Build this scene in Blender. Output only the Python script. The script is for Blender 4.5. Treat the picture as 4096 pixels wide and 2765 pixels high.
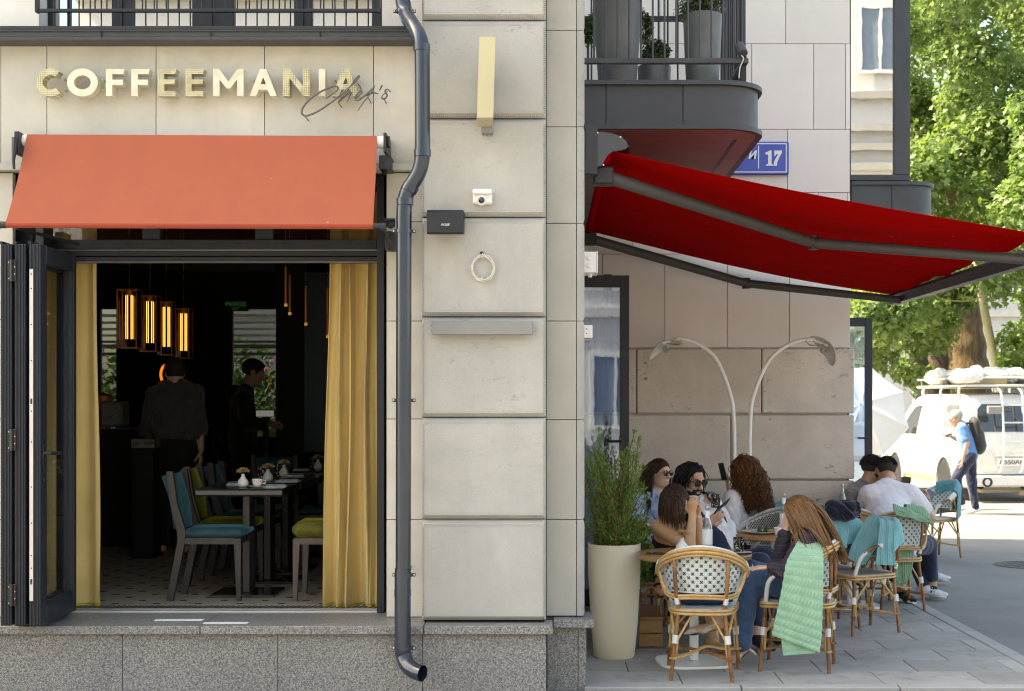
import bpy, bmesh, math, random
import numpy as np
from mathutils import Vector, Matrix, Quaternion
random.seed(11)
rng = np.random.default_rng(11)
for _o in list(bpy.data.objects):
 bpy.data.objects.remove(_o)
scene = bpy.context.scene
COL = scene.collection
# ---------------------------------------------------------------- camera, sky, sun, exposure
EYE = 1.65
FOC = 5689.0            # 50 mm lens on 36 mm, in pixels of the 4096 px photograph
VPX, VPY = 2187.0, 1623.0
cam_data = bpy.data.cameras.new('camera')
cam = bpy.data.objects.new('camera', cam_data)
COL.objects.link(cam)
cam.location = (0, 0, EYE)
cam.rotation_euler = (math.pi / 2, 0, 0)
cam_data.sensor_width = 36
cam_data.lens = 50
cam_data.shift_x = (2048 - VPX) / 4096
cam_data.shift_y = (VPY - 1382) / 4096
cam_data.clip_start = 0.1
cam_data.clip_end = 500
cam_data.dof.use_dof = True
cam_data.dof.focus_distance = 8.7
cam_data.dof.aperture_fstop = 5.0
scene.camera = cam
SUN_AZ = (-1.0, 0.16)    # towards the sun, seen from above
SUN_EL = math.radians(47)
world = bpy.data.worlds.new('World')
scene.world = world
world.use_nodes = True
wn = world.node_tree.nodes
sky = wn.new('ShaderNodeTexSky')
sky.sky_type = 'NISHITA'
sky.sun_disc = False
sky.sun_elevation = SUN_EL
sky.sun_rotation = math.atan2(SUN_AZ[0], SUN_AZ[1])
sky.dust_density = 3.0
sky.ozone_density = 0.6
world.node_tree.links.new(sky.outputs[0], wn['Background'].inputs[0])
wn['Background'].inputs[1].default_value = 0.12
sun_data = bpy.data.lights.new('sun', 'SUN')
sun_data.energy = 3.2
sun_data.angle = math.radians(0.5)
sun_data.color = (1.0, 0.93, 0.82)
sun = bpy.data.objects.new('sun', sun_data)
COL.objects.link(sun)
_h = math.hypot(*SUN_AZ)
_to = Vector((SUN_AZ[0] / _h * math.cos(SUN_EL), SUN_AZ[1] / _h * math.cos(SUN_EL), math.sin(SUN_EL)))
sun.rotation_euler = _to.to_track_quat('Z', 'Y').to_euler()
sun.location = (-20, 5, 30)
vs = scene.view_settings
vs.view_transform = 'Standard'
vs.look = 'None'
vs.gamma = 1.0
vs.use_curve_mapping = False
vs.exposure = 2.5
vs.use_white_balance = True
vs.white_balance_temperature = 8000
vs.white_balance_tint = 4
scene.cycles.use_denoising = True
scene.cycles.filter_width = 1.1
scene.cycles.max_bounces = 8
scene.cycles.transparent_max_bounces = 16
scene.cycles.sample_clamp_indirect = 6.0
def P(px, py, y):
 """the place at depth y that shows at photograph pixel (px, py)"""
 return Vector(((px - VPX) * y / FOC, y, EYE - (py - VPY) * y / FOC))
def GX(px, y):
 return (px - VPX) * y / FOC
def GZ(py, y):
 return EYE - (py - VPY) * y / FOC
# ---------------------------------------------------------------- things, parts
def wloc(o):
 v = Vector((0, 0, 0))
 while o is not None:
  v = v + o.location
  o = o.parent
 return v
def prop(o, label=None, cat=None, group=None, kind=None):
 if label: o['label'] = label
 if cat: o['category'] = cat
 if group: o['group'] = group
 if kind: o['kind'] = kind
 return o
def thing(name, label, cat, loc=(0, 0, 0), group=None, kind=None):
 o = bpy.data.objects.new(name, None)
 o.empty_display_size = 0.1
 COL.objects.link(o)
 o.location = loc
 return prop(o, label, cat, group, kind)
def group_part(name, parent):
 """an empty under a thing that holds alike sub-parts"""
 o = bpy.data.objects.new(name, None)
 COL.objects.link(o)
 o.parent = parent
 return o
def copy_tree(o, parent=None):
 c = o.copy()
 COL.objects.link(c)
 c.parent = parent
 for ch in list(o.children):
  copy_tree(ch, c)
 return c
def clone(o, offset, parent='same'):
 """another piece sharing the mesh of o, moved by offset"""
 c = o.copy()
 COL.objects.link(c)
 if parent != 'same':
  c.parent = parent
 c.location = o.location + Vector(offset)
 return c
def np_mesh(name, verts, faces, mat, parent=None, smooth=True, loc=None, attrs=None, angle=None):
 """verts (n,3) array, faces (m,k) array of one polygon size"""
 verts = np.asarray(verts, dtype=np.float32)
 faces = np.asarray(faces, dtype=np.int32)
 if parent is not None and loc is None:
  verts = verts - np.array(wloc(parent), dtype=np.float32)
 m = bpy.data.meshes.new(name)
 n, k = len(verts), faces.shape[1]
 m.vertices.add(n)
 m.vertices.foreach_set('co', verts.ravel())
 m.loops.add(faces.size)
 m.loops.foreach_set('vertex_index', faces.ravel())
 m.polygons.add(len(faces))
 m.polygons.foreach_set('loop_start', np.arange(0, faces.size, k, dtype=np.int32))
 m.polygons.foreach_set('use_smooth', np.full(len(faces), smooth, dtype=bool))
 m.update(calc_edges=True)
 m.validate()
 if angle:
  m.set_sharp_from_angle(angle=math.radians(angle))
 m.materials.append(mat)
 o = bpy.data.objects.new(name, m)
 COL.objects.link(o)
 if loc is not None: o.location = loc
 if parent is not None: o.parent = parent
 return o
class MB:
 """collects shapes in world space; build() links them as one mesh object"""
 def __init__(s):
  s.v = []; s.f = []; s.cut = []
 def add(s, vs_, fs):
  b = len(s.v)
  s.cut.append((b, len(s.f)))
  s.v += [Vector(v) for v in vs_]
  s.f += [tuple(i + b for i in f) for f in fs]
  return s
 def box(s, a, b, bev=0.0, rot=None, pivot=None):
  x0, x1 = sorted((a[0], b[0])); y0, y1 = sorted((a[1], b[1])); z0, z1 = sorted((a[2], b[2]))
  if bev <= 0:
   vs_ = [(x0, y0, z0), (x1, y0, z0), (x1, y1, z0), (x0, y1, z0), (x0, y0, z1), (x1, y0, z1), (x1, y1, z1), (x0, y1, z1)]
   fs = [(0, 3, 2, 1), (4, 5, 6, 7), (0, 1, 5, 4), (1, 2, 6, 5), (2, 3, 7, 6), (3, 0, 4, 7)]
  else:
   bev = min(bev, (x1 - x0) * .49, (y1 - y0) * .49, (z1 - z0) * .49)
   bm = bmesh.new()
   bmesh.ops.create_cube(bm, size=1)
   for v in bm.verts:
    v.co = Vector(((x0 + x1) / 2 + v.co.x * (x1 - x0), (y0 + y1) / 2 + v.co.y * (y1 - y0), (z0 + z1) / 2 + v.co.z * (z1 - z0)))
   bmesh.ops.bevel(bm, geom=bm.edges[:], offset=bev, segments=1, affect='EDGES', profile=.5)
   bm.verts.index_update()
   vs_ = [v.co.copy() for v in bm.verts]
   fs = [tuple(v.index for v in f.verts) for f in bm.faces]
   bm.free()
  if rot is not None:
   pv = Vector(pivot) if pivot is not None else Vector(((x0 + x1) / 2, (y0 + y1) / 2, (z0 + z1) / 2))
   vs_ = [pv + rot @ (Vector(v) - pv) for v in vs_]
  return s.add(vs_, fs)
 def tube(s, pts, r, n=8, caps=True, closed=False, flat=1.0, up=None):
  """round bar through points; r a number or a list"""
  pts = [Vector(p) for p in pts]
  m = len(pts)
  rs = r if isinstance(r, (list, tuple)) else [r] * m
  tang = []
  for i in range(m):
   a = pts[(i - 1) % m] if (closed or i > 0) else pts[i]
   b = pts[(i + 1) % m] if (closed or i < m - 1) else pts[i]
   t = (b - a)
   tang.append(t.normalized() if t.length > 1e-9 else Vector((0, 0, 1)))
  nrm = Vector(up) if up is not None else (Vector((0, 0, 1)) if abs(tang[0].z) < .9 else Vector((1, 0, 0)))
  nrm = (nrm - tang[0] * nrm.dot(tang[0])).normalized()
  vs_ = []
  for i in range(m):
   t = tang[i]
   nn = nrm - t * nrm.dot(t)
   nrm = nn.normalized() if nn.length > 1e-6 else nrm
   bi = t.cross(nrm)
   for k in range(n):
    a = 2 * math.pi * k / n
    vs_.append(pts[i] + nrm * (math.cos(a) * rs[i] * flat) + bi * (math.sin(a) * rs[i]))
  fs = []
  for i in range(m if closed else m - 1):
   j = (i + 1) % m
   for k in range(n):
    l = (k + 1) % n
    fs.append((i * n + k, i * n + l, j * n + l, j * n + k))
  if caps and not closed:
   fs.append(tuple(range(n - 1, -1, -1)))
   fs.append(tuple((m - 1) * n + k for k in range(n)))
  return s.add(vs_, fs)
 def lathe(s, prof, c, n=24, mat=None):
  """prof: list of (r, z) from bottom to top, about a vertical axis at c; mat: optional rotation"""
  c = Vector(c)
  vs_, fs = [], []
  for r, z in prof:
   for k in range(n):
    a = 2 * math.pi * k / n
    v = Vector((max(r, 1e-5) * math.cos(a), max(r, 1e-5) * math.sin(a), z))
    vs_.append(c + (mat @ v if mat is not None else v))
  for i in range(len(prof) - 1):
   for k in range(n):
    l = (k + 1) % n
    fs.append((i * n + k, i * n + l, (i + 1) * n + l, (i + 1) * n + k))
  if prof[0][0] > 1e-4: fs.append(tuple(range(n - 1, -1, -1)))
  if prof[-1][0] > 1e-4: fs.append(tuple((len(prof) - 1) * n + k for k in range(n)))
  return s.add(vs_, fs)
 def prism(s, poly, a, b, axis='y'):
  """poly 2D outline pushed from a to b along an axis (y: poly in x,z; x: poly in y,z; z: poly in x,y)"""
  def to(p, d):
   return {'y': (p[0], d, p[1]), 'x': (d, p[0], p[1]), 'z': (p[0], p[1], d)}[axis]
  n = len(poly)
  vs_ = [to(p, a) for p in poly] + [to(p, b) for p in poly]
  fs = [tuple(range(n - 1, -1, -1)), tuple(range(n, 2 * n))]
  fs += [(i, (i + 1) % n, n + (i + 1) % n, n + i) for i in range(n)]
  return s.add(vs_, fs)
 def ring_prism(s, outer, inner, a, b):
  """a loop with a hole (equal point counts), pushed along y"""
  n = len(outer)
  vs_ = [(p[0], a, p[1]) for p in outer] + [(p[0], a, p[1]) for p in inner] + [(p[0], b, p[1]) for p in outer] + [(p[0], b, p[1]) for p in inner]
  fs = []
  for i in range(n):
   j = (i + 1) % n
   fs += [(i, j, n + j, n + i), (2 * n + j, 2 * n + i, 3 * n + i, 3 * n + j), (j, i, 2 * n + i, 2 * n + j), (n + i, n + j, 3 * n + j, 3 * n + i)]
  return s.add(vs_, fs)
 def sheet(s, fn, nu, nv, thick=0.0):
  """surface fn(u, v), optionally a closed sheet of a thickness"""
  g = [[Vector(fn(i / nu, j / nv)) for j in range(nv + 1)] for i in range(nu + 1)]
  w = nv + 1
  vs_ = [g[i][j] for i in range(nu + 1) for j in range(nv + 1)]
  fs = [(i * w + j, (i + 1) * w + j, (i + 1) * w + j + 1, i * w + j + 1) for i in range(nu) for j in range(nv)]
  if thick:
   b = len(vs_)
   back = []
   for i in range(nu + 1):
    for j in range(nv + 1):
     du = g[min(i + 1, nu)][j] - g[max(i - 1, 0)][j]
     dv = g[i][min(j + 1, nv)] - g[i][max(j - 1, 0)]
     nn = du.cross(dv)
     nn = nn.normalized() if nn.length > 1e-12 else Vector((0, 0, 1))
     back.append(g[i][j] - nn * thick)
   vs_ += back
   fs += [tuple(b + k for k in reversed(f)) for f in fs]
   rim = [(i, 0) for i in range(nu)] + [(nu, j) for j in range(nv)] + [(i, nv) for i in range(nu, 0, -1)] + [(0, j) for j in range(nv, 0, -1)]
   ids = [i * w + j for i, j in rim]
   for k in range(len(ids)):
    a_, c_ = ids[k], ids[(k + 1) % len(ids)]
    fs.append((c_, a_, b + a_, b + c_))
  return s.add(vs_, fs)
 def ball(s, c, r, n=10, m=7):
  r = (r, r, r) if not isinstance(r, (tuple, list, Vector)) else r
  c = Vector(c)
  vs_ = [c + Vector((0, 0, -r[2]))]
  for i in range(1, m):
   t = -math.pi / 2 + math.pi * i / m
   for k in range(n):
    a = 2 * math.pi * k / n
    vs_.append(c + Vector((r[0] * math.cos(t) * math.cos(a), r[1] * math.cos(t) * math.sin(a), r[2] * math.sin(t))))
  vs_.append(c + Vector((0, 0, r[2])))
  fs = [(0, 1 + (k + 1) % n, 1 + k) for k in range(n)]
  for i in range(m - 2):
   for k in range(n):
    l = (k + 1) % n
    fs.append((1 + i * n + k, 1 + i * n + l, 1 + (i + 1) * n + l, 1 + (i + 1) * n + k))
  t = len(vs_) - 1
  b = 1 + (m - 2) * n
  fs += [(t, b + k, b + (k + 1) % n) for k in range(n)]
  return s.add(vs_, fs)
 def build(s, name, mat, parent=None, smooth=None, loc=None, kind=None, fix=True):
  """smooth: edge angle in degrees under which edges are smoothed"""
  m = bpy.data.meshes.new(name)
  off = wloc(parent) if parent is not None else Vector((0, 0, 0))
  if loc is not None: off = off + Vector(loc)
  m.from_pydata([tuple(v - off) for v in s.v], [], s.f)
  if fix:
   bm = bmesh.new()
   bm.from_mesh(m)
   bmesh.ops.recalc_face_normals(bm, faces=bm.faces)
   bm.to_mesh(m)
   bm.free()
  if smooth:
   m.polygons.foreach_set('use_smooth', [True] * len(m.polygons))
   m.set_sharp_from_angle(angle=math.radians(smooth))
  m.materials.append(mat)
  o = bpy.data.objects.new(name, m)
  COL.objects.link(o)
  if loc is not None: o.location = loc
  if parent is not None: o.parent = parent
  if kind: o['kind'] = kind
  return o
def each(mb, name, mat, parent=None, smooth=None):
 """one object per shape that was added"""
 e = mb.cut + [(len(mb.v), len(mb.f))]
 for (v0, f0), (v1, f1) in zip(e, e[1:]):
  m = MB()
  m.add(mb.v[v0:v1], [tuple(i - v0 for i in f) for f in mb.f[f0:f1]])
  o = m.build(name, mat, parent, smooth)
 return o
# ---------------------------------------------------------------- materials
class NT:
 def __init__(s, name):
  s.m = bpy.data.materials.new(name)
  s.m.use_nodes = True
  s.t = s.m.node_tree
  s.b = s.t.nodes['Principled BSDF']
  s.out = s.t.nodes['Material Output']
 def n(s, typ, **kw):
  x = s.t.nodes.new('ShaderNode' + typ)
  for k, v in kw.items():
   if k in x.inputs.keys(): x.inputs[k].default_value = v
   else: setattr(x, k, v)
  return x
 def l(s, a, b):
  s.t.links.new(a, b)
 def pos(s, scale=(1, 1, 1), obj=False):
  mp = s.n('Mapping')
  mp.inputs['Scale'].default_value = scale
  if obj:
   s.l(s.n('TexCoord').outputs['Object'], mp.inputs[0])
  else:
   s.l(s.n('NewGeometry').outputs['Position'], mp.inputs[0])
  return mp.outputs[0]
 def noise(s, vec, scale, detail=4, rough=.6, dist=0):
  x = s.n('TexNoise')
  x.inputs['Scale'].default_value = scale
  x.inputs['Detail'].default_value = detail
  x.inputs['Roughness'].default_value = rough
  x.inputs['Distortion'].default_value = dist
  s.l(vec, x.inputs['Vector'])
  return x.outputs['Fac']
 def ramp(s, fac, stops):
  x = s.n('ValToRGB')
  e = x.color_ramp.elements
  while len(e) < len(stops): e.new(.5)
  for i, (p, c) in enumerate(stops):
   e[i].position = p
   e[i].color = (c, c, c, 1) if not isinstance(c, (tuple, list)) else (*c, 1)
  s.l(fac, x.inputs[0])
  return x.outputs[0]
 def mix(s, fac, a, b, mode='MIX'):
  x = s.n('Mix', data_type='RGBA', blend_type=mode)
  for val, i in ((fac, 0), (a, 6), (b, 7)):
   if isinstance(val, (int, float)): x.inputs[i].default_value = val
   elif isinstance(val, (tuple, list)): x.inputs[i].default_value = (*val, 1)
   else: s.l(val, x.inputs[i])
  return x.outputs[2]
 def bump(s, h, strength=.3, dist=.01):
  x = s.n('Bump')
  x.inputs['Strength'].default_value = strength
  x.inputs['Distance'].default_value = dist
  s.l(h, x.inputs['Height'])
  s.l(x.outputs[0], s.b.inputs['Normal'])
  return x
 def set(s, **kw):
  for k, v in kw.items():
   k = k.replace('_', ' ')
   if hasattr(v, 'is_linked'): s.l(v, s.b.inputs[k])
   elif isinstance(v, (tuple, list)) and len(v) == 3: s.b.inputs[k].default_value = (*v, 1)
   else: s.b.inputs[k].default_value = v
  return s
def sc(*c):
 """8-bit sRGB to linear"""
 return tuple(((x / 255) / 12.92 if x / 255 <= .04045 else ((x / 255 + .055) / 1.055) ** 2.4) for x in c)
def mul(c, k):
 return tuple(x * k for x in c)
def mat_plain(name, col, rough=.6, metal=0.0, var=.12, scale=6, bump=0.0, bscale=120, spec=.5, obj=False, coat=0):
 t = NT(name)
 v = t.pos(obj=obj)
 f = t.noise(v, scale, 5)
 c = t.mix(t.ramp(f, [(.3, 0), (.7, 1)]), mul(col, 1 - var), mul(col, 1 + var))
 t.set(Base_Color=c, Metallic=metal)
 r = t.ramp(t.noise(v, scale * 3, 3), [(.2, max(rough - .08, .02)), (.8, min(rough + .08, 1))])
 t.l(r, t.b.inputs['Roughness'])
 t.b.inputs['Specular IOR Level'].default_value = spec
 t.b.inputs['Coat Weight'].default_value = coat
 if bump:
  t.bump(t.noise(v, bscale, 4), bump, .004)
 return t.m
def mat_stone(name, col, marks=.5, mark_col=None, grain=.35, rough=.85, soil=.15, scale=1.0):
 """limestone or panel: broad cloudiness, fine grain, sparse dark streaky marks"""
 t = NT(name)
 v = t.pos()
 cloud = t.ramp(t.noise(v, 2.2 * scale, 6, .65, .4), [(.3, 0), (.72, 1)])
 c = t.mix(cloud, mul(col, 1 - soil), mul(col, 1 + soil * .5))
 fine = t.ramp(t.noise(v, 190, 3, .7), [(.25, mul((1, 1, 1), 1 - grain * .6)), (.75, mul((1, 1, 1), 1 + grain * .25))])
 c = t.mix(1.0, c, fine, 'MULTIPLY')
 if marks:
  dv = t.n('Mapping'); dv.inputs['Scale'].default_value = (1, 1, 2.0)
  t.l(v, dv.inputs[0])
  a = t.ramp(t.noise(dv.outputs[0], 11, 7, .75, 1.2), [(.57, 0), (.66, 1)])
  b = t.ramp(t.noise(v, 1.7, 3, .5), [(.44, 0), (.62, 1)])
  mm = t.mix(1.0, a, b, 'MULTIPLY')
  mm = t.mix(marks, (0, 0, 0), mm)
  c = t.mix(mm, c, mark_col or mul(col, .42))
 oi = t.n('ObjectInfo')
 c = t.mix(1.0, c, t.ramp(oi.outputs['Random'], [(0, (.93, .93, .92)), (1, (1.04, 1.03, 1.02))]), 'MULTIPLY')
 sv = t.n('Mapping'); sv.inputs['Scale'].default_value = (1, 1, .12)
 t.l(v, sv.inputs[0])
 c = t.mix(t.ramp(t.noise(sv.outputs[0], 6.5, 6, .7, .3), [(.5, 0), (.75, soil * 1.6)]), c, mul(col, .62))
 t.set(Base_Color=c, Roughness=rough)
 t.bump(t.noise(v, 150, 5, .7), .35, .003)
 return t.m
def mat_granite(name, polished=False):
 t = NT(name)
 v = t.pos()
 vo = t.n('TexVoronoi'); vo.inputs['Scale'].default_value = 210
 t.l(v, vo.inputs['Vector'])
 sp = t.n('SeparateColor'); t.l(vo.outputs['Color'], sp.inputs[0])
 c = t.ramp(sp.outputs[0], [(.0, (.085, .086, .09)), (.22, (.17, .165, .16)), (.55, (.29, .275, .255)), (.85, (.40, .375, .34)), (1.0, (.48, .45, .41))])
 n2 = t.ramp(t.noise(v, 70, 4, .7), [(.3, .62), (.7, 1.2)])
 c = t.mix(1.0, c, n2, 'MULTIPLY')
 n3 = t.ramp(t.noise(v, 1.3, 4, .6), [(.3, .82), (.7, 1.05)])
 c = t.mix(1.0, c, n3, 'MULTIPLY')
 if polished:
  c = t.mix(1.0, c, (.95, .95, .96), 'MULTIPLY')
 t.set(Base_Color=c, Roughness=.48 if polished else .6)
 t.bump(sp.outputs[1], .08, .002)
 return t.m
def mat_cloth(name, col, rough=.9, weave=420, fold=0.0, var=.1, trans=0.0, sheen=.25, fscale=7, specks=0):
 t = NT(name)
 v = t.pos()
 f = t.ramp(t.noise(v, 9, 4), [(.3, 0), (.7, 1)])
 c = t.mix(f, mul(col, 1 - var), mul(col, 1 + var))
 if specks:
  vg = t.n('TexVoronoi'); vg.inputs['Scale'].default_value = specks; t.l(v, vg.inputs['Vector'])
  sp_ = t.n('SeparateColor'); t.l(vg.outputs['Color'], sp_.inputs[0])
  mk = t.mix(1.0, t.ramp(vg.outputs['Distance'], [(.05, 1), (.09, 0)]), t.ramp(sp_.outputs[0], [(.80, 0), (.82, .5)]), 'MULTIPLY')
  c = t.mix(mk, c, tuple(min(1, x * .5 + .3) for x in col))
  dv = t.n('Mapping'); dv.inputs['Scale'].default_value = (6, 6, .6)
  t.l(v, dv.inputs[0])
  c = t.mix(t.ramp(t.noise(dv.outputs[0], 1.2, 5, .6), [(.45, 0), (.8, .22)]), c, mul(col, .72))
 t.set(Base_Color=c, Roughness=rough)
 t.b.inputs['Sheen Weight'].default_value = sheen
 t.b.inputs['Specular IOR Level'].default_value = .25
 h = t.noise(v, weave, 2)
 if fold:
  sv = t.n('Mapping'); sv.inputs['Scale'].default_value = (1, 1, .55)
  t.l(v, sv.inputs[0])
  n1 = t.noise(sv.outputs[0], fscale, 3, .5, 1.5)
  x = t.n('Math', operation='MULTIPLY_ADD'); t.l(n1, x.inputs[0]); x.inputs[1].default_value = 6.0 * fold; t.l(h, x.inputs[2])
  h = x.outputs[0]
 t.bump(h, .35, .006)
 if trans:
  tr = t.n('BsdfTranslucent'); t.l(c, tr.inputs[0])
  ms = t.n('MixShader'); ms.inputs[0].default_value = trans
  t.l(t.b.outputs[0], ms.inputs[1]); t.l(tr.outputs[0], ms.inputs[2]); t.l(ms.outputs[0], t.out.inputs[0])
 return t.m
def mat_glass(name, tint=(1, 1, 1), refl=.12, rough=.0, edge=.7):
 """thin pane: clear straight through, mirror by facing"""
 t = NT(name)
 tr = t.n('BsdfTransparent'); tr.inputs[0].default_value = (*tint, 1)
 gl = t.n('BsdfGlossy'); gl.inputs['Roughness'].default_value = rough
 lw = t.n('LayerWeight'); lw.inputs[0].default_value = .35
 f = t.ramp(lw.outputs['Facing'], [(0, refl), (1, edge)])
 ms = t.n('MixShader')
 t.l(f, ms.inputs[0]); t.l(tr.outputs[0], ms.inputs[1]); t.l(gl.outputs[0], ms.inputs[2]); t.l(ms.outputs[0], t.out.inputs[0])
 b = t.n('Bump'); b.inputs['Strength'].default_value = .010; b.inputs['Distance'].default_value = .02
 t.l(t.noise(t.pos(), 3.0, 2), b.inputs['Height']); t.l(b.outputs[0], gl.inputs['Normal'])
 t.b.inputs['Alpha'].default_value = 1
 return t.m
def mat_emit(name, col, strength):
 t = NT(name)
 t.set(Base_Color=(0, 0, 0), Roughness=.5)
 t.b.inputs['Emission Color'].default_value = (*col, 1)
 t.b.inputs['Emission Strength'].default_value = strength
 return t.m
def mat_wood(name, a, b, axis=(1, 1, 1), scale=18, rough=.5, spots=0.0, obj=True, coat=0.0):
 t = NT(name)
 v = t.pos(axis, obj=obj)
 w = t.noise(v, scale, 6, .7, .6)
 c = t.mix(t.ramp(w, [(.32, 0), (.68, 1)]), a, b)
 if spots:
  s = t.ramp(t.noise(t.pos(obj=False), 9, 4, .6, .5), [(.53, 0), (.62, 1)])
  c = t.mix(t.mix(spots, (0, 0, 0), s), c, mul(a, .35))
 t.set(Base_Color=c, Roughness=rough)
 t.b.inputs['Coat Weight'].default_value = coat
 t.b.inputs['Coat Roughness'].default_value = .25
 t.bump(w, .15, .003)
 return t.m
M = {}
M['pillar'] = mat_stone('pale_limestone', (.49, .47, .435), marks=.8, mark_col=(.27, .27, .28))
M['strip'] = mat_stone('buff_limestone', (.50, .47, .41), marks=.2, grain=.2, soil=.12)
M['signwall'] = mat_stone('tan_limestone', (.66, .62, .54), marks=.15, grain=.15, soil=.16)
M['lintel'] = mat_stone('grey_limestone', (.55, .53, .48), marks=0, grain=.15)
M['rearstone'] = mat_stone('weathered_limestone', (.73, .645, .57), marks=.95, mark_col=(.15, .145, .14))
M['panel'] = mat_stone('cladding_panel', (.79, .735, .69), marks=0, grain=.08, soil=.05)
M['plaster'] = mat_plain('white_plaster', (.74, .71, .66), .9, var=.05, bump=.2)
M['granite'] = mat_granite('grey_granite')
M['granite_top'] = mat_granite('grey_granite_top', True)
M['frame'] = mat_plain('anthracite_metal', (.024, .026, .031), .45, var=.12, scale=4, bump=.03, spec=.3)
M['frame2'] = mat_plain('bluish_anthracite_metal', (.026, .030, .039), .42, var=.1, scale=4, spec=.3)
M['fascia'] = mat_plain('grey_fascia_metal', (.066, .067, .072), .5, var=.14, scale=3, bump=.03, spec=.3)
M['steel'] = mat_plain('brushed_steel', (.5, .48, .44), .4, .7, var=.1)
M['alu'] = mat_plain('satin_aluminium', (.62, .6, .57), .45, .5, var=.06)
M['bar_grey'] = mat_plain('grey_bar_metal', (.255, .25, .24), .55, .15, var=.04)
M['pipe'] = mat_plain('dark_blue_grey_pipe', (.018, .028, .046), .2, var=.12, scale=5, spec=.5, coat=.35)
M['black'] = mat_plain('black_plastic', (.012, .012, .014), .45, var=.2)
M['black_metal'] = mat_plain('black_metal', (.018, .018, .021), .4, var=.2)
M['white'] = mat_plain('white_plastic', (.78, .77, .74), .4, var=.03)
M['white_metal'] = mat_plain('white_painted_metal', (.86, .84, .81), .4, var=.03)
M['ceramic'] = mat_plain('white_ceramic', (.8, .78, .74), .15, var=.03, spec=.6)
M['paper'] = mat_plain('white_paper', (.8, .8, .79), .9, var=.04)
M['dark'] = mat_plain('dark_interior', (.010, .010, .012), .8, var=.3)
M['glass'] = mat_glass('clear_glass', (.93, .95, .95), .07)
M['glass_door'] = mat_glass('door_glass', (.94, .95, .95), .07, edge=.26)
M['glass_rear'] = mat_glass('dimmed_pane', (.34, .36, .36), .05, edge=.3)  # grey tint added to dim the daylit garden behind the rear windows
M['glass_blue'] = mat_glass('sky_tint_door_glass', (.62, .74, .90), .13, edge=.4)  # blue tint stands in for the sky reflected in the door
M['glass_mirror'] = mat_glass('coated_glass', (.55, .58, .62), .62, edge=.95)
# ---------------------------------------------------------------- ground
t = NT('asphalt')
v = t.pos()
c = t.mix(t.ramp(t.noise(v, 1.1, 6, .65), [(.3, 0), (.7, 1)]), (.175, .166, .153), (.235, .222, .205))
c = t.mix(1.0, c, t.ramp(t.noise(v, 160, 3, .8), [(.3, .7), (.7, 1.3)]), 'MULTIPLY')
c = t.mix(t.ramp(t.noise(v, 3.1, 7, .75, 1.0), [(.62, 0), (.72, .45)]), c, (.11, .105, .10))
t.set(Base_Color=c, Roughness=.85)
t.bump(t.noise(v, 120, 5, .8), .5, .006)
M['asphalt'] = t.m
t = NT('paving_stone')
v = t.pos()
oi = t.n('ObjectInfo')
c = t.mix(t.ramp(t.noise(v, 1.6, 5, .6, .5), [(.3, 0), (.7, 1)]), (.31, .292, .265), (.42, .396, .36))
c = t.mix(1.0, c, t.ramp(oi.outputs['Random'], [(0, .88), (1, 1.1)]), 'MULTIPLY')
c = t.mix(1.0, c, t.ramp(t.noise(v, 220, 3, .7), [(.3, .82), (.7, 1.15)]), 'MULTIPLY')
c = t.mix(t.ramp(t.noise(v, 5.5, 6, .7, .8), [(.53, 0), (.68, .6)]), c, (.17, .16, .145))
c = t.mix(t.ramp(t.noise(v, .9, 5, .7, .6), [(.5, 0), (.7, .4)]), c, (.24, .225, .205))
vg = t.n('TexVoronoi'); vg.inputs['Scale'].default_value = 5.5; t.l(v, vg.inputs['Vector'])
c = t.mix(t.ramp(vg.outputs['Distance'], [(.055, .55), (.075, 0)]), c, (.13, .125, .12))
t.set(Base_Color=c, Roughness=.72)
t.bump(t.noise(v, 130, 4, .7), .25, .003)
M['paving'] = t.m
m_ = MB(); m_.box((-80, -60, -.5), (120, 120, -.02))
road = m_.build('road', M['asphalt'], kind='structure')
pavement = thing('pavement', None, None, (1.6, 10, 0), kind='structure')
m_ = MB(); m_.box((.20, 8.42, -.06), (3.13, 18.6, -.012))
m_.build('bedding', mat_plain('joint_sand', (.10, .098, .095), .95), pavement)
SLX, SLY = .60, .40
slab0 = None
rowi = 0
y = 8.43
while y < 18.4:
 off = (rowi % 2) * .3
 x = .21 - off
 while x < 3.03:
  xa, xb = max(x, .21), min(x + SLX - .006, 3.03)
  if y > 12.5: xa = max(xa, 2.74)
  if xb - xa > .05:
   full = abs((xb - xa) - (SLX - .006)) < 1e-4
   dz = random.uniform(-.0015, .0015)
   if full and slab0 is not None:
    clone(slab0, (xa - slab_x, y - slab_y, dz))
   else:
    m_ = MB(); m_.box((xa, y, -.05), (xb, y + SLY - .006, 0), .003)
    o = m_.build('paving_slab', M['paving'], pavement)
    if full: slab0, slab_x, slab_y = o, xa, y
  x += SLX
 y += SLY
 rowi += 1
k0 = None
y = 8.43
M['kerb'] = mat_stone('kerb_stone', (.40, .39, .37), marks=0, grain=.3)
while y < 18.4:
 if k0 is None:
  m_ = MB(); m_.box((3.037, y, -.05), (3.15, y + .99, .002), .006)
  k0 = m_.build('kerb_stone', M['kerb'], pavement); ky = y
 else:
  clone(k0, (0, y - ky, 0))
 y += 1.0
x = .22
k1 = None
while x < 3.0:
 if k1 is None:
  m_ = MB(); m_.box((x, 8.335, -.05), (x + .92, 8.425, .001), .006)
  k1 = m_.build('kerb_stone', M['kerb'], pavement); kx = x
 else:
  clone(k1, (x - kx, 0, 0))
 x += .93
mh = thing('manhole_cover', 'round iron manhole cover set in the grey asphalt beyond the pavement edge', 'manhole cover', (5.05, 14.9, -.02))
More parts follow.
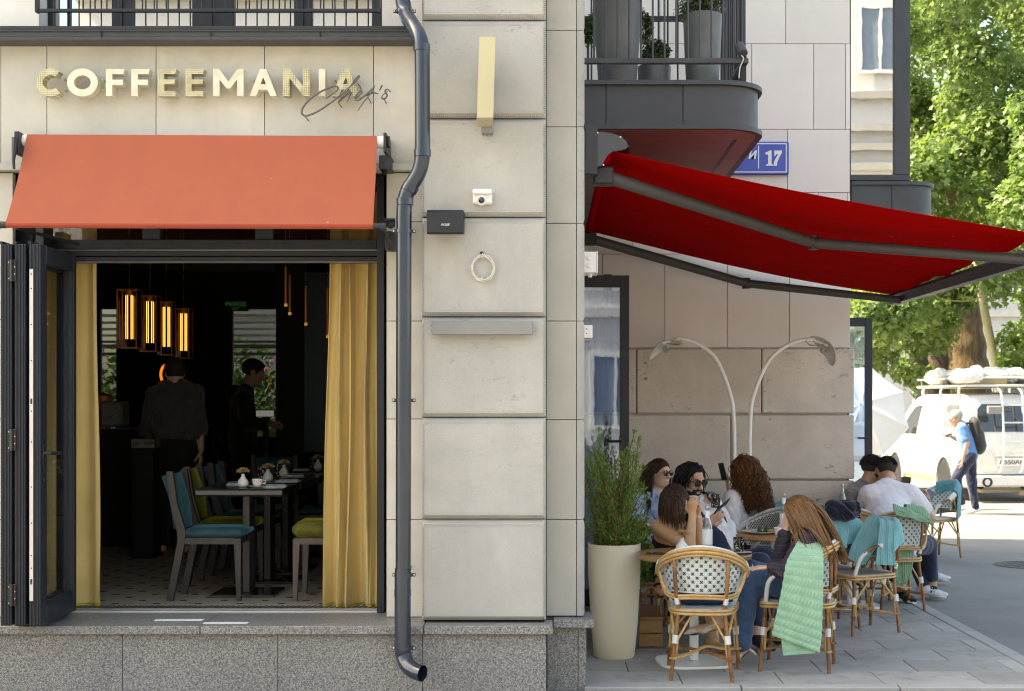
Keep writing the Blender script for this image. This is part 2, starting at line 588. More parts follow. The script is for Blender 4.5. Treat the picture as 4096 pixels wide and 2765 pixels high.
m_ = MB(); m_.lathe([(.36, -.005), (.36, .004), (.33, .006), (.325, .001)], (5.05, 14.9, -.02), 32); m_.build('rim', M['black_metal'], mh, 30)
m_ = MB(); m_.lathe([(.32, -.004), (.32, .003), (.0, .004)], (5.05, 14.9, -.02), 32)
for i in range(-3, 4):
 for j in range(-3, 4):
  if i * i + j * j < 11: m_.box((5.05 + i * .08 - .02, 14.9 + j * .08 - .02, -.017), (5.05 + i * .08 + .02, 14.9 + j * .08 + .02, -.012))
m_.build('lid', mat_plain('worn_iron', (.12, .115, .11), .6, .4), mh)
# ---------------------------------------------------------------- the cafe building
bld = thing('cafe_building', 'pale stone corner building with open folding window, balcony and red terrace awning', 'building', (0, 8.4, 0))
def bpart(mb, name, mat, parent=None, **kw):
 return mb.build(name, mat, parent or bld, **kw)
YW = 8.40       # plane of the tan front wall
YP = 8.18       # face of the pale pilaster
YB = 12.40      # set-back wall of the terrace
XC = GX(2337, YW)       # the corner
XE = GX(3402, YB)       # right end of the set-back wall
SILL = .40
# solid mass of the upper storeys and the closed walls round the ground floor
m_ = MB()
m_.prism([(-45, 8.80), (.18, 8.80), (.18, 12.48), (XE - .02, 12.48), (XE - .02, 18.3), (-2.4, 18.3), (-2.4, 16.5), (-45, 16.5)], 3.50, 15.0, 'z')
bpart(m_, 'upper_storeys', M['plaster'])
m_ = MB()
m_.box((-.62, 8.47, 0), (.18, 12.44, 3.49))                    # solid corner behind the pilaster
m_.box((-.62, 12.441, 0), (XE - .02, 16.5, 3.49))
m_.box((-2.4, 16.5, 0), (XE - .02, 18.3, 3.49))
bpart(m_, 'core_wall', M['plaster'])
m_ = MB()
m_.box((-45, 8.47, 0), (-3.36, 8.72, 3.49))
m_.box((-7, 8.72, 0), (-5.75, 16.3, 3.49))
bpart(m_, 'side_wall', M['plaster'])
# tan front wall: stone panels with open joints in front of a dark backing
front = group_part('front_wall', bld)
m_ = MB(); m_.box((-5, 8.45, 3.035), (-.62, 8.79, 3.80))
m_.box((-.94, 8.45, SILL), (-.621, 8.468, 3.034))
m_.build('backing', M['dark'], front)
def panels(parent, mat, xs, zs, y, thick=.045, gap=.004, bev=.0015, name='stone_panel'):
 for i in range(len(xs) - 1):
  for j in range(len(zs) - 1):
   mm = MB()
   mm.box((xs[i] + gap / 2, y, min(zs[j], zs[j + 1]) + gap / 2), (xs[i + 1] - gap / 2, y + thick, max(zs[j], zs[j + 1]) - gap / 2), bev)
   mm.build(name, mat, parent)
gx = lambda px: GX(px, YW)
gz = lambda py: GZ(py, YW)
panels(front, M['signwall'], [gx(-1000), gx(-420), gx(3), gx(187), gx(624), gx(1058), gx(1494), gx(1690)], [gz(150), gz(656)], YW)
m_ = MB(); m_.box((-5.2, 8.335, gz(688)), (gx(1690), 8.45, gz(656) - .004), .003)
m_.build('lintel_band', M['lintel'], front)
panels(front, M['signwall'], [gx(1545), gx(1690)], [gz(691), gz(887), gz(1284), gz(1676), gz(2078), SILL + .002], YW)
panels(front, M['signwall'], [gx(-900), gx(-300), gx(52)], [gz(691), gz(887), gz(1278), gz(1676), gz(2078), SILL + .002], YW)
# pilaster of rusticated blocks
pil = group_part('pilaster', bld)
PX0, PX1 = GX(1686, YP), GX(2183, YP)
pj = [-330, 75, 470, 866, 1266, 1669, 2078, 2494]
pz = [GZ(p, YP) for p in pj]
pz[-1] = SILL + .012
m_ = MB(); m_.box((PX0 + .01, YP + .06, SILL), (PX1 - .01, 8.40, pz[0])); m_.box((-.62, 8.40, SILL), (-.01, 8.47, pz[0]))
m_.build('backing', M['dark'], pil)
CH = .023
for i in range(len(pz) - 1):
 z1, z0 = pz[i] - .003, pz[i + 1] + .003
 mm = MB()
 x0, x1 = PX0, PX1
 a = [(x0, z0), (x1, z0), (x1, z1), (x0, z1)]
 b = [(x0 + CH * .6, z0 + CH), (x1 - CH * .6, z0 + CH), (x1 - CH * .6, z1 - CH), (x0 + CH * .6, z1 - CH)]
 vs_ = [(p[0], YP + .20, p[1]) for p in a] + [(p[0], YP + .036, p[1]) for p in a] + [(p[0], YP, p[1]) for p in b]
 fs = [(0, 1, 2, 3)] + [(k, (k + 1) % 4, 4 + (k + 1) % 4, 4 + k) for k in range(4)] + [(4 + k, 4 + (k + 1) % 4, 8 + (k + 1) % 4, 8 + k) for k in range(4)] + [(8, 9, 10, 11)]
 mm.add(vs_, fs)
 mm.build('stone_block', M['pillar'], pil)
# tooled margins: small raised ribs along the chamfers
mm = MB()
pitch = .0125
for i in range(len(pz) - 1):
 z1, z0 = pz[i] - .003, pz[i + 1] + .003
 n = int((PX1 - PX0 - .03) / pitch)
 for k in range(n):
  x = PX0 + .016 + k * pitch
  mm.add([(x, YP + .004, z0 + CH + .004), (x + .006, YP + .004, z0 + CH + .004), (x + .006, YP + .026, z0 + .002), (x, YP + .026, z0 + .002),
    (x, YP - .0015, z0 + CH + .010), (x + .006, YP - .0015, z0 + CH + .010), (x + .006, YP + .018, z0 + .0005), (x, YP + .018, z0 + .0005)],
               [(0, 1, 5, 4), (1, 2, 6, 5), (2, 3, 7, 6), (3, 0, 4, 7), (4, 5, 6, 7)])
  mm.box((x, YP - .002, z1 - CH - .012), (x + .006, YP + .01, z1 - CH + .001))
 n = int((z1 - z0 - .05) / pitch)
 for k in range(n):
  z = z0 + .026 + k * pitch
  mm.box((PX0 + .002, YP - .002, z), (PX0 + .020, YP + .02, z + .006))
  mm.box((PX1 - .020, YP - .002, z), (PX1 - .002, YP + .02, z + .006))
mm.build('tooled_margin', M['pillar'], pil, kind='stuff', fix=False)
# buff strip beside the pilaster and its edge stones
strip = group_part('corner_wall', bld)
m_ = MB(); m_.box((-.01, 8.43, SILL), (.17, 8.469, GZ(-330, YW))); m_.build('backing', M['dark'], strip)
sj = [gz(p) for p in (-330, 121, 507, 893, 1284, 1679, 2078)] + [SILL + .008]
panels(strip, M['strip'], [-.004, gx(2306)], sj, YW)
for i in range(len(sj) - 1):
 mm = MB()
 z1, z0 = sj[i] - .002, sj[i + 1] + .002
 x0, x1 = gx(2307.5), XC
 c_ = .018
 mm.prism([(x0, z0), (x1 - c_ * .4, z0), (x1, z0 + c_), (x1, z1 - c_), (x1 - c_ * .4, z1), (x0, z1)], YW, YW + .35)
 mm.build('edge_stone', M['pillar'], strip)
mm = MB()
for i in range(len(sj) - 1):
 n = int((sj[i] - sj[i + 1] - .04) / .0125)
 for k in range(n):
  z = sj[i + 1] + .022 + k * .0125
  mm.box((XC - .013, YW - .002, z), (XC + .0015, YW + .03, z + .006))
mm.build('tooled_margin', M['pillar'], strip, kind='stuff', fix=False)
# granite plinth, ledge and sill
pl = group_part('plinth', bld)
for a, b in ((-5.2, GX(-420, 8.1)), (GX(-420, 8.1), GX(490, 8.1)), (GX(490, 8.1), GX(1111, 8.1)), (GX(1111, 8.1), GX(1690, 8.1)), (GX(1690, 8.1), GX(2186, 8.1))):
 mm = MB(); mm.box((a + .0015, 8.10, -.06), (b - .0015, 8.34, SILL - .048), .002)
 mm.build('granite_slab', M['granite'], pl)
for a, b in ((GX(2186, 8.1) + .002, GX(2312, 8.36)), (GX(2312, 8.36), GX(2346, 8.36))):
 mm = MB(); mm.box((a + .0015, 8.36, -.06), (b - .0015, 8.6, SILL - .048), .002)
 mm.build('granite_slab', M['granite'], pl)
for a, b in ((-5.2, GX(800, 8.06)), (GX(800, 8.06), GX(1694, 8.06)), (GX(1694, 8.06), GX(2212, 8.06))):
 mm = MB(); mm.box((a + .002, 8.06, SILL - .0475), (b - .002, 8.80 if b < -.6 else 8.3, SILL), .004)
 mm.build('ledge_slab', M['granite_top'], pl)
mm = MB(); mm.box((GX(2212, 8.06) + .003, 8.29, SILL - .046), (GX(2376, 8.30), 8.62, SILL + .002), .004)
mm.build('ledge_slab', M['granite_top'], pl)
# mortar-white tape marks on the ledge
for k, (x0, x1, py, lb) in enumerate(((620, 812, 2481, 'white paint strip on the granite sill left of its joint'), (815, 992, 2493, 'white paint strip on the granite sill right of its joint'))):
 yy = (EYE - SILL) * FOC / (py - VPY)
 mm = MB()
 a, b = GX(x0, yy), GX(x1, yy)
 n = 14
 pts = [(a + (b - a) * i / n, yy - .022 + random.uniform(-.003, .003)) for i in range(n + 1)] + [(b - (b - a) * i / n, yy + .022 + random.uniform(-.003, .003)) for i in range(n + 1)]
 mm.prism(pts, SILL + .0005, SILL + .004, 'z')
 o = mm.build('paint_strip', M['paper']); prop(o, lb, 'paint strip')
# ---- first floor band: grey moulding, plaster piers, dark window with railing
YM = 8.24
mm = MB()
xa, xb = -5.2, GX(1662, YM)
za, zb = GZ(116, YM), GZ(158, YM)
mm.prism([(8.46, za + .012), (YM, za), (YM, za - .012), (YM + .012, za - .016), (YM + .012, zb + .022), (YM, zb + .016), (YM + .003, zb), (8.46, zb)], xa, xb, 'x')
moul = mm.build('moulding', M['fascia'], bld)
for px in (405, 842, 1280):
 m2 = MB(); m2.box((GX(px, YM) - .001, YM - .001, zb), (GX(px, YM) + .001, YM + .02, za)); m2.build('seam', M['black_metal'], moul)
m2 = MB(); m2.box((xa, YM - .004, za - .003), (xb, YM + .3, za + .0165)); m2.build('flashing', M['black_metal'], moul)
ztop = 4.75
mm = MB(); mm.box((-5.2, 8.40, za + .02), (GX(155, 8.4), 8.70, ztop)); mm.box((GX(1528, 8.4), 8.40, za + .02), (-.60, 8.70, ztop))
each(mm, 'pier', M['plaster'], bld)
YF = 8.55
win = group_part('upper_window', bld)
mm = MB()
x0, x1 = GX(150, YF), GX(1540, YF)
zb_ = za + .018
zs0 = GZ(108, YF)
bars = [(150, 210), (450, 527), (768, 935), (1175, 1247), (1487, 1540)]
for a, b in bars: mm.box((GX(a, YF), YF, zb_), (GX(b, YF), YF + .08, ztop), .004)
for (a, b) in ((210, 450), (527, 768), (935, 1175), (1247, 1487)):
 mm.box((GX(a, YF) + .001, YF + .001, zb_), (GX(b, YF) - .001, YF + .079, zs0), .004)
mm.build('frame', M['frame'], win)
m2 = MB()
for a, b in ((482, 490), (845, 849), (1207, 1214)): m2.box((GX(a, YF), YF - .012, zb_), (GX(b, YF), YF + .01, ztop))
each(m2, 'meeting_bead', M['frame2'], win)
for (a, b) in ((210, 450), (527, 768), (935, 1175), (1247, 1487)):
 m2 = MB(); m2.box((GX(a, YF), YF + .03, zs0), (GX(b, YF), YF + .036, ztop)); m2.build('pane', M['glass_mirror'], win)
m2 = MB()
for a, b, cl in ((210, 450, 0), (527, 768, 1), (935, 1175, 0), (1247, 1487, 1)):
 n = 40
 m2.sheet(lambda u, v_, a=a, b=b: (GX(a, YF) + (GX(b, YF) - GX(a, YF)) * u, YF + .13 + .012 * math.sin(u * 40), zs0 + .005 + (ztop - zs0) * v_), n, 1)
m2.build('net_curtain', mat_cloth('mauve_net', (.42, .38, .40)), win)
rl = group_part('window_railing', bld)
YR = 8.30
mm = MB()
zr = GZ(43, YR)
mm.box((GX(143, YR), YR - .012, zr - .01), (GX(1525, YR), YR + .012, zr + .01), .003)
mm.build('bottom_rail', M['frame'], rl)
mm = MB()
for px in (149, 1517): mm.box((GX(px, YR) - .008, YR - .02, zr - .012), (GX(px, YR) + .008, YR + .02, ztop))
each(mm, 'end_post', M['frame'], rl)
px = 190; bal = None
while px < 1500:
 x = GX(px, YR)
 if bal is None:
  mm = MB(); mm.tube([(x, YR, zr), (x, YR, ztop)], .0045, 6); bal = mm.build('baluster', M['frame'], rl); bx = x
 else: clone(bal, (x - bx, 0, 0))
 px += 47.5
# ---------------------------------------------------------------- set-back terrace wall
back = group_part('terrace_wall', bld)
bx_ = lambda px: GX(px, YB)
bz_ = lambda py: GZ(py, YB)
m_ = MB(); m_.box((.18, YB + .045, 0), (XE - .004, YB + .079, 6.2)); m_.build('backing', M['dark'], back)
rows = [(-420, -80, [2330, 2870, 3143 + 250, 3400]), (-80, 175, [2330, 2640, 2890, 3143, 3400]), (175, 517, [2330, 2507, 2757, 3007, 3255, 3382, 3401]), (517, 770, [2330, 2650, 2900, 3150, 3400]),
  (770, 1016, [2330, 2530, 2785, 3032, 3275, 3389, 3401]), (1016, 1391, [2330, 2410, 2659, 2909, 3158, 3401])]
for ya, yb, xs in rows:
 panels(back, M['panel'], [bx_(x) for x in xs], [bz_(ya), bz_(yb)], YB, .04, .005, name='cladding_panel')
YS = YB - .035
sx = lambda px: GX(px, YS)
for ya, yb, xs in ((1395, 1653, [2330, 2546, 3047, 3420]), (1661, 1916, [2330, 2924, 3420]), (1923, 2180, [2330, 2546, 3054, 3420]), (2187, 2440, [2330, 2924, 3420]), (2447, 2560, [2330, 2700, 3420])):
 for i in range(len(xs) - 1):
  mm = MB(); mm.box((sx(xs[i]) + .004, YS, max(GZ(yb, YS), .0)), (sx(xs[i + 1]) - .004, YB + .044, GZ(ya, YS)), .010)
  mm.build('stone_block', M['rearstone'], back)
m_ = MB(); m_.box((.2, YB + .01, 0), (sx(3414), YB + .043, GZ(1396, YS)));
# dark glazed bay at the far corner with its rounded ledge
bay = group_part('bay_window', bld)
Y2 = 13.9
b2 = lambda px: GX(px, Y2)
c2 = lambda py: GZ(py, Y2)
mm = MB()
mm.box((b2(3402), Y2, c2(722)), (b2(3642), Y2 + .12, c2(698)), .004)
mm.box((b2(3578), Y2 + .001, c2(697)), (b2(3641), Y2 + .119, 6.4), .004)
mm.box((b2(3398), Y2 + .002, c2(697)), (b2(3404), Y2 + .118, 6.4))
mm.build('frame', M['fascia'], bay)
mm = MB(); mm.box((b2(3404), Y2 + .04, c2(698)), (b2(3578), Y2 + .046, 6.4)); mm.build('pane', M['glass_mirror'], bay)
mm = MB(); mm.box((b2(3535), Y2 - .006, c2(712)), (b2(3560), Y2, c2(708))); mm.build('drain_cap', M['black_metal'], bay)
mm = MB(); mm.box((b2(3300), Y2 + .5, 3.5), (b2(3578), Y2 + .6, 6.6)); mm.build('inner_wall', mat_plain('pale_room_wall', (.5, .52, .56), .9), bay)
mm = MB(); mm.box((b2(3641) - .12, Y2 + .121, c2(720)), (b2(3641) - .01, 17.5, 6.4)); mm.build('side_panel', M['fascia'], bay)
def rounded_end(x0, x1, y0, y1, r, n=8):
 pts = [(x0, y0)]
 for i in range(n + 1):
  a = -math.pi / 2 + math.pi / 2 * i / n
  pts.append((x1 - r + r * math.cos(a), y0 + r + r * math.sin(a)))
 pts.append((x1, y1)); pts.append((x0, y1))
 return pts
def balcony_base(parent, xs, y0, y1, zt, cap, fas, lip, r):
 """rounded ledge: cap, fascia panels split at xs, lower lip, soffit"""
 x0, x1 = xs[0], xs[-1]
 mm = MB(); mm.prism(rounded_end(x0, x1 + .03, y0 - .03, y1, r + .03), zt - cap, zt, 'z'); mm.build('cap', M['fascia'], parent, 40)
 z1, z0 = zt - cap - .001, zt - cap - fas
 for i in range(len(xs) - 1):
  mm = MB()
  if i < len(xs) - 2:
   mm.box((xs[i] + .003, y0, z0), (xs[i + 1] - .003, y0 + .03, z1))
  else:
   o = rounded_end(xs[i] + .003, x1, y0, y1, r)
   inn = [(p[0], p[1]) for p in rounded_end(xs[i] + .003, x1 - .03, y0 + .03, y1, r - .03)]
   n = len(o)
   vs_ = [(p[0], p[1], z0) for p in o[:-1]] + [(p[0], p[1], z1) for p in o[:-1]] + [(p[0], p[1], z0) for p in inn[:-1]] + [(p[0], p[1], z1) for p in inn[:-1]]
   k = n - 1
   fs = []
   for q in range(k - 1):
    fs += [(q, q + 1, k + q + 1, k + q), (2 * k + q + 1, 2 * k + q, 3 * k + q, 3 * k + q + 1), (k + q, k + q + 1, 3 * k + q + 1, 3 * k + q), (q + 1, q, 2 * k + q, 2 * k + q + 1)]
   mm.add(vs_, fs)
  mm.build('fascia_panel', M['fascia'], parent, 40)
 mm = MB(); mm.prism(rounded_end(x0, x1 - .035, y0 + .035, y1, r - .03), z0, z1, 'z'); mm.build('inner_core', M['black_metal'], parent)
 mm = MB(); mm.prism(rounded_end(x0, x1 + .03, y0 - .03, y1, r + .03), z0 - lip, z0 - .001, 'z'); mm.build('lip', M['fascia'], parent, 40)
 return z0 - lip
balcony_base(bay, [b2(3403), b2(3562), b2(3748)], Y2 - .05, 17.5, c2(729), .035, .42, .04, .30)
# the balcony above the terrace
YBa = 9.50
bal_ = group_part('balcony', bld)
ba = lambda px: GX(px, YBa)
zb2 = balcony_base(bal_, [.19, ba(2424), ba(2732), ba(3056)], YBa, 12.39, GZ(319, YBa - .03), .030, .262, .034, .30)
M['soffit'] = mat_plain('soffit_red_bounce', (.27, .12, .11), .45, var=.08, scale=3)  # red light bounced off the awning is put into this colour
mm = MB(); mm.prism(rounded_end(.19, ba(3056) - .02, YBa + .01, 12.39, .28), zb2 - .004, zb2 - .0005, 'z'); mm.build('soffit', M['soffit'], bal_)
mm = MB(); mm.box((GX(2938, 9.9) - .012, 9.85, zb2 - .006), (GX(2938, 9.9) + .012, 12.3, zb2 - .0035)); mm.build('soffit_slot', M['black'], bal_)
ZCAP = GZ(319, YBa - .03)
# railing
yr = YBa + .06
mm = MB()
zr = GZ(245, yr)
xr = GX(2993, yr)
mm.box((.19, yr - .02, zr - .018), (xr, yr + .02, zr + .018), .004)
mm.box((xr - .05, yr + .021, zr - .018), (xr - .001, 12.3, zr + .018), .004)
mm.build('bottom_rail', M['fascia'], bal_)
mm = MB(); mm.box((GX(2423, yr) - .03, yr - .015, ZCAP), (GX(2423, yr) + .03, yr + .015, zr - .018)); mm.box((GX(2975, yr) - .012, yr + .02, ZCAP), (GX(2975, yr) + .02, yr + .06, zr - .019)); each(mm, 'rail_post', M['frame'], bal_)
b0 = None
for px in list(range(2376, 2960, 47)):
 x = GX(px, yr)
 if b0 is None:
  mm = MB(); mm.tube([(x, yr, zr), (x, yr, 5.0)], .007, 6); b0 = mm.build('baluster', M['fascia'], bal_); bx = x
 else: clone(b0, (x - bx, 0, 0))
b0 = None
for i in range(9):
 yy = yr + .15 + i * .22
 if b0 is None:
  mm = MB(); mm.tube([(xr - .026, yy, zr), (xr - .026, yy, 5.0)], .007, 6); b0 = mm.build('side_baluster', M['frame'], bal_); by = yy
 else: clone(b0, (0, yy - by, 0))
# rear railing in front of the wall
yq = 12.0
mm = MB(); zq = GZ(76, yq); mm.box((.19, yq - .02, zq - .02), (GX(2790, yq), yq + .02, zq + .02)); mm.build('rear_rail', M['frame'], bal_)
mm = MB()
for px in (2366, 2634, 2671, 2711): mm.tube([(GX(px, yq), yq, ZCAP), (GX(px, yq), yq, 5.1)], .008, 6)
each(mm, 'rear_bar', M['frame'], bal_)
# ribbed wind screen
mm = MB()
xs0, xs1 = GX(2884, 10.9), GX(2984, 10.9)
n = 10
for i in range(n):
 a = xs0 + (xs1 - xs0) * i / n
 mm.box((a, 10.9 + (.015 if i % 2 else 0), ZCAP), (a + (xs1 - xs0) / n * .98, 10.94, 5.3))
mm.build('ribbed_screen', M['fascia'], bal_)
# ---------------------------------------------------------------- big folding window of the cafe
fw = group_part('window_frame', bld)
YO = 8.64
ox = lambda px: GX(px, YO)
oz = lambda py: GZ(py, YO)
XL, XR = -3.12, ox(1512)
mm = MB()
mm.box((XR, YO - .06, SILL + .001), (ox(1542), YO + .10, 3.034), .003)
mm.box((XL - .30, YO - .06, SILL + .001), (XL + .02, YO + .10, 3.034), .003)
each(mm, 'jamb', M['frame2'], fw)
mm = MB()
mm.box((XL + .021, YO - .05, oz(1000)), (XR - .001, YO + .09, oz(962)), .004)
mm.build('transom', M['frame'], fw)
mm = MB()
mm.box((XL + .021, YO - .02, oz(1026)), (XR - .001, YO + .08, oz(1001)), .003)
mm.box((XL + .021, YO + .015, oz(1049)), (XR - .001, YO + .08, oz(1027)), .002)
mm.box((XL + .021, YO - .03, oz(1049)), (XR - .001, YO - .015, oz(1030)), .002)
mm.build('head_track', M['frame'], fw)
m2 = MB(); m2.box((XL + .021, YO - .034, oz(1051)), (XR - .001, YO - .016, oz(1049) - .0005)); m2.box((XL + .021, YO - .024, oz(1003)), (XR - .001, YO - .021, oz(1001))); m2.build('track_lip', M['steel'], fw)
mm = MB()
for a, b in ((575, 645), (1025, 1095)): mm.box((ox(a), YO - .03, oz(961)), (ox(b), YO + .05, 3.034), .003)
mm.box((XL + .021, YO - .02, 3.0), (XR - .001, YO + .05, 3.033))
each(mm, 'mullion', M['frame2'], fw)
for a, b in ((100, 575), (645, 1025), (1095, 1510)):
 mm = MB(); mm.box((ox(a), YO + .0, oz(961)), (ox(b), YO + .006, 3.0)); mm.build('transom_pane', M['glass_door'], fw)
mm = MB()
for px in (530, 690, 970, 1140, 1480):
 mm.box((ox(px) - .02, YO - .058, oz(986)), (ox(px) + .02, YO - .05, oz(978)), .002)
each(mm, 'drain_cap', M['frame'], fw)
# sill track
mm = MB(); mm.box((XL, 8.59, SILL + .0005), (XR, 8.608, SILL + .012)); mm.build('sill_edge', M['alu'], fw)
mm = MB(); mm.box((XL, 8.609, SILL + .0005), (XR, 8.72, SILL + .008)); mm.build('sill_track', M['black_metal'], fw)
mm = MB(); mm.box((XL, 8.655, SILL + .008), (XR, 8.662, SILL + .016)); mm.build('sill_rail', M['steel'], fw)
# folded leaves, edge on, opened outwards over the sill
def leaf(x, y0, y1, handle=False):
 z0, z1 = SILL + .028, 2.548
 d = group_part('folding_leaf', bld)
 w = .062
 mm = MB()
 mm.box((x, y0, z0), (x + w, y0 + .095, z1), .004)
 mm.box((x, y1 - .052, z0), (x + w, y1, z1), .004)
 mm.box((x, y0 + .096, z0), (x + w, y1 - .053, z0 + .11), .004)
 mm.box((x, y0 + .096, z1 - .10), (x + w, y1 - .053, z1), .004)
 mm.build('frame', M['frame2'], d)
 mm = MB()
 for k, dx in enumerate((.012, .030, .048)):
  mm.box((x + dx - .003, y0 - .006, z0), (x + dx + .003, y0 + .001, z1))
 mm.box((x - .004, y0 - .004, z1), (x + .012, y1, z1 + .015))
 mm.build('edge_gasket', M['frame'], d)
 mm = MB(); mm.box((x + .026, y0 + .09, z0 + .10), (x + .034, y1 - .05, z1 - .09)); mm.build('pane', M['glass_door'], d)
 mm = MB()
 g = .0085
 for a, b, c_, e in ((y0 + .095, y0 + .107, z0 + .11, z1 - .1), (y1 - .062, y1 - .052, z0 + .11, z1 - .1)):
  mm.box((x + .035, a, c_), (x + w - .004, b, e))
 mm.box((x + .035, y0 + .108, z0 + .11), (x + w - .004, y1 - .063, z0 + .122))
 mm.build('glazing_bead', M['frame'], d)
 return d, z0, z1
lv = []
for x, e in ((-3.035, 8.46), (-2.957, 8.62)):
 lv.append(leaf(x, 7.90, e))
d, z0, z1 = leaf(-2.872, 7.89, 8.50)
# steel faceplate on the leading edge
mm = MB(); mm.box((-2.872 + .006, 7.880, z0 + .14), (-2.872 + .026, 7.8835, z1 - .14)); fp = mm.build('lock_plate', M['alu'], d)
mm = MB()
for k, zz in enumerate((.75, .82, 1.0, 1.2, 1.45, 1.62, 1.9, 2.1, 2.3, 2.38)):
 mm.tube([(-2.856, 7.8806, zz), (-2.856, 7.879, zz)], .004, 8)
mm.box((-2.861, 7.8785, 1.66), (-2.851, 7.8804, 1.69)); mm.box((-2.861, 7.8785, .66), (-2.851, 7.8804, .69))
mm.build('plate_screws', M['black_metal'], d)
# handle on the inner face
xh = -2.809
mm = MB()
zh = GZ(1812, 7.94)
mm.box((xh, 7.915, zh - .10), (xh + .008, 7.945, zh + .05), .004)
mm.tube([(xh + .005, 7.93, zh), (xh + .045, 7.93, zh), (xh + .052, 7.95, zh - .002), (xh + .055, 8.06, zh - .004)], [.011, .010, .011, .009], 8)
mm.tube([(xh + .004, 7.93, zh - .15), (xh + .014, 7.93, zh - .15)], .014, 10)
mm.build('handle', M['black_metal'], d, 40)
# hinges between the first two leaves
for zz in (2.40, 1.46, .60):
 h = group_part('hinge', bld)
 mm = MB(); mm.box((-2.985, 7.885, zz - .06), (-2.945, 7.892, zz + .06), .002); mm.build('hinge_plate', M['black_metal'], h)
 mm = MB(); mm.tube([(-2.965, 7.880, zz - .06), (-2.965, 7.880, zz + .06)], .008, 8); mm.build('hinge_barrel', M['black_metal'], h)
 mm = MB()
 for dx, dz in ((-.016, .045), (.016, .02), (.016, -.02), (-.016, -.045)): mm.ball((-2.965 + dx, 7.884, zz + dz), .005, 6, 4)
 mm.build('hinge_screw', M['steel'], h)
# ---------------------------------------------------------------- terrace doors standing open
def open_door(y, x0, x1, ztop_, hx, zh, lbl):
 d = group_part('terrace_door', bld)
 mm = MB()
 w = w_in = .075
 mm.box((x0, y, .02), (x0 + w, y + .06, ztop_), .004); mm.box((x1 - w, y, .02), (x1, y + .06, ztop_), .004)
 mm.box((x0 + w, y, ztop_ - w - .02), (x1 - w, y + .06, ztop_), .004); mm.box((x0 + w, y, .02), (x1 - w, y + .06, .16), .004)
 mm.build('frame', M['frame2'], d)
 mm = MB(); mm.box((x0 + w, y + .025, .16), (x1 - w, y + .031, ztop_ - w - .02)); mm.build('pane', M['glass_blue'], d)
 if lbl:
  mm = MB(); mm.sheet(lambda u, w: (x0 + w_in + (x1 - x0 - 2 * w_in) * u, y + .075 + .012 * math.sin(u * 34 + math.sin(u * 9)), lbl + (ztop_ - .12 - lbl) * w), 60, 1)
  mm.build('sheer_curtain', mat_cloth('blue_sheer', (.34, .42, .60), .9, var=.05, trans=.3), d, 60)
 mm = MB()
 mm.tube([(hx, y, zh), (hx, y - .05, zh), (hx - .11, y - .052, zh)], .010, 8)
 mm.box((hx - .016, y - .007, zh - .12), (hx + .016, y - .0005, zh + .04), .003)
 mm.build('handle', M['black_metal'], d, 40)
 return d
YD = 11.55
open_door(YD, .2, GX(2517, YD), GZ(1101, YD), GX(2505, YD) - .04, GZ(1765, YD), 1.60)
YD2 = 15.3
open_door(YD2, XE + .02, GX(3490, YD2), GZ(1270, YD2), GX(3468, YD2), GZ(1752, YD2), 0)
# inner door stile seen through the glass
mm = MB(); mm.box((GX(2415, 11.9), 11.9, .02), (GX(2447, 11.9), 11.96, 2.75)); bpart(mm, 'door_jamb', M['frame2'])
# ---------------------------------------------------------------- interior of the cafe
room = group_part('dining_room', bld)
RX0, RX1, RY0, RY1, RZ0, RZ1 = -5.72, -.64, 8.80, 16.2, SILL, 3.44
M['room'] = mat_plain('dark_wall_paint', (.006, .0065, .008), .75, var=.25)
t = NT('cream_floor_tile')
v = t.pos()
c = t.mix(t.ramp(t.noise(v, 5, 5, .65), [(.3, 0), (.7, 1)]), (.46, .37, .255), (.57, .47, .34))
t.set(Base_Color=c, Roughness=.35)
M['floor'] = t.m
mm = MB(); mm.box((RX0, 8.74, .2), (RX1, 16.2, SILL)); mm.build('dining_floor', M['floor'], room)
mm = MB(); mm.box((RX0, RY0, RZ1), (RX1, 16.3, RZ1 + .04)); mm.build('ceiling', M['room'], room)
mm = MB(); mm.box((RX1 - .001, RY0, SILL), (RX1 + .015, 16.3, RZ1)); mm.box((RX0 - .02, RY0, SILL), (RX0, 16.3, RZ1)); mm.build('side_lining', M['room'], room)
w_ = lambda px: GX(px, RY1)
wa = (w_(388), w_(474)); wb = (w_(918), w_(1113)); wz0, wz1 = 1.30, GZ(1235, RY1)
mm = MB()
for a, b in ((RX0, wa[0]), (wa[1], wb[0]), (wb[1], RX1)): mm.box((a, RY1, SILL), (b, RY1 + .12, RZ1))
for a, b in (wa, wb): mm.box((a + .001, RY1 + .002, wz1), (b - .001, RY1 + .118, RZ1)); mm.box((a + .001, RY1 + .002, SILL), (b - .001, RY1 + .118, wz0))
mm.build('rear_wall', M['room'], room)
for a, b in (wa, wb):
 rw = group_part('rear_window', bld)
 mm = MB()
 for xx in (a + .002, b - .032): mm.box((xx, RY1 + .02, wz0 + .001), (xx + .03, RY1 + .09, wz1 - .001))
 mm.build('frame', M['black_metal'], rw)
 mm = MB(); mm.box((a + .033, RY1 + .05, wz0), (b - .033, RY1 + .055, wz1)); mm.build('pane', M['glass_rear'], rw)
# inset tiles of the floor
i0 = None
r = 0
yy = 8.98
while yy < 12.2:
 for k in range(-14, 14):
  x = -2.20 + k * .262 + (.131 if r % 2 else 0)
  if RX0 + .2 < x < RX1 - .2:
   if i0 is None:
    mm = MB(); mm.box((x - .022, yy - .022, SILL - .01), (x + .022, yy + .022, SILL + .001), 0, rot=Matrix.Rotation(math.radians(8), 3, 'Z')); i0 = mm.build('inset_tile', M['black'], room); ix, iy = x, yy
   elif (GX(380, yy) < x < GX(1340, yy)): clone(i0, (x - ix, yy - iy, 0))
 yy += .150; r += 1
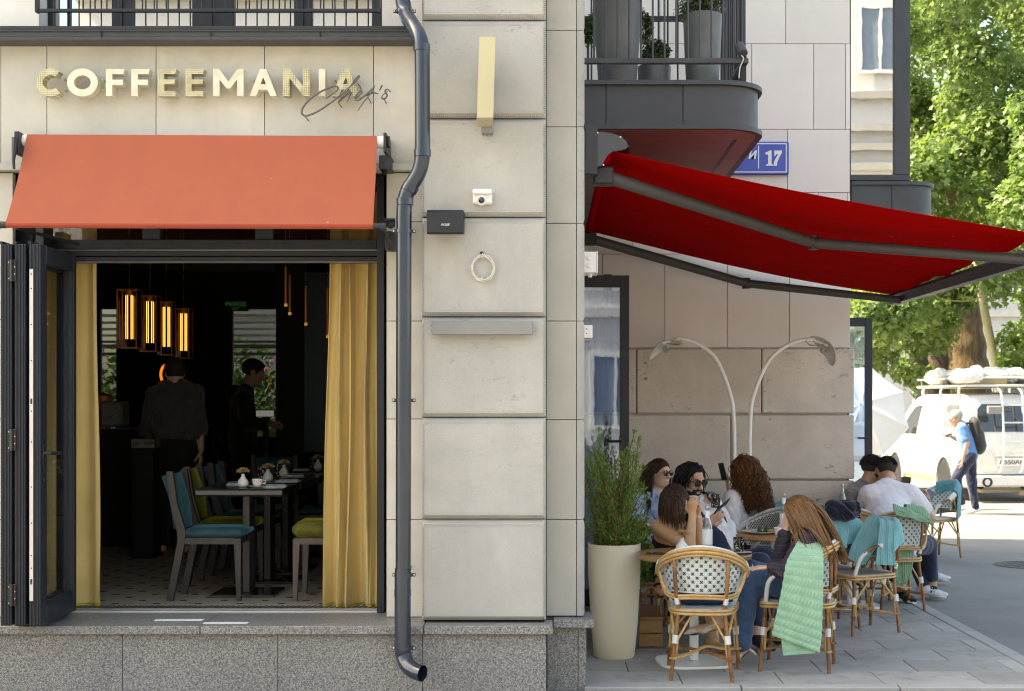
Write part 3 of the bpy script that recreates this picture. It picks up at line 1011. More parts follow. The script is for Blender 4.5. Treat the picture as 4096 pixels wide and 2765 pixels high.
# ceiling grid slats near the back
mm = MB()
for yy in (12.6, 13.4, 14.4): mm.box((RX0 + .3, yy, 3.02), (-2.75, yy + .12, 3.10))
each(mm, 'ceiling_beam', mat_plain('dim_beam', (.05, .05, .055), .7), room)
mm = MB()
n = 17
x0, x1 = GX(1222, 13.2), GX(1345, 13.2)
for i in range(n):
 a = x0 + (x1 - x0) * i / n
 mm.tube([(a, 13.2, GZ(1808, 13.2)), (a, 13.2, GZ(1090, 13.2))], .014, 6)
mm.box((x0 - .014, 13.21, GZ(1808, 13.2)), (x1, 13.3, GZ(1090, 13.2)))
mm.build('fluted_panel', mat_plain('dark_teal_panel', (.012, .045, .058), .5, var=.15), room)
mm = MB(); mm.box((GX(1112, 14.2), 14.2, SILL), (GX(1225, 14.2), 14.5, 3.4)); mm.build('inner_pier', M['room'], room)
# grille in front of the window
gr = thing('floor_grille', 'dark metal grille set in the floor along the open window', 'floor grille', (-2, 8.8, SILL))
mm = MB(); mm.box((-3.0, 8.73, SILL), (XR, 8.738, SILL + .006)); mm.box((-3.0, 8.89, SILL), (XR, 8.9, SILL + .006)); mm.build('border', M['steel'], gr)
s0 = None
x = -2.95
while x < XR - .05:
 if s0 is None:
  mm = MB(); mm.add([(x, 8.74, SILL + .004), (x + .014, 8.74, SILL + .004), (x + .05, 8.888, SILL + .004), (x + .036, 8.888, SILL + .004), (x, 8.74, SILL - .01), (x + .014, 8.74, SILL - .01), (x + .05, 8.888, SILL - .01), (x + .036, 8.888, SILL - .01)],
       [(0, 1, 2, 3), (0, 4, 5, 1), (1, 5, 6, 2), (2, 6, 7, 3), (3, 7, 4, 0)])
  s0 = mm.build('slat', mat_plain('grille_metal', (.11, .10, .09), .45, .5), gr); sx0 = x
 else: clone(s0, (x - sx0, 0, 0))
 x += .034
# garden seen through the rear windows
t = NT('leaf_green')
ri = t.n('NewGeometry')
c = t.ramp(ri.outputs['Random Per Island'], [(0, (.022, .06, .012)), (.5, (.05, .12, .018)), (1, (.10, .19, .03))])
t.set(Base_Color=c, Roughness=.5)
tr = t.n('BsdfTranslucent'); t.l(t.mix(1.0, c, (1.5, 1.5, .7), 'MULTIPLY'), tr.inputs[0])
ms = t.n('MixShader'); ms.inputs[0].default_value = .35
t.l(t.b.outputs[0], ms.inputs[1]); t.l(tr.outputs[0], ms.inputs[2]); t.l(ms.outputs[0], t.out.inputs[0])
M['leaf'] = t.m
def leaf_cloud(name, centers, radii, count, size, mat, parent=None, lobes=False, seed=1, flat=.25, droop=0.0, kind=None):
 """folded leaf blades scattered through the volumes of clumps"""
 r_ = np.random.default_rng(seed)
 centers = np.asarray(centers, float); radii = np.asarray(radii, float)
 if radii.ndim == 1: radii = np.repeat(radii[:, None], 3, 1)
 vol = radii.prod(1); idx = r_.choice(len(centers), count, p=vol / vol.sum())
 d = r_.normal(size=(count, 3)); d /= np.linalg.norm(d, axis=1)[:, None]
 rr = r_.random(count) ** (1 / 2.2)
 c = centers[idx] + d * rr[:, None] * radii[idx]
 n = d * .6 + r_.normal(size=(count, 3)) * .6 + np.array([0, 0, .7]); n /= np.linalg.norm(n, axis=1)[:, None]
 a = np.cross(n, r_.normal(size=(count, 3))); a /= np.linalg.norm(a, axis=1)[:, None]
 a[:, 2] -= droop; a /= np.linalg.norm(a, axis=1)[:, None]
 b = np.cross(n, a); b /= np.linalg.norm(b, axis=1)[:, None]
 n = np.cross(a, b)
 s = size * r_.uniform(.6, 1.3, count)[:, None]
 if lobes:   # five-pointed blade
  prof = [(-.5, 0), (-.25, .42), (.0, .22), (.12, .62), (.28, .20), (.62, 0), (.28, -.20), (.12, -.62), (0, -.22), (-.25, -.42)]
 else:
  prof = [(-.5, 0), (0, .27), (.55, 0), (0, -.27)]
 k = len(prof)
 vs_ = np.empty((count, k, 3))
 for i, (u, w) in enumerate(prof): vs_[:, i] = c + s * (a * u + b * w + n * (abs(w) * flat))
 if lobes:
  faces = np.arange(count * k).reshape(count, k)
 else:
  faces = np.arange(count * k).reshape(count, k)
 o = np_mesh(name, vs_.reshape(-1, 3), faces, mat, parent, smooth=False)
 if kind: o['kind'] = kind
 return o
gb = thing('garden_bush', 'leafy green bush with pink flowers seen through the rear windows of the cafe', 'bush', (-4, 18.5, 0))
cs = [(random.uniform(-6.4, -2.8), random.uniform(18.0, 19.4), random.uniform(.4, 2.4)) for _ in range(60)]
leaf_cloud('foliage', cs, [random.uniform(.3, .5) for _ in cs], 9000, .11, M['leaf'], gb, seed=3)
mm = MB()
for x in (-5.6, -4.6, -3.7, -3.1): mm.tube([(x, 18.8, -.02), (x + .1, 18.7, 1.2), (x + .3, 18.6, 2.2)], [.04, .03, .015], 6)
each(mm, 'stem', mat_plain('brown_bark', (.10, .07, .045), .9), gb)
mm = MB()
for _ in range(16):
 mm.ball((random.uniform(-6, -3), random.uniform(17.7, 17.95), random.uniform(1.0, 2.4)), .035, 6, 4)
each(mm, 'flower', mat_plain('pink_petal', (.6, .22, .35), .7), gb)
ab = thing('slatted_canopy', 'pale horizontal slats of a canopy outside the rear cafe windows', 'canopy', (-4, 17.0, 2.6))
for k, (py, h, col) in enumerate(((1262, 12, 'paper'), (1290, 10, 'paper'), (1316, 10, 'paper'), (1341, 9, 'paper'), (1366, 9, 'steel'), (1385, 16, 'steel'), (1415, 12, 'bar_grey'))):
 mm = MB(); mm.box((-6.3, 17.0 + k * .01, GZ(py + h / 2, 17)), (-2.7, 17.06 + k * .01, GZ(py - h / 2, 17))); mm.build('slat', M[col], ab)
mm = MB()
for x in (-6.2, -2.85): mm.box((x, 17.12, -.02), (x + .06, 17.18, 2.9))
each(mm, 'post', M['black_metal'], ab)
# ---------------------------------------------------------------- shop sign
from mathutils.geometry import tessellate_polygon
def prism_holes(mb, loops, a, b):
 """outline with holes (x,z loops) pushed from depth a to b"""
 tris = tessellate_polygon([[Vector((p[0], p[1], 0)) for p in lp] for lp in loops])
 flat = [p for lp in loops for p in lp]
 n = len(flat)
 vs_ = [(p[0], a, p[1]) for p in flat] + [(p[0], b, p[1]) for p in flat]
 fs = [tuple(t_) for t_ in tris] + [tuple(n + i for i in reversed(t_)) for t_ in tris]
 off = 0
 for lp in loops:
  k = len(lp)
  fs += [(off + i, off + (i + 1) % k, n + off + (i + 1) % k, n + off + i) for i in range(k)]
  off += k
 mb.add(vs_, fs)
t = NT('gold_sky_reflect')  # pale gold holds the bright sky and houses mirrored in these letters
v = t.pos()
t.set(Base_Color=t.mix(t.ramp(t.noise(v, 14, 2), [(.4, 0), (.6, 1)]), (.74, .68, .54), (.66, .60, .43)), Metallic=.35, Roughness=.3)
M['gold_sky_reflect'] = t.m
t = NT('gold_mosaic')  # tiled gold, darkened for the dimmer reflections in these letters
v = t.pos()
sx_ = t.n('SeparateXYZ'); t.l(v, sx_.inputs[0])
def _grid(sock, pitch, lw):
 a = t.n('Math', operation='DIVIDE'); t.l(sock, a.inputs[0]); a.inputs[1].default_value = pitch
 f = t.n('Math', operation='FRACT'); t.l(a.outputs[0], f.inputs[0])
 g = t.n('Math', operation='LESS_THAN'); t.l(f.outputs[0], g.inputs[0]); g.inputs[1].default_value = lw
 return g.outputs[0]
gg = t.n('Math', operation='MAXIMUM'); t.l(_grid(sx_.outputs[0], .0128, .26), gg.inputs[0]); t.l(_grid(sx_.outputs[2], .0128, .26), gg.inputs[1])
tile = t.mix(t.ramp(t.noise(v, 20, 2), [(.42, 0), (.58, 1)]), (.27, .21, .075), (.47, .40, .18))
t.set(Base_Color=t.mix(gg.outputs[0], tile, (.64, .60, .46)), Metallic=.35, Roughness=.28)
t.bump(gg.outputs[0], .4, .002)
M['gold_mosaic'] = t.m
M['brass'] = mat_plain('brass', (.62, .46, .16), .3, .85, var=.1)
YL0, YL1 = 8.285, 8.355
Lp = lambda px, py: (GX(px, YL0), GZ(py, YL0))
sign = thing('shop_sign', 'gold raised letters COFFEEMANIA on the tan stone above the orange awning', 'shop sign', (GX(790, 8.36), 8.36, GZ(330, 8.36)))
def arc_letter(cx, cy, rx, ry, w, a0, a1, n=30):
 o = [(cx + rx * math.cos(a0 + (a1 - a0) * i / n), cy - ry * math.sin(a0 + (a1 - a0) * i / n)) for i in range(n + 1)]
 i_ = [(cx + (rx - w) * math.cos(a0 + (a1 - a0) * i / n), cy - (ry - w) * math.sin(a0 + (a1 - a0) * i / n)) for i in range(n + 1)]
 return o, i_
def letter(ch, x0, x1, y0=275.5, y1=383.5):
 s = 26; mid = (x0 + x1) / 2
 if ch == 'F': lp = [[(x0, y0), (x1, y0), (x1 - 6, y0 + 21), (x0 + s, y0 + 21), (x0 + s, y0 + 43), (x1 - 8, y0 + 43), (x1 - 8, y0 + 64), (x0 + s, y0 + 64), (x0 + s, y1), (x0, y1)]]
 elif ch == 'E': lp = [[(x0, y0), (x1, y0), (x1 - 6, y0 + 20), (x0 + s, y0 + 20), (x0 + s, y0 + 42), (x1 - 6, y0 + 42), (x1 - 6, y0 + 61), (x0 + s, y0 + 61), (x0 + s, y1 - 20), (x1 - 4, y1 - 20), (x1 - 4, y1), (x0, y1)]]
 elif ch == 'M': lp = [[(x0, y1), (x0, y0), (x0 + 24, y0), (mid, y0 + 50), (x1 - 24, y0), (x1, y0), (x1, y1), (x1 - 26, y1), (x1 - 26, y0 + 43), (mid + 7, y0 + 78), (mid - 7, y0 + 78), (x0 + 26, y0 + 43), (x0 + 26, y1)]]
 elif ch == 'A': lp = [[(x0, y1), (mid - 12, y0), (mid + 12, y0), (x1, y1), (x1 - 26, y1), (x1 - 38, y1 - 25), (x0 + 38, y1 - 25), (x0 + 26, y1)], [(mid, y0 + 33), (mid + 11, y0 + 61), (mid - 11, y0 + 61)]]
 elif ch == 'N': lp = [[(x0, y1), (x0, y0), (x0 + 26, y0), (x1 - 26, y0 + 68), (x1 - 26, y0), (x1, y0), (x1, y1), (x1 - 24, y1), (x0 + 26, y0 + 37), (x0 + 26, y1)]]
 elif ch == 'I': lp = [[(x0, y0), (x1, y0), (x1, y1), (x0, y1)]]
 elif ch == 'O':
  o, i_ = arc_letter(mid, (y0 + y1) / 2, (x1 - x0) / 2, (y1 - y0) / 2 + 2, 28, 0, 2 * math.pi, 40)
  lp = [o[:-1], i_[:-1]]
 elif ch == 'C':
  o, i_ = arc_letter(x0 + 58, (y0 + y1) / 2, 58, (y1 - y0) / 2 + 2, 27, math.radians(52), math.radians(312), 34)
  lp = [o + i_[::-1]]
 return [[Lp(*p) for p in l_] for l_ in lp]
for ch, x0, x1, mosaic in (('C', 144, 247, 1), ('O', 268, 391, 0), ('F', 423, 499, 0), ('F', 525, 599, 0), ('E', 631, 706, 1), ('E', 740, 817, 1), ('M', 852, 974, 0), ('A', 998, 1107, 0), ('N', 1132, 1238, 1), ('I', 1275, 1301, 0), ('A', 1328, 1438, 1)):
 lp = letter(ch, x0, x1)
 mm = MB(); prism_holes(mm, lp, YL0, YL1)
 cx = sum(p[0] for p in lp[0]) / len(lp[0])
 for dz in (.03, -.03): mm.box((lp[0][0][0] + .002, YL1, GZ(330, 8.3) + dz - .004), (lp[0][0][0] + .01, 8.41, GZ(330, 8.3) + dz + .004))
 lo = mm.build('letter', M['gold_mosaic' if mosaic else 'gold_sky_reflect'], sign)
scr = thing('script_sign', 'dark grey handwritten script reading Chef\'s across the last gold letters', 'script sign', (GX(1380, 8.26), 8.26, GZ(410, 8.26)))
YSg = 8.262
def Lz(zx, zy): return (GX(800 + zx * .3442, YSg), YSg, GZ(230 + zy * .3442, YSg))
def smooth_path(pts, n=4):
 """Catmull-Rom through points"""
 pts = [Vector(p) for p in pts]
 out = []
 for i in range(len(pts) - 1):
  p0 = pts[max(i - 1, 0)]; p1 = pts[i]; p2 = pts[i + 1]; p3 = pts[min(i + 2, len(pts) - 1)]
  for k in range(n):
   u = k / n
   out.append(.5 * ((2 * p1) + (p2 - p0) * u + (2 * p0 - 5 * p1 + 4 * p2 - p3) * u * u + (3 * p1 - p0 - 3 * p2 + p3) * u ** 3))
 out.append(pts[-1])
 return out
M['script'] = mat_plain('dark_grey_metal', (.115, .105, .098), .45, .2, var=.1)
strokes = [
 [(1462, 478), (1530, 430), (1592, 380), (1603, 348), (1560, 336), (1480, 362), (1380, 412), (1270, 492), (1200, 580), (1183, 640), (1215, 678), (1290, 666), (1400, 612), (1560, 500), (1700, 382), (1800, 292), (1850, 235), (1846, 217), (1808, 255), (1750, 340), (1680, 430), (1608, 522)],
 [(1608, 522), (1680, 452), (1752, 402), (1742, 442), (1712, 515)],
 [(1795, 488), (1850, 432), (1880, 398), (1862, 390), (1820, 430), (1802, 480), (1835, 496), (1895, 458), (1960, 402), (2020, 342), (2024, 338), (1980, 420), (1900, 520), (1830, 622)],
 [(1930, 442), (2000, 406), (2072, 418)], [(2114, 312), (2082, 378)],
 [(2215, 396), (2180, 364), (2150, 372), (2152, 402), (2170, 432), (2150, 468), (2110, 470), (2122, 430), (2178, 388)]]
for k, st in enumerate(strokes):
 pts = smooth_path([Lz(*p) for p in st], 5)
 pts = [p + Vector((0, -.0006 * i / 5 + k * .004, 0)) for i, p in enumerate(pts)]
 n = len(pts)
 base = .0062 if k == 0 else .0050
 rr = [base * (.55 + .45 * math.sin(math.pi * min(1, (i + .6) / n) ** .8)) for i in range(n)]
 mm = MB(); mm.tube(pts, rr, 8); mm.build('stroke', M['script'], scr, 50)
mm = MB()
for p in ((1215, 678), (1608, 522), (1955, 470), (2135, 475), (1835, 300)):
 a = Vector(Lz(*p)); mm.tube([a, a + Vector((0, .135, 0))], .003, 6)
mm.build('standoff', M['black_metal'], scr)
# ---------------------------------------------------------------- orange awning over the window
aw = thing('orange_awning', 'flat orange fabric awning pulled down over the open cafe window', 'awning', (GX(810, 8.3), 8.3, GZ(600, 8.3)))
M['orange'] = mat_cloth('orange_acrylic_canvas', (.47, .125, .068), .85, weave=600, var=.012, trans=.18, sheen=.1, specks=9)
yt, yb_ = 8.20, 7.97
A = Vector((GX(108, yt), yt, GZ(538, yt))); B = Vector((GX(1508, yt), yt, GZ(545, yt)))
Cc = Vector((GX(22, yb_), yb_, GZ(893, yb_))); D_ = Vector((GX(1492, yb_), yb_, GZ(898, yb_)))
def orange_fn(u, w):
 p = (A * (1 - u) + B * u) * (1 - w) + (Cc * (1 - u) + D_ * u) * w
 s = math.sin(math.pi * w)
 seam = math.exp(-((u - .508 - .006 * math.sin(w * 3)) / .0025) ** 2) * .0022
 return p + Vector((0, .018 * s - seam + .0016 * math.sin(u * 9 + 2 * w) * s, -.006 * s))
mm = MB(); mm.sheet(orange_fn, 120, 14, .002); mm.build('fabric', M['orange'], aw, 60)
mm = MB(); mm.tube([Cc + Vector((0, .012, -.008)), D_ + Vector((0, .012, -.008))], .017, 12)
mm.build('front_bar', mat_cloth('red_hem', (.36, .05, .02), .7, var=.03), aw, 60)
mm = MB(); mm.tube([A + Vector((-.03, .03, -.03)), B + Vector((.04, .03, -.03))], .036, 16); mm.build('roller', M['white'], aw, 40)
mm = MB()
xb = B.x
mm.box((xb + .041, 8.16, B.z - .10), (xb + .058, 8.40, B.z + .015), .004)
mm.lathe([(.0, -.03), (.03, -.03), (.034, -.02), (.034, .0), (.0, .0)], (xb + .072, 8.22, B.z - .03), 16, Matrix.Rotation(math.radians(90), 3, 'Y'))
mm.box((xb + .008, 8.235, B.z - .185), (xb + .075, 8.40, B.z - .103), .003)
mm.build('bracket', M['black_metal'], aw, 40)
mm = MB()
xa = A.x
mm.box((xa - .06, 8.16, A.z - .12), (xa - .032, 8.40, A.z + .012), .004)
mm.tube([(xa - .048, 8.15, A.z - .03), (xa - .052, 8.13, A.z - .16), (xa - .052, 8.14, A.z - .21)], [.022, .010, .008], 8)
mm.build('bracket', M['black_metal'], aw, 40)
for end, xx in ((Cc, -1), (D_, 1)):
 mm = MB()
 e = end + Vector((0, .012, -.008))
 mm.tube([e, e + Vector((xx * .05, 0, 0))], [.019, .019], 10)
 mm.lathe([(0, -.015), (.024, -.015), (.024, .015), (0, .015)], e + Vector((xx * .055, 0, -.004)), 12, Matrix.Rotation(math.radians(90), 3, 'Y'))
 mm.tube([e + Vector((xx * .055, 0, 0)), Vector((e.x + xx * .075, 8.30, e.z - .10))] if xx > 0 else [e + Vector((.05, .02, -.015)), Vector((e.x + .26, 8.42, e.z - .06))], .010, 8)
 mm.build('side_arm', M['black_metal'], aw, 40)
mm = MB()
xr_ = D_.x + .055
mm.box((xr_ - .03, 8.30, GZ(1000, 8.3)), (xr_ + .03, 8.56, GZ(925, 8.3)), .004)
for k in range(3): mm.tube([(xr_ - .03, 8.29, GZ(880, 8.3) - .018 * k), (xr_ + .035, 8.29, GZ(880, 8.3) - .018 * k)], .009, 8)
mm.ball((xr_ + .01, 8.27, GZ(900, 8.27)), .022, 8, 6); mm.ball((xr_ + .0, 8.27, GZ(935, 8.27)), .016, 8, 6)
mm.build('spring_joint', M['black_metal'], aw, 40); mm = MB()
mm.box((-3.02, 8.40, GZ(1000, 8.4)), (-2.97, 8.56, GZ(900, 8.4)), .004)
for k in range(3): mm.tube([(-3.03 + k * .022, 8.36, GZ(985, 8.4)), (-3.03 + k * .022, 8.42, GZ(985, 8.4))], .012, 8)
mm.build('spring_joint', M['black_metal'], aw, 40)
# ---------------------------------------------------------------- downpipe
dp = thing('downpipe', 'glossy blue-grey metal downpipe with offset bends beside the pilaster', 'downpipe', (GX(1617, 8.25), 8.25, 0))
yl, yu = 7.99, 7.96
path = [(GX(1603, 8.16), 8.16, 4.75), P(1606, -120, 8.16), P(1609, -20, 8.16), P(1618, 36, 8.15), P(1632, 72, 8.10), P(1658, 112, 8.03), P(1678, 150, 7.98), P(1687, 190, yu), P(1689, 240, yu), P(1690, 560, yu), P(1690, 615, yu), P(1683, 665, 7.965), P(1668, 705, 7.97), P(1644, 742, 7.98), P(1627, 775, 7.985), P(1618, 815, yl), P(1616, 860, yl)]
R_ = .0435
mm = MB(); mm.tube(smooth_path(path, 4) + [P(1613, 2275, yl)], R_, 24, up=(0, -1, 0)); mm.build('pipe', M['pipe'], dp, 50)
mm = MB()
low = [P(1613, 2275, yl), P(1611, 2330, yl), P(1611, 2590, yl), P(1615, 2620, yl), P(1624, 2650, 7.97), P(1641, 2672, 7.94), P(1668, 2688, 7.91), P(1690, 2694, 7.89)]
mm.tube(smooth_path(low, 5), R_ * 1.06, 24, caps=False, up=(0, -1, 0)); mm.build('shoe', M['pipe'], dp, 50)
for py, pxx, yy in ((190, 1687, yu), (612, 1690, yu), (752, 1640, 7.98), (806, 1620, 7.987), (2370, 1611, yl), (2580, 1611, yl)):
 mm = MB(); c_ = P(pxx, py, yy)
 tilt = Matrix.Identity(3) if py not in (752,) else Matrix.Rotation(math.radians(28), 3, 'Y')
 mm.lathe([(R_ * 1.0, -.022), (R_ * 1.10, -.02), (R_ * 1.10, .018), (R_ * 1.0, .02)], c_, 24, tilt); mm.build('sleeve', M['pipe'], dp, 40)
for py in (925, 1601, 2299, 2592, 45):
 pxx, yy = (1616, yl) if py != 45 else (1618, 8.15)
 c_ = P(pxx, py, yy)
 mm = MB(); mm.lathe([(R_ * 1.02, -.009), (R_ * 1.14, -.009), (R_ * 1.14, .009), (R_ * 1.02, .009)], c_, 24)
 for sgn in (-1, 1): mm.box((c_.x + sgn * R_ * 1.05, c_.y - .004, c_.z - .010), (c_.x + sgn * (R_ + .022), c_.y + .004, c_.z + .010), .003)
 mm.tube([c_ + Vector((0, R_, 0)), (c_.x, 8.41, c_.z)], .006, 6)
 cl = mm.build('clamp', M['pipe'], dp, 40)
 mm = MB()
 for sgn in (-1, 1): mm.ball(c_ + Vector((sgn * (R_ + .014), -.006, 0)), .006, 8, 5)
 mm.build('screw', M['alu'], cl)
# ---------------------------------------------------------------- fixtures on the pilaster
wl = thing('wall_lamp', 'tall pale gold box lamp projecting high on the pilaster', 'wall lamp', P(1940, 330, 8.18))
yf, yk = 7.84, 8.10
q = [P(1918, 147, yf), P(1982, 147, yf), P(1973, 470, yf), P(1908, 470, yf)]
dx = .035
mm = MB()
bk = [p + Vector((-.016, yk - yf, 0)) for p in q]
mm.add(q + bk, [(0, 1, 2, 3), (7, 6, 5, 4), (0, 4, 5, 1), (1, 5, 6, 2), (2, 6, 7, 3), (3, 7, 4, 0)])
mm.build('shade', mat_plain('pale_gold_sheet', (.54, .48, .29), .45, .2, var=.06, scale=3), wl)
mm = MB(); mm.box((q[3].x + .012, yk, q[3].z - .035), (q[2].x - .012, 8.19, q[3].z + .30), .003); mm.build('back_plate', M['bar_grey'], wl)
cc = thing('security_camera', 'small white wall camera with a dark dome lens on the pilaster', 'security camera', P(1917, 787, 8.18))
y0 = 8.09
mm = MB()
mm.box((GX(1890, y0), y0 + .025, GZ(812, y0)), (GX(1968, y0), 8.182, GZ(762, y0)), .008)
mm.box((GX(1890, y0), y0, GZ(776, y0)), (GX(1968, y0), 8.182, GZ(755, y0)), .007)
mm.build('housing', M['white'], cc, 40)
mm = MB(); mm.lathe([(.034, 0), (.03, .008), (.0, .012)], P(1926, 800, y0 + .028), 18, Matrix.Rotation(math.radians(115), 3, 'X')); mm.build('collar', M['white'], cc, 40)
mm = MB(); mm.ball(P(1926, 800, y0 + .022), .019, 14, 9); mm.build('lens', mat_plain('dark_dome', (.008, .008, .01), .08, coat=1), cc, 60)
sp_ = thing('wall_speaker', 'black box loudspeaker on the edge of the pilaster beside the downpipe', 'loudspeaker', P(1778, 880, 8.15))
y0 = 7.99
sx0_, sx1_ = GX(1707, y0), GX(1852, y0)
mm = MB()
prof = [(8.16, GZ(838, y0)), (y0 + .02, GZ(838, y0)), (y0, GZ(850, y0)), (y0, GZ(932, y0) + .004), (y0 + .01, GZ(935, y0)), (8.14, GZ(925, y0))]
mm.prism(prof, sx0_, sx1_, 'x'); mm.build('cabinet', mat_plain('speaker_black', (.013, .014, .019), .55, var=.15, bump=.3, bscale=500), sp_)
mm = MB(); mm.box((sx0_ + .03, 8.14, GZ(905, 8.14)), (sx1_ - .03, 8.185, GZ(860, 8.14))); mm.build('wall_mount', M['black'], sp_)
FONT_CACHE = {}
def text_mesh(body, size, mat, parent, origin, xdir=(1, 0, 0), zdir=(0, 0, 1), depth=.002, shear=0.0, align='CENTER', bold=0.0, name='lettering', stretch=1.0):
 cu = bpy.data.curves.new(name, 'FONT')
 cu.body = body; cu.size = size; cu.align_x = align; cu.align_y = 'CENTER'; cu.extrude = depth; cu.shear = shear; cu.offset = bold
 o = bpy.data.objects.new(name, cu); COL.objects.link(o)
 bpy.context.view_layer.update()
 me = bpy.data.meshes.new_from_object(o.evaluated_get(bpy.context.evaluated_depsgraph_get()))
 bpy.data.objects.remove(o)
 X = Vector(xdir).normalized(); Z = Vector(zdir).normalized(); N = X.cross(Z)
 off = wloc(parent)
 for v_ in me.vertices:
  c_ = v_.co
  v_.co = Vector(origin) + X * c_.x * stretch + Z * c_.y - N * c_.z * -1 - off
 me.materials.clear(); me.materials.append(mat)
 r_ = bpy.data.objects.new(name, me); COL.objects.link(r_); r_.parent = parent
 return r_
text_mesh('BOSE', .0165, M['alu'], sp_, P(1780, 899, y0 - .001), shear=.3, depth=.001, bold=.0004, stretch=1.2)
cl_ = thing('cable_loop', 'coil of thin white cable hanging from a hole in the pilaster', 'cable', P(1932, 1065, 8.17))
mm = MB()
pts = [P(1928, 1012, 8.19), P(1932, 1018, 8.165), P(1928, 1030, 8.16)]
cz = P(1932, 1072, 8.163)
for i in range(4 * 26):
 a = math.pi * .5 + 2 * math.pi * i / 26
 k = i // 26
 rr = .0635 + .0028 * ((i * 7) % 5 - 2) * .3 + .004 * math.sin(k * 2.1)
 pts.append(cz + Vector((rr * math.cos(a) + .004 * math.sin(k * 3), -.004 * k + .002 * math.sin(i), rr * 1.12 * math.sin(a) + .004 * math.cos(k * 2))))
mm.tube(pts, .0042, 6); mm.build('cable', mat_plain('cream_cable', (.72, .67, .58), .5), cl_, 60)
mm = MB(); mm.lathe([(.0, -.002), (.011, -.002), (.011, .0), (.0, .0)], P(1927, 1013, 8.178), 14, Matrix.Rotation(math.radians(90), 3, 'X')); mm.build('hole', M['black'], cl_)
mm = MB()
for an in (math.pi / 2, -math.pi / 2 - .1):
 c_ = cz + Vector((.056 * math.cos(an), -.006, .062 * math.sin(an)))
 mm.tube([c_ + Vector((.0, .010 * math.cos(b), .013 * math.sin(b))) for b in np.linspace(0, 6.28, 9)], .002, 5)
mm.build('tie', M['white'], cl_)
br = thing('bar_lamp', 'long grey bar light fixed across the middle of the pilaster', 'bar lamp', P(1930, 1312, 8.15))
y0 = 8.11
mm = MB(); mm.box((GX(1728, y0), y0, GZ(1338, y0)), (GX(2130, y0), 8.165, GZ(1284, y0)), .002); mm.build('housing', M['bar_grey'], br)
mm = MB(); mm.box((GX(1740, y0), 8.165, GZ(1325, y0)), (GX(2118, y0), 8.19, GZ(1297, y0))); mm.build('mount', M['alu'], br)
mm = MB(); mm.box((GX(1726, y0) - .002, y0 + .02, GZ(1303, y0)), (GX(1728, y0), y0 + .03, GZ(1299, y0))); mm.box((GX(1726, y0) - .002, y0 + .02, GZ(1325, y0)), (GX(1728, y0), y0 + .03, GZ(1321, y0))); mm.build('screw', M['black'], br)
# boxes on the side wall of the corner
jb = thing('junction_box', 'white plastic junction box with round caps on the corner under the red awning', 'junction box', (XC + .02, 8.75, GZ(1050, 8.75)))
y0 = 8.60
mm = MB(); mm.box((.19, y0, GZ(1090, y0)), (GX(2385, y0), y0 + .22, GZ(1006, y0)), .004); mm.box((GX(2385, y0) + .001, y0 - .002, GZ(1092, y0)), (GX(2391, y0), y0 + .222, GZ(1004, y0)), .002); mm.build('box', M['white'], jb)
mm = MB()
for py in (1032, 1062): mm.lathe([(.0, 0), (.014, 0), (.012, -.008), (0, -.009)], (GX(2356, y0), y0 - .001, GZ(py, y0)), 14, Matrix.Rotation(math.radians(-90), 3, 'X'))
mm.lathe([(0, -.02), (.012, -.02), (.015, 0), (0, 0)], (GX(2362, y0), y0 + .1, GZ(1090, y0)), 12)
mm.build('cap', M['white'], jb, 40)
jb = thing('sensor_box', 'small white box with two dark dots low on the corner below the junction box', 'sensor box', (XC + .02, 8.75, GZ(1330, 8.75)))
mm = MB(); mm.box((.19, y0, GZ(1352, y0)), (GX(2370, y0), y0 + .08, GZ(1300, y0)), .004); mm.build('box', M['white_metal'], jb)
mm = MB(); mm.box((.19, y0 + .005, GZ(1366, y0)), (GX(2366, y0), y0 + .07, GZ(1352, y0)), .004); mm.build('lower_lens', M['bar_grey'], jb)
mm = MB()
for py in (1316, 1334): mm.ball((GX(2347, y0), y0, GZ(py, y0)), .004, 8, 5)
mm.build('dot', mat_plain('dark_red', (.12, .02, .02), .5), jb)
# ---------------------------------------------------------------- house number plate
M['plate_blue'] = mat_plain('blue_enamel', (.045, .085, .44), .35, var=.05)
pt = thing('house_number_plate', 'blue street plate with white border and number 17 on the terrace wall', 'street plate', (GX(3050, 12.37), 12.37, GZ(632, 12.37)))
yp = 12.355
px0, px1 = 2600, 3156
mm = MB(); mm.box((GX(px0, yp), yp, GZ(698, yp)), (GX(px1, yp), 12.398, GZ(566, yp)), .008); mm.build('plate', M['plate_blue'], pt)
mm = MB()
yl_ = yp - .003
for a, b, c_, d in ((px0 + 8, px1 - 9, 573, 577), (px0 + 8, px1 - 9, 686, 690), (px1 - 13, px1 - 9, 577, 686), (px0 + 8, px0 + 12, 577, 686), (3032, 3036, 583, 674)):
 mm.box((GX(a, yp), yl_, GZ(d, yp)), (GX(b, yp), yp - .0002, GZ(c_, yp)))
mm.build('border', M['paper'], pt)
mm = MB()
pp = lambda x, y: (GX(x, yp), GZ(y, yp))
one = [(3064, 663), (3064, 658), (3072, 656), (3072, 617), (3062, 619), (3061, 611), (3080, 602), (3086, 602), (3086, 656), (3093, 658), (3093, 663)]
seven = [(3097, 602), (3128, 602), (3127, 612), (3116, 632), (3109, 650), (3108, 663), (3093, 663), (3095, 650), (3103, 633), (3113, 617), (3104, 617), (3101, 624), (3097, 624)]
seven[6] = (3095, 663)
for poly in (one, seven): mm.prism([pp(*p) for p in poly], yl_, yp - .0002)
mm.build('number', M['paper'], pt)
text_mesh('\u0438', .13, M['paper'], pt, (GX(3008, yp), yl_, GZ(617, yp)), shear=.18, depth=.001, bold=.002)
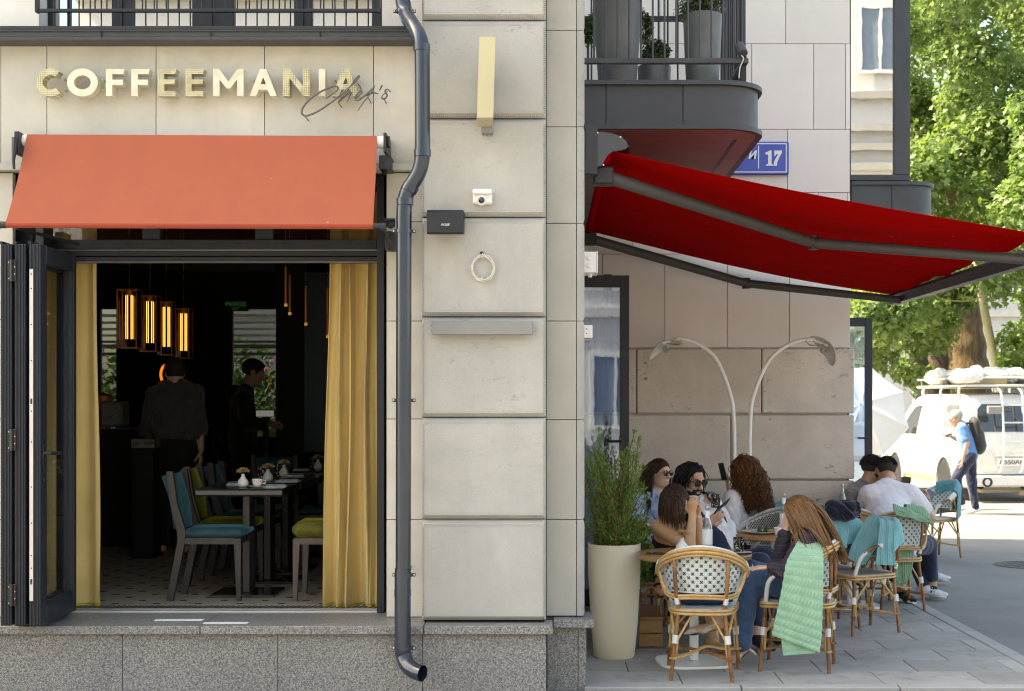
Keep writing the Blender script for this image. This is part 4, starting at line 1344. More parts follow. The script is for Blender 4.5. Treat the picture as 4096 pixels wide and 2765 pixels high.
# ---------------------------------------------------------------- red terrace awning
ra = thing('red_awning', 'large red fabric awning on folding arms shading the terrace tables', 'awning', (.3, 10.4, 3.1))
M['red'] = mat_cloth('red_acrylic_canvas', (.50, .002, .003), .95, weave=500, var=.06, trans=.38, sheen=0, specks=7)
M['red'].node_tree.nodes['Principled BSDF'].inputs['Specular IOR Level'].default_value = .04
YN, YFa = 8.47, 12.30
r00 = Vector((.36, YN, 3.175)); r01 = Vector((.36, YFa, 3.165))
f10 = Vector((2.97, YN, 2.665)); f11 = Vector((2.97, YFa, 2.60))
def red_fn(u, w):
 p = (r00 * (1 - u) + f10 * u) * (1 - w) + (r01 * (1 - u) + f11 * u) * w
 s = math.sin(math.pi * u)
 rip = .010 * math.sin(w * 21 + 2 * math.sin(u * 3)) * u ** 1.5 + .007 * math.sin(w * 47 + u * 4) * u ** 2 + .003 * math.sin(w * 90 + u * 7) * u ** 3
 seam = sum(math.exp(-((w - k) / .004) ** 2) for k in (.08, .31, .54, .77)) * .006
 return p + Vector((0, 0, -.030 * s + rip - seam))
mm = MB(); mm.sheet(red_fn, 40, 150, .0015); mm.build('fabric', M['red'], ra, 60)
M['arm'] = mat_plain('awning_arm_grey', (.075, .073, .072), .55, var=.06, spec=.3)
mm = MB()
fb = [(2.955, 2.50), (3.03, 2.50), (3.05, 2.54), (3.04, 2.585), (2.975, 2.60), (2.945, 2.57)]
mm.prism([(p[0], p[1] + .02) for p in fb], YN - .02, YFa + .02); mm.build('front_bar', M['frame'], ra)
mm = MB(); mm.tube([(.34, YN, 3.14), (.34, YFa, 3.14)], .042, 14); mm.build('roller', M['red'], ra, 50)
# cassette end plate with its curved nose
cap = [(2341, 528), (2382, 526), (2440, 531), (2482, 545), (2507, 566), (2511, 583), (2500, 596), (2478, 600), (2450, 604), (2430, 620), (2418, 640), (2412, 655), (2405, 662), (2366, 668), (2341, 668)]
mm = MB(); mm.prism([(GX(x, YN - .05), GZ(y, YN - .05)) for x, y in cap], YN - .05, YN - .015, 'y')
mm.build('end_plate', M['fascia'], ra)
mm = MB(); mm.prism([(.225, 3.03), (.30, 3.02), (.30, 3.30), (.235, 3.31)], YN - .055, YFa, 'y'); mm.build('wall_bracket', M['black_metal'], ra)
mm = MB(); mm.prism([(.235, 3.235), (.44, 3.225), (.50, 3.19), (.44, 3.20), (.235, 3.21)], YN - .014, YFa, 'y'); mm.build('hood', M['fascia'], ra)
for sh, el, en in (((.35, 8.58, 3.035), (1.777, 9.47, 2.735), (2.98, 8.62, 2.53)), ((.36, 11.75, 3.03), (1.711, 12.20, 2.70), (2.97, 11.92, 2.535))):
 sh, el, en = Vector(sh), Vector(el), Vector(en)
 arm = group_part('folding_arm', ra)
 mm = MB(); mm.tube([sh, el], [.048, .042], 12, flat=.85); mm.build('upper_arm', M['arm'], arm, 50)
 mm = MB(); mm.tube([el, en], [.042, .036], 12, flat=.85); mm.build('forearm', M['arm'], arm, 50)
 mm = MB(); mm.lathe([(0, -.045), (.036, -.045), (.036, .045), (0, .045)], el, 14); mm.box(el - Vector((.03, .03, .03)), el + Vector((.03, .03, .03)), .006); mm.build('elbow', M['black_metal'], arm, 40)
 mm = MB(); mm.box(sh + Vector((-.07, -.06, -.055)), sh + Vector((.05, .06, .05)), .008); mm.build('shoulder', M['black_metal'], arm)
mm = MB()
for x_, z_ in ((2390, 531), (2482, 548), (2414, 660)):
 mm.ball((GX(x_, YN - .052), YN - .051, GZ(z_, YN - .052)), .006, 8, 5)
mm.build('bolt', M['alu'], ra)
# ---------------------------------------------------------------- curtains
t = NT('mustard_satin')
v = t.pos()
c = t.mix(t.ramp(t.noise(v, 4, 3), [(.3, 0), (.7, 1)]), (.56, .395, .13), (.63, .45, .155))
t.set(Base_Color=c, Roughness=.55)
t.b.inputs['Sheen Weight'].default_value = .3
t.bump(t.noise(v, 500, 2), .12, .002)
M['curtain'] = t.m
M['lining'] = mat_cloth('yellow_lining', (.62, .48, .05), .8, var=.05)
def curtain(name, label, xl, xr, y, zt, zb, pleats, seed, spread_l=0.0, spread_r=0.0, amp0=.03):
 r_ = random.Random(seed)
 ph = [r_.uniform(0, 6.28) for _ in range(4)]
 o = thing(name, label, 'curtain', ((xl + xr) / 2, y, zb))
 def fn(u, w):
  sprd = (w ** 1.3)
  x0 = xl - spread_l * sprd; x1 = xr + spread_r * sprd
  uu = u + .05 * math.sin(6.28 * u * 1.5 + ph[0]) * (1 - u) * u * 4
  a = pleats * 6.2832 * uu + ph[1] + .5 * math.sin(w * 3 + ph[2])
  amp = amp0 * (.75 + .25 * math.sin(u * 5 + ph[3])) * (1 - .25 * w)
  s = math.sin(a)
  yy = y - amp * (abs(s) ** .7 * (1 if s > 0 else -1)) + .010 * math.sin(2 * a + w * 4)
  x = x0 + (x1 - x0) * u + .010 * math.cos(a) * (1 - w * .4) + .006 * math.sin(w * 7 + u * 9)
  if w > .8: yy -= .025 * (w - .8) / .2 * math.sin(u * 11 + ph[0])
  return (x, yy, zt + (zb - zt) * w)
 mm = MB(); mm.sheet(fn, int(pleats * 14) + 10, 26, .004); mm.build('panel', M['curtain'], o, 60, fix=False)
 mm = MB(); mm.sheet(lambda u, w: tuple(Vector(fn(u, .985 + w * .028)) + Vector((0, .012, 0))), int(pleats * 14) + 10, 2, .003); mm.build('lining_hem', M['lining'], o, 60, fix=False)
 return o
yc = 8.84
curtain('curtain', 'narrow mustard yellow curtain gathered at the folded door side of the window', -3.19, GX(392, yc), yc + .02, 2.98, SILL + .02, 2.3, 4, 0, .012, .045)
curtain('curtain', 'wide pleated mustard yellow curtain hanging at the downpipe side of the window', GX(1326, yc), GX(1506, yc), yc, 2.98, SILL + .02, 3.6, 9, .055, 0, .050)
# ---------------------------------------------------------------- indoor dining set
M['walnut'] = mat_wood('dark_walnut', (.030, .026, .024), (.055, .047, .042), (1, 1, .15), 30, .45)
M['walnut2'] = mat_wood('brown_walnut', (.085, .058, .045), (.14, .10, .08), (1, 1, .15), 30, .5)
def mat_velvet(name, col):
 t = NT(name)
 v = t.pos()
 f = t.ramp(t.noise(v, 13, 6, .7, .8), [(.35, 0), (.65, 1)])
 t.set(Base_Color=t.mix(f, mul(col, .6), mul(col, 1.35)), Roughness=.85)
 t.b.inputs['Sheen Weight'].default_value = .9
 t.b.inputs['Sheen Tint'].default_value = (*[min(1, x * 4) for x in col], 1)
 t.b.inputs['Sheen Roughness'].default_value = .35
 t.bump(t.noise(v, 40, 4), .2, .004)
 return t.m
M['teal_velvet'] = mat_velvet('teal_velvet', (.024, .078, .088))
M['olive_velvet'] = mat_velvet('olive_velvet', (.13, .125, .012))
def dining_chair(x, y, rz, vel, wood, label, thick=0.0):
 """local: sitter faces +x"""
 o = thing('dining_chair', label, 'chair', (0, 0, 0), 'velvet dining chairs inside the cafe')
 W = .40
 for s in (-1, 1):
  yy = s * (W / 2 - .02)
  mm = MB()
  mm.prism([(-.285, 0), (-.245, 0), (-.165, .39), (-.165, .46), (-.215, .62), (-.245, .83), (-.285, .83), (-.255, .60), (-.215, .44), (-.215, .38)], yy - .018, yy + .018)
  mm.build('rear_leg', wood, o)
  mm = MB()
  mm.prism([(.145, .40), (.19, .40), (.19, .0), (.165, .0)], yy - .018, yy + .018)
  mm.build('front_leg', wood, o)
 mm = MB()
 for s in (-1, 1): mm.box((-.17, s * (W / 2 - .02) - .014, .365), (.15, s * (W / 2 - .02) + .014, .405))
 mm.box((.155, -W / 2 + .04, .365), (.185, W / 2 - .04, .405)); mm.box((-.21, -W / 2 + .04, .365), (-.18, W / 2 - .04, .405))
 mm.build('apron', wood, o)
 mm = MB(); mm.box((-.185, -W / 2 + .003, .406), (.20, W / 2 - .003, .462 + thick), .022 + thick * .3); mm.build('seat', vel, o, 60)
 mm = MB()
 mm.sheet(lambda u, w: (-.205 - .06 * w - .02 * w * w + .018 * math.sin(math.pi * u) + .012 * math.sin(math.pi * w), -W / 2 + .045 + (W - .09) * u, .463 + .35 * w), 8, 10, .05)
 mm.build('backrest', vel, o, 60)
 o.location = (x, y, SILL)
 o.rotation_euler = (0, 0, rz)
 return o
dining_chair(-2.145, 9.28, 0, M['teal_velvet'], M['walnut'], 'teal velvet dining chair nearest the open window at the dark table')
dining_chair(-2.215, 9.98, 0, M['olive_velvet'], M['walnut'], 'olive velvet dining chair between two teal ones along the dark tables')
dining_chair(-2.215, 10.66, 0, M['teal_velvet'], M['walnut'], 'teal velvet dining chair behind the olive one with its back to the bar')
dining_chair(-1.43, 9.27, math.pi, M['olive_velvet'], M['walnut2'], 'olive velvet dining chair with brown legs half behind the right curtain', .045)
dining_chair(-1.72, 11.15, math.pi, M['teal_velvet'], M['walnut'], 'teal velvet dining chair across the second table in the dark')
dining_chair(-2.32, 12.4, math.pi / 2, M['teal_velvet'], M['walnut'], 'teal velvet dining chair at the far end of the dark tables')
M['table_dark'] = mat_wood('black_stained_top', (.022, .020, .020), (.035, .031, .029), (.2, 1, 1), 24, .18, coat=.4)
def dining_table(x, y, label):
 o = thing('dining_table', label, 'table', (x, y, SILL), 'dark dining tables inside the cafe')
 mm = MB(); mm.box((x - .29, y - .30, SILL + .665), (x + .29, y + .30, SILL + .715), .012); mm.build('tabletop', M['table_dark'], o)
 mm = MB(); mm.box((x - .02, y - .09, SILL + .02), (x + .028, y + .09, SILL + .664), .004); mm.build('column', M['walnut'], o)
 mm = MB(); mm.box((x - .21, y - .20, SILL + .001), (x + .21, y + .20, SILL + .019), .004); mm.build('base_plate', M['table_dark'], o)
 return o
TX = -1.985
dining_table(TX, 9.46, 'dark square dining table nearest the open window')
dining_table(TX, 10.16, 'dark square dining table second from the open window')
dining_table(TX, 10.86, 'dark square dining table third from the open window')
dining_table(TX + .10, 11.9, 'dark square dining table farthest from the open window')
TZ = SILL + .7155
M['petal'] = mat_plain('dry_straw_petal', (.62, .44, .22), .8, var=.25, scale=40)
def flower_vase(loc, label, s=1.0, first=[None]):
 if first[0] is None:
  o = thing('flower_vase', label, 'vase', (0, 0, 0), 'white bud vases with dried flowers')
  mm = MB(); mm.lathe([(.0, 0), (.022, 0), (.034, .012), (.037, .028), (.032, .045), (.018, .062), (.011, .075), (.0115, .085), (.013, .088), (.009, .088)], (0, 0, 0), 20); mm.build('vase', M['ceramic'], o, 60)
  mm = MB()
  r_ = random.Random(5)
  for i in range(130):
   th = math.acos(r_.uniform(-.25, 1)); ph = r_.uniform(0, 6.283)
   d = Vector((math.sin(th) * math.cos(ph), math.sin(th) * math.sin(ph), math.cos(th) * .62))
   a = Vector((0, 0, .108)); L = .050 * r_.uniform(.8, 1.1)
   side = d.cross(Vector((0, 0, 1))); side = side.normalized() if side.length > 1e-4 else Vector((1, 0, 0))
   p1 = a + d * .014; p2 = a + d * L * .7; p3 = a + d * L + Vector((0, 0, -.006))
   mm.add([p1, p2 + side * .0045, p3, p2 - side * .0045], [(0, 1, 2, 3)])
  mm.build('flower', M['petal'], o, fix=False)
  mm = MB(); mm.tube([(0, 0, .06), (0, 0, .11)], .0025, 5); mm.build('stem', M['leaf'], o)
  first[0] = o
 else:
  o = copy_tree(first[0])
  o['label'] = label
 o.location = loc
 o.scale = (s, s, s)
 return o
def at(px, y, z): return (GX(px, y), y, z)
flower_vase(at(972, 9.32, TZ), 'white bud vase with a dried flower on the table nearest the window')
flower_vase(at(1072, 10.05, TZ), 'white bud vase with a brown dried flower on the second dark table')
flower_vase(at(1136, 10.75, TZ), 'white bud vase with a brown dried flower on the third dark table')
flower_vase(at(1272, 11.85, TZ), 'white bud vase with a dried flower on the farthest dark table')
t = NT('speckled_glass')
v = t.pos()
vo = t.n('TexVoronoi'); vo.inputs['Scale'].default_value = 120; t.l(v, vo.inputs['Vector'])
s_ = t.n('SeparateColor'); t.l(vo.outputs['Color'], s_.inputs[0])
t.set(Base_Color=t.ramp(s_.outputs[0], [(0, (.01, .009, .009)), (.72, (.02, .016, .014)), (.8, (.25, .12, .06)), (.92, (.5, .46, .44))]), Roughness=.12)
M['speckle'] = t.m
def tumbler(loc, label, first=[None]):
 if first[0] is None:
  o = thing('tumbler', label, 'glass', (0, 0, 0), 'dark speckled tumblers')
  mm = MB(); mm.lathe([(0, .0), (.030, 0), (.033, .02), (.036, .095), (.0335, .095), (.030, .02), (0, .015)], (0, 0, 0), 22); mm.build('tumbler_glass', M['speckle'], o, 50)
  first[0] = o
 else:
  o = copy_tree(first[0]); o['label'] = label
 o.location = loc
 return o
tumbler(at(1046, 10.18, TZ), 'dark speckled tumbler beside the vase on the second dark table')
tumbler(at(1112, 10.88, TZ), 'dark speckled tumbler beside the vase on the third dark table')
tumbler(at(1254, 11.95, TZ), 'dark speckled tumbler beside the vase on the farthest dark table')
cp = thing('coffee_cup', 'small white cup with red pattern on its saucer, table nearest the window', 'cup', at(1030, 9.30, TZ))
b = Vector(cp.location)
mm = MB(); mm.lathe([(0, .012), (.022, .012), (.033, .030), (.036, .056), (.0335, .056), (.030, .030), (0, .018)], b, 22)
mm.tube([b + Vector((.034, 0, .048)), b + Vector((.052, 0, .044)), b + Vector((.05, 0, .028)), b + Vector((.032, 0, .026))], .004, 6)
mm.build('cup_body', M['ceramic'], cp, 50)
mm = MB(); mm.lathe([(0, 0), (.035, 0), (.062, .010), (.064, .013), (.035, .006), (0, .005)], b, 26); mm.build('saucer', M['ceramic'], cp, 50)
mm = MB()
for i in range(9):
 a = math.pi * (1 + i / 8)
 mm.ball(b + Vector((.0353 * math.cos(a), .0353 * math.sin(a), .042 + .004 * (i % 2))), .003, 5, 4)
mm.build('pattern', mat_plain('red_print', (.45, .06, .05), .5), cp)
def napkin(px, y, label, ang=.1, z=None, w=.13):
 o = thing('napkin', label, 'napkin', at(px, y, z or TZ))
 b = Vector(o.location)
 R = Matrix.Rotation(ang, 3, 'Z')
 mm = MB()
 for k in range(3):
  mm.sheet(lambda u, w_, k=k: b + R @ Vector((-w / 2 + w * u + .003 * k, -.045 + .09 * w_ + .002 * k, .002 + .004 * k + .0025 * math.sin(u * 8 + k) * math.sin(w_ * 6 + k))), 8, 6, .0018)
 mm.build('cloth', M['paper'], o, 60)
 mm = MB(); mm.tube([b + R @ Vector((-.05, .01, .018)), b + R @ Vector((.07, .014, .018))], .003, 5); mm.build('cutlery', M['steel'], o)
 return o
napkin(1098, 9.33, 'white folded napkin beside the cup on the table nearest the window', .05, w=.15)
napkin(945, 9.62, 'white folded napkin behind the white vase on the table nearest the window', .15)
napkin(1150, 9.98, 'white folded napkin on the second dark table', -.1, w=.16)
napkin(1178, 10.75, 'white folded napkin on the third dark table', .1)
napkin(1205, 11.75, 'white folded napkin on the farthest dark table', .0)
# ---------------------------------------------------------------- lanterns, pendants, exit sign, bar
M['filament'] = mat_emit('glowing_filament', (1.0, .52, .11), .34)
M['copper'] = mat_plain('glow_tinted_copper', (.50, .18, .035), .45, .25, var=.2)  # copper made a brighter orange to hold the lantern glow
M['amber'] = mat_glass('amber_glass', (.50, .22, .05), .05, edge=.4)
for (x0, x1, y0_, y1_, yy, lb) in ((466, 562, 1155, 1392, 10.9, 'glowing filament lantern largest and nearest the left curtain'), (556, 640, 1181, 1406, 11.35, 'glowing filament lantern second from the left curtain'), (628, 702, 1205, 1420, 11.8, 'glowing filament lantern third from the left curtain'), (698, 770, 1232, 1434, 12.2, 'glowing filament lantern lowest and farthest from the left curtain')):
 ln = thing('lantern', lb, 'lantern', at((x0 + x1) / 2, yy, GZ(y1_, yy)), 'filament lanterns hanging in a row')
 X0, X1, Z1, Z0 = GX(x0, yy), GX(x1, yy), GZ(y0_, yy), GZ(y1_, yy)
 D = (X1 - X0) * .8
 X1 -= .03
 mm = MB(); b = .007
 for xx in (X0, X1 - b):
  for dy in (0, D - b): mm.box((xx, yy + dy, Z0 + b), (xx + b, yy + dy + b, Z1 - b))
 for zz in (Z0, Z1 - b):
  for dy in (0, D - b): mm.box((X0, yy + dy, zz), (X1, yy + dy + b, zz + b))
  for xx in (X0, X1 - b): mm.box((xx, yy + b, zz), (xx + b, yy + D - b, zz + b))
 mm.build('frame', M['copper'], ln)
 mm = MB()
 mm.box((X0 + .001, yy + .002, Z0 + b), (X0 + .002, yy + D, Z1 - b)); mm.box((X1 - .002, yy + .002, Z0 + b), (X1 - .001, yy + D, Z1 - b)); mm.box((X0 + b, yy + D - .003, Z0 + b), (X1 - b, yy + D - .002, Z1 - b))
 mm.build('side_glass', M['amber'], ln)
 mm = MB(); cx, cy = (X0 + X1) / 2, yy + D / 2
 h = Z1 - Z0
 for k in range(6):
  a = k * math.pi / 3 + .3
  px_, py_ = cx + .026 * math.cos(a), cy + .026 * math.sin(a)
  mm.tube([(px_, py_, Z0 + h * .16), (px_, py_, Z1 - h * .10)], .0034, 6)
 mm.build('filament', M['filament'], ln, 50)
 mm = MB(); mm.lathe([(0, 0), (.03, 0), (.03, .035), (0, .04)], (cx, cy, Z1 - .042), 12); mm.build('socket', M['copper'], ln, 40)
 mm = MB(); mm.tube([(cx, cy, Z1), (cx, cy, 3.43)], .004, 5); mm.build('cord', M['brass'], ln)
for px, y0_, y1_, yy, lb in ((1143, 1068, 1226, 10.6, 'slim brass tube pendant highest of the cluster'), (1159, 1100, 1260, 10.7, 'slim brass tube pendant in the middle of the cluster'), (1223, 1145, 1302, 10.9, 'slim brass tube pendant beside the teal fluted panel'), (1310, 1155, 1352, 11.1, 'slim brass tube pendant partly behind the right curtain')):
 pe = thing('pendant_lamp', lb, 'pendant lamp', at(px, yy, GZ(y1_, yy)), 'slim brass pendants')
 X, Z0, Z1 = GX(px, yy), GZ(y1_, yy), GZ(y0_, yy)
 mm = MB(); mm.tube([(X, yy, Z0 + .022), (X, yy, Z1)], .0095, 10); mm.build('tube', M['copper'], pe, 50)
 mm = MB(); mm.tube([(X, yy, Z0), (X, yy, Z0 + .0215)], .012, 10); mm.build('lamp_end', mat_emit('warm_lamp_end', (1, .5, .12), .07) if 'warm_lamp_end' not in bpy.data.materials else bpy.data.materials['warm_lamp_end'], pe, 50)
 mm = MB(); mm.tube([(X, yy, Z1), (X, yy, 3.43)], .002, 4); mm.build('cord', M['brass'], pe)
ex = thing('exit_sign', 'dim green lit exit sign above the rear window', 'exit sign', at(950, 14.0, GZ(1225, 14)))
ye = 14.0
mm = MB(); mm.box((GX(893, ye), ye, GZ(1244, ye)), (GX(994, ye), ye + .03, GZ(1203, ye))); mm.build('panel', M['room'], ex)
mm = MB(); mm.tube([(GX(950, ye), ye + .015, GZ(1203, ye)), (GX(950, ye), ye + .015, 3.43)], .004, 5); mm.build('rod', M['black'], ex)
me_ = mat_emit('green_letters', (.10, .42, .12), .02)
text_mesh('\u0412\u042b\u0425\u041e\u0414', .055, me_, ex, (GX(943, ye), ye - .003, GZ(1217, ye)), bold=.001)
text_mesh('EXIT', .036, me_, ex, (GX(943, ye), ye - .003, GZ(1235, ye)))
ns = thing('neon_ring', 'orange neon loop glowing behind the person in the grey shawl', 'neon light', at(660, 13.6, GZ(1495, 13.6)))
yy = 13.6
c_ = at(664, yy, GZ(1498, yy))
pts = [(c_[0] + .050 * math.cos(a), yy, c_[2] + (.088 if math.sin(a) > 0 else .088) * math.sin(a)) for a in np.linspace(.2, 6.0, 26)]
mm = MB(); mm.tube(pts, .013, 8); mm.build('neon_tube', mat_emit('orange_neon', (1.0, .22, .02), .22), ns, 50)
mm = MB(); mm.tube([(c_[0] - .05, yy + .01, c_[2]), (c_[0] - .05, yy + .01, 3.4)], .004, 5); mm.build('cable', M['black'], ns)
bc = thing('bar_counter', 'dark bar counter with a drawer front along the left of the cafe', 'bar counter', (-3.9, 13.2, SILL))
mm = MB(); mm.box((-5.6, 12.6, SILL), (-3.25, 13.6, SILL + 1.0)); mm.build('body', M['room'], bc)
mm = MB(); mm.box((-5.65, 12.55, SILL + 1.001), (-3.2, 13.65, SILL + 1.04)); mm.build('counter_top', M['black_metal'], bc)
yq = 11.6
dk = thing('drawer_cabinet', 'small pale cabinet with two brass handles in front of the bar', 'cabinet', at(568, yq, SILL))
mm = MB(); mm.box((GX(524, yq), yq, GZ(1792, yq)), (GX(617, yq), yq + .3, GZ(1756, yq))); mm.build('drawer', mat_plain('grey_drawer', (.16, .15, .135), .5), dk)
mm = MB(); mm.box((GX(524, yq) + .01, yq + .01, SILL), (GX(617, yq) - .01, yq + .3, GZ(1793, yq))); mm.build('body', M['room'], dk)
for p_ in (547, 597):
 mm = MB(); mm.tube([(GX(p_ - 15, yq), yq - .012, GZ(1774, yq)), (GX(p_ + 15, yq), yq - .012, GZ(1772, yq))], .007, 6); mm.build('handle', M['brass'], dk)
for k, (px, h, col, lb) in enumerate(((415, .30, 'copper', 'copper coloured coffee grinder standing on the bar'), (452, .24, 'bar_grey', 'grey metal coffee machine box standing on the bar'))):
 o = thing('coffee_grinder' if k == 0 else 'coffee_machine', lb, 'coffee grinder' if k == 0 else 'coffee machine', at(px, 12.8, SILL + 1.04))
 b = Vector(o.location)
 if k == 0:
  mm = MB(); mm.lathe([(0, 0), (.06, 0), (.06, .02), (.045, .05), (.045, .16), (.07, .22), (.075, .30), (0, .33)], b, 14); mm.build('body', M[col], o, 40)
  mm = MB(); mm.tube([b + Vector((.04, -.04, .12)), b + Vector((.09, -.09, .10))], .012, 6); mm.build('spout', M['black'], o)
 else:
  mm = MB(); mm.box(b + Vector((-.09, -.1, .02)), b + Vector((.11, .15, .25)), .02); mm.build('body', M[col], o)
  mm = MB(); mm.tube([b + Vector((.05, -.1, .12)), b + Vector((.05, -.17, .11))], .018, 8); mm.build('group_head', M['steel'], o)
mo = thing('till_screen', 'pale till screen facing the waiter below the rear window', 'screen', at(1060, 14.6, GZ(1690, 14.6)))
yy = 14.6
mm = MB(); mm.box((GX(1020, yy), yy, GZ(1668, yy)), (GX(1098, yy), yy + .02, GZ(1638, yy)), .003); mm.build('frame', M['black'], mo)
mm = MB(); mm.box((GX(1024, yy), yy - .002, GZ(1666, yy)), (GX(1095, yy), yy - .0005, GZ(1642, yy))); mm.build('display', mat_emit('dim_display', (.55, .58, .68), .05), mo)
mm = MB(); mm.box((GX(1050, yy), yy + .021, SILL), (GX(1070, yy), yy + .06, GZ(1640, yy))); mm.build('stand', M['black'], mo)
# ---------------------------------------------------------------- rattan chairs
M['bamboo'] = mat_wood('varnished_bamboo', (.20, .072, .018), (.36, .155, .045), (1, 1, .25), 26, .3, spots=.75, coat=.3)
M['cane'] = mat_wood('pale_cane', (.44, .245, .08), (.62, .40, .16), (1, 1, 1), 22, .38, spots=.18, coat=.2)
M['weave_white'] = mat_plain('white_weave', (.70, .695, .68), .55, var=.08, scale=60, bump=.5, bscale=260)
M['weave_blue'] = mat_plain('pale_blue_weave', (.52, .70, .72), .55, var=.1)
M['weave_brown'] = mat_plain('brown_weave', (.10, .062, .025), .55, var=.2)
M['weave_black'] = mat_plain('black_weave', (.035, .032, .032), .5, var=.2)
M['binding'] = mat_plain('white_binding', (.74, .73, .71), .5, var=.05, bump=.5, bscale=300)
def rim_pt(th, off=0.0, dz=0.0):
 f = min(1, abs(th) / math.radians(96))
 a = .258 + off; b = .245 + off
 return Vector((a * math.sin(th), -b * math.cos(th) * (1 if abs(th) < math.pi / 2 else .6), .800 - .165 * f ** 1.8 + dz))
def panel_pt(u, w, off=0.0):
 th = math.radians(76) * u
 zt = rim_pt(th).z - .012
 zb = .525
 s = .865 + .115 * w
 return Vector(((.250 * s + off) * math.sin(th), -(.238 * s + off) * math.cos(th), zb + (zt - zb) * w))
def rattan_chair(kind):
 o = thing('rattan_chair', 'x', 'chair', (0, 0, 0), 'rattan bistro chairs on the terrace')
 RL = [(.183, -.215, 0), (.138, -.200, .42), (.150, -.222, .53), (.162, -.205, .725)]
 for s in (-1, 1):
  mm = MB()
  pts = [Vector((s * p[0], p[1] - (.02 if i == 3 else 0), p[2])) for i, p in enumerate(RL)]
  mm.tube(smooth_path(pts, 4), .0125, 8); mm.build('rear_leg', M['bamboo'], o, 50)
  mm = MB()
  pts = [Vector((s * .218, .205, 0)), Vector((s * .198, .180, .30)), Vector((s * .195, .172, .43)), Vector((s * .232, .150, .555)), Vector((s * .258, .085, .622)), rim_pt(s * math.radians(92))]
  mm.tube(smooth_path(pts, 4), .0125, 8); mm.build('front_leg', M['bamboo'], o, 50)
  mm = MB()
  pts = smooth_path([Vector((s * .196, .171, .435)), Vector((s * .231, .151, .552)), Vector((s * .250, .108, .604))], 4)
  mm.tube(pts, .0148, 8); mm.build('arm_wrap', M['binding'], o, 50)
  for a, z0, z1 in ((RL, .225, .275), (RL, .462, .50)):
   q0 = Vector((s * (.183 - .045 * z0 / .42), -.215 + .015 * z0 / .42, z0)); q1 = Vector((s * (.183 - .045 * z1 / .42), -.215 + .015 * z1 / .42, z1))
   if z0 > .4: q0, q1 = Vector((s * .143, -.208, z0)), Vector((s * .147, -.215, z1))
   mm = MB(); mm.tube([q0, q1], .019 if z0 < .4 else .0155, 8); mm.build('leg_wrap', M['binding'], o, 50)
  mm = MB(); mm.tube([(s * .2025, .187, .225), (s * .199, .183, .275)], .019, 8); mm.build('leg_wrap', M['binding'], o, 50)
  mm = MB(); mm.tube([rim_pt(s * math.radians(a), .004, -.008) for a in (72, 79, 86, 93)], .0265, 8); mm.build('rim_wrap', M['binding'], o, 50)
 for off, dz, r in ((.014, .000, .0105), (.020, -.021, .0105), (.012, -.040, .0105)):
  mm = MB(); mm.tube([rim_pt(math.radians(a), off, dz) for a in range(-92, 93, 8)], r, 8); mm.build('rim_cane', M['cane'], o, 50)
 mm = MB(); mm.tube([rim_pt(math.radians(a), -.006, .006) for a in range(-94, 95, 8)], .0135, 8); mm.build('rim_binding', M['binding'], o, 50)
 mm = MB()
 side = lambda s: [rim_pt(s * math.radians(80), .008, -.03), Vector((s * .248, -.085, .60)), Vector((s * .222, -.125, .54)), Vector((s * .20, -.155, .519))]
 for k, (dz, dy) in enumerate(((0, 0), (-.016, .002))):
  pts = side(-1) + [Vector((-.145, -.219, .512)), Vector((-.07, -.243, .517)), Vector((0, -.248, .518)), Vector((.07, -.243, .517)), Vector((.145, -.219, .512))] + side(1)[::-1]
  mm.tube(smooth_path([p + Vector((0, dy, dz)) for p in pts], 3), .0088, 8)
 mm.build('back_rail', M['cane'], o, 50)
 mm = MB(); mm.sheet(lambda u, w: panel_pt(2 * u - 1, w), 26, 8, .005); mm.build('backrest', M['weave_white'], o, 60)
 m1, m2 = MB(), MB()
 for side_off in (.003, -.0085):
  if kind == 'cross':
   row = 0
   z = .545
   while z < .79:
    n = 15
    for k in range(-n, n + 1):
     for which in (0, 1):
      if which == 1: u = (k + (.5 if row % 2 == 0 else 0)) * .172
      else: u = (k + (.5 if row % 2 else 0)) * .172
      if abs(u) > .93: continue
      zt = rim_pt(math.radians(76) * u).z - .012
      w = (z - .525) / (zt - .525)
      if not .04 < w < .93: continue
      p = panel_pt(u, w, side_off); du = (panel_pt(u + .01, w, side_off) - p).normalized(); dv = (panel_pt(u, w + .02, side_off) - p).normalized(); nn = du.cross(dv)
      if which == 0:
       for sg in (1, -1):
        a = (du + dv * sg).normalized(); b_ = (du - dv * sg).normalized()
        e = nn * (.0006 * sg)
        m1.add([p + a * .0115 + b_ * .0034 + e, p + a * .0115 - b_ * .0034 + e, p - a * .0115 - b_ * .0034 + e, p - a * .0115 + b_ * .0034 + e], [(0, 1, 2, 3)])
      else:
       m2.add([p + du * .009 + dv * .009, p - du * .009 + dv * .009, p - du * .009 - dv * .009, p + du * .009 - dv * .009], [(0, 1, 2, 3)])
    row += 1
    z += .0245
  else:
   row = 0
   z = .54
   while z < .79:
    for k in range(-30, 31):
     u = (k + (.5 if row % 2 else 0)) * .062
     if abs(u) > .95: continue
     zt = rim_pt(math.radians(76) * u).z - .012
     w = (z - .525) / (zt - .525)
     if not .03 < w < .95: continue
     p = panel_pt(u, w, side_off); du = (panel_pt(u + .01, w, side_off) - p).normalized(); dv = (panel_pt(u, w + .02, side_off) - p).normalized()
     m1.add([p + du * .0055 + dv * .0055, p - du * .0055 + dv * .0055, p - du * .0055 - dv * .0055, p + du * .0055 - dv * .0055], [(0, 1, 2, 3)])
    row += 1
    z += .0125
 m1.build('dark_weave', M['weave_brown'] if kind == 'cross' else M['weave_black'], o, fix=False, kind='stuff')
 if kind == 'cross': m2.build('blue_weave', M['weave_blue'], o, fix=False, kind='stuff')
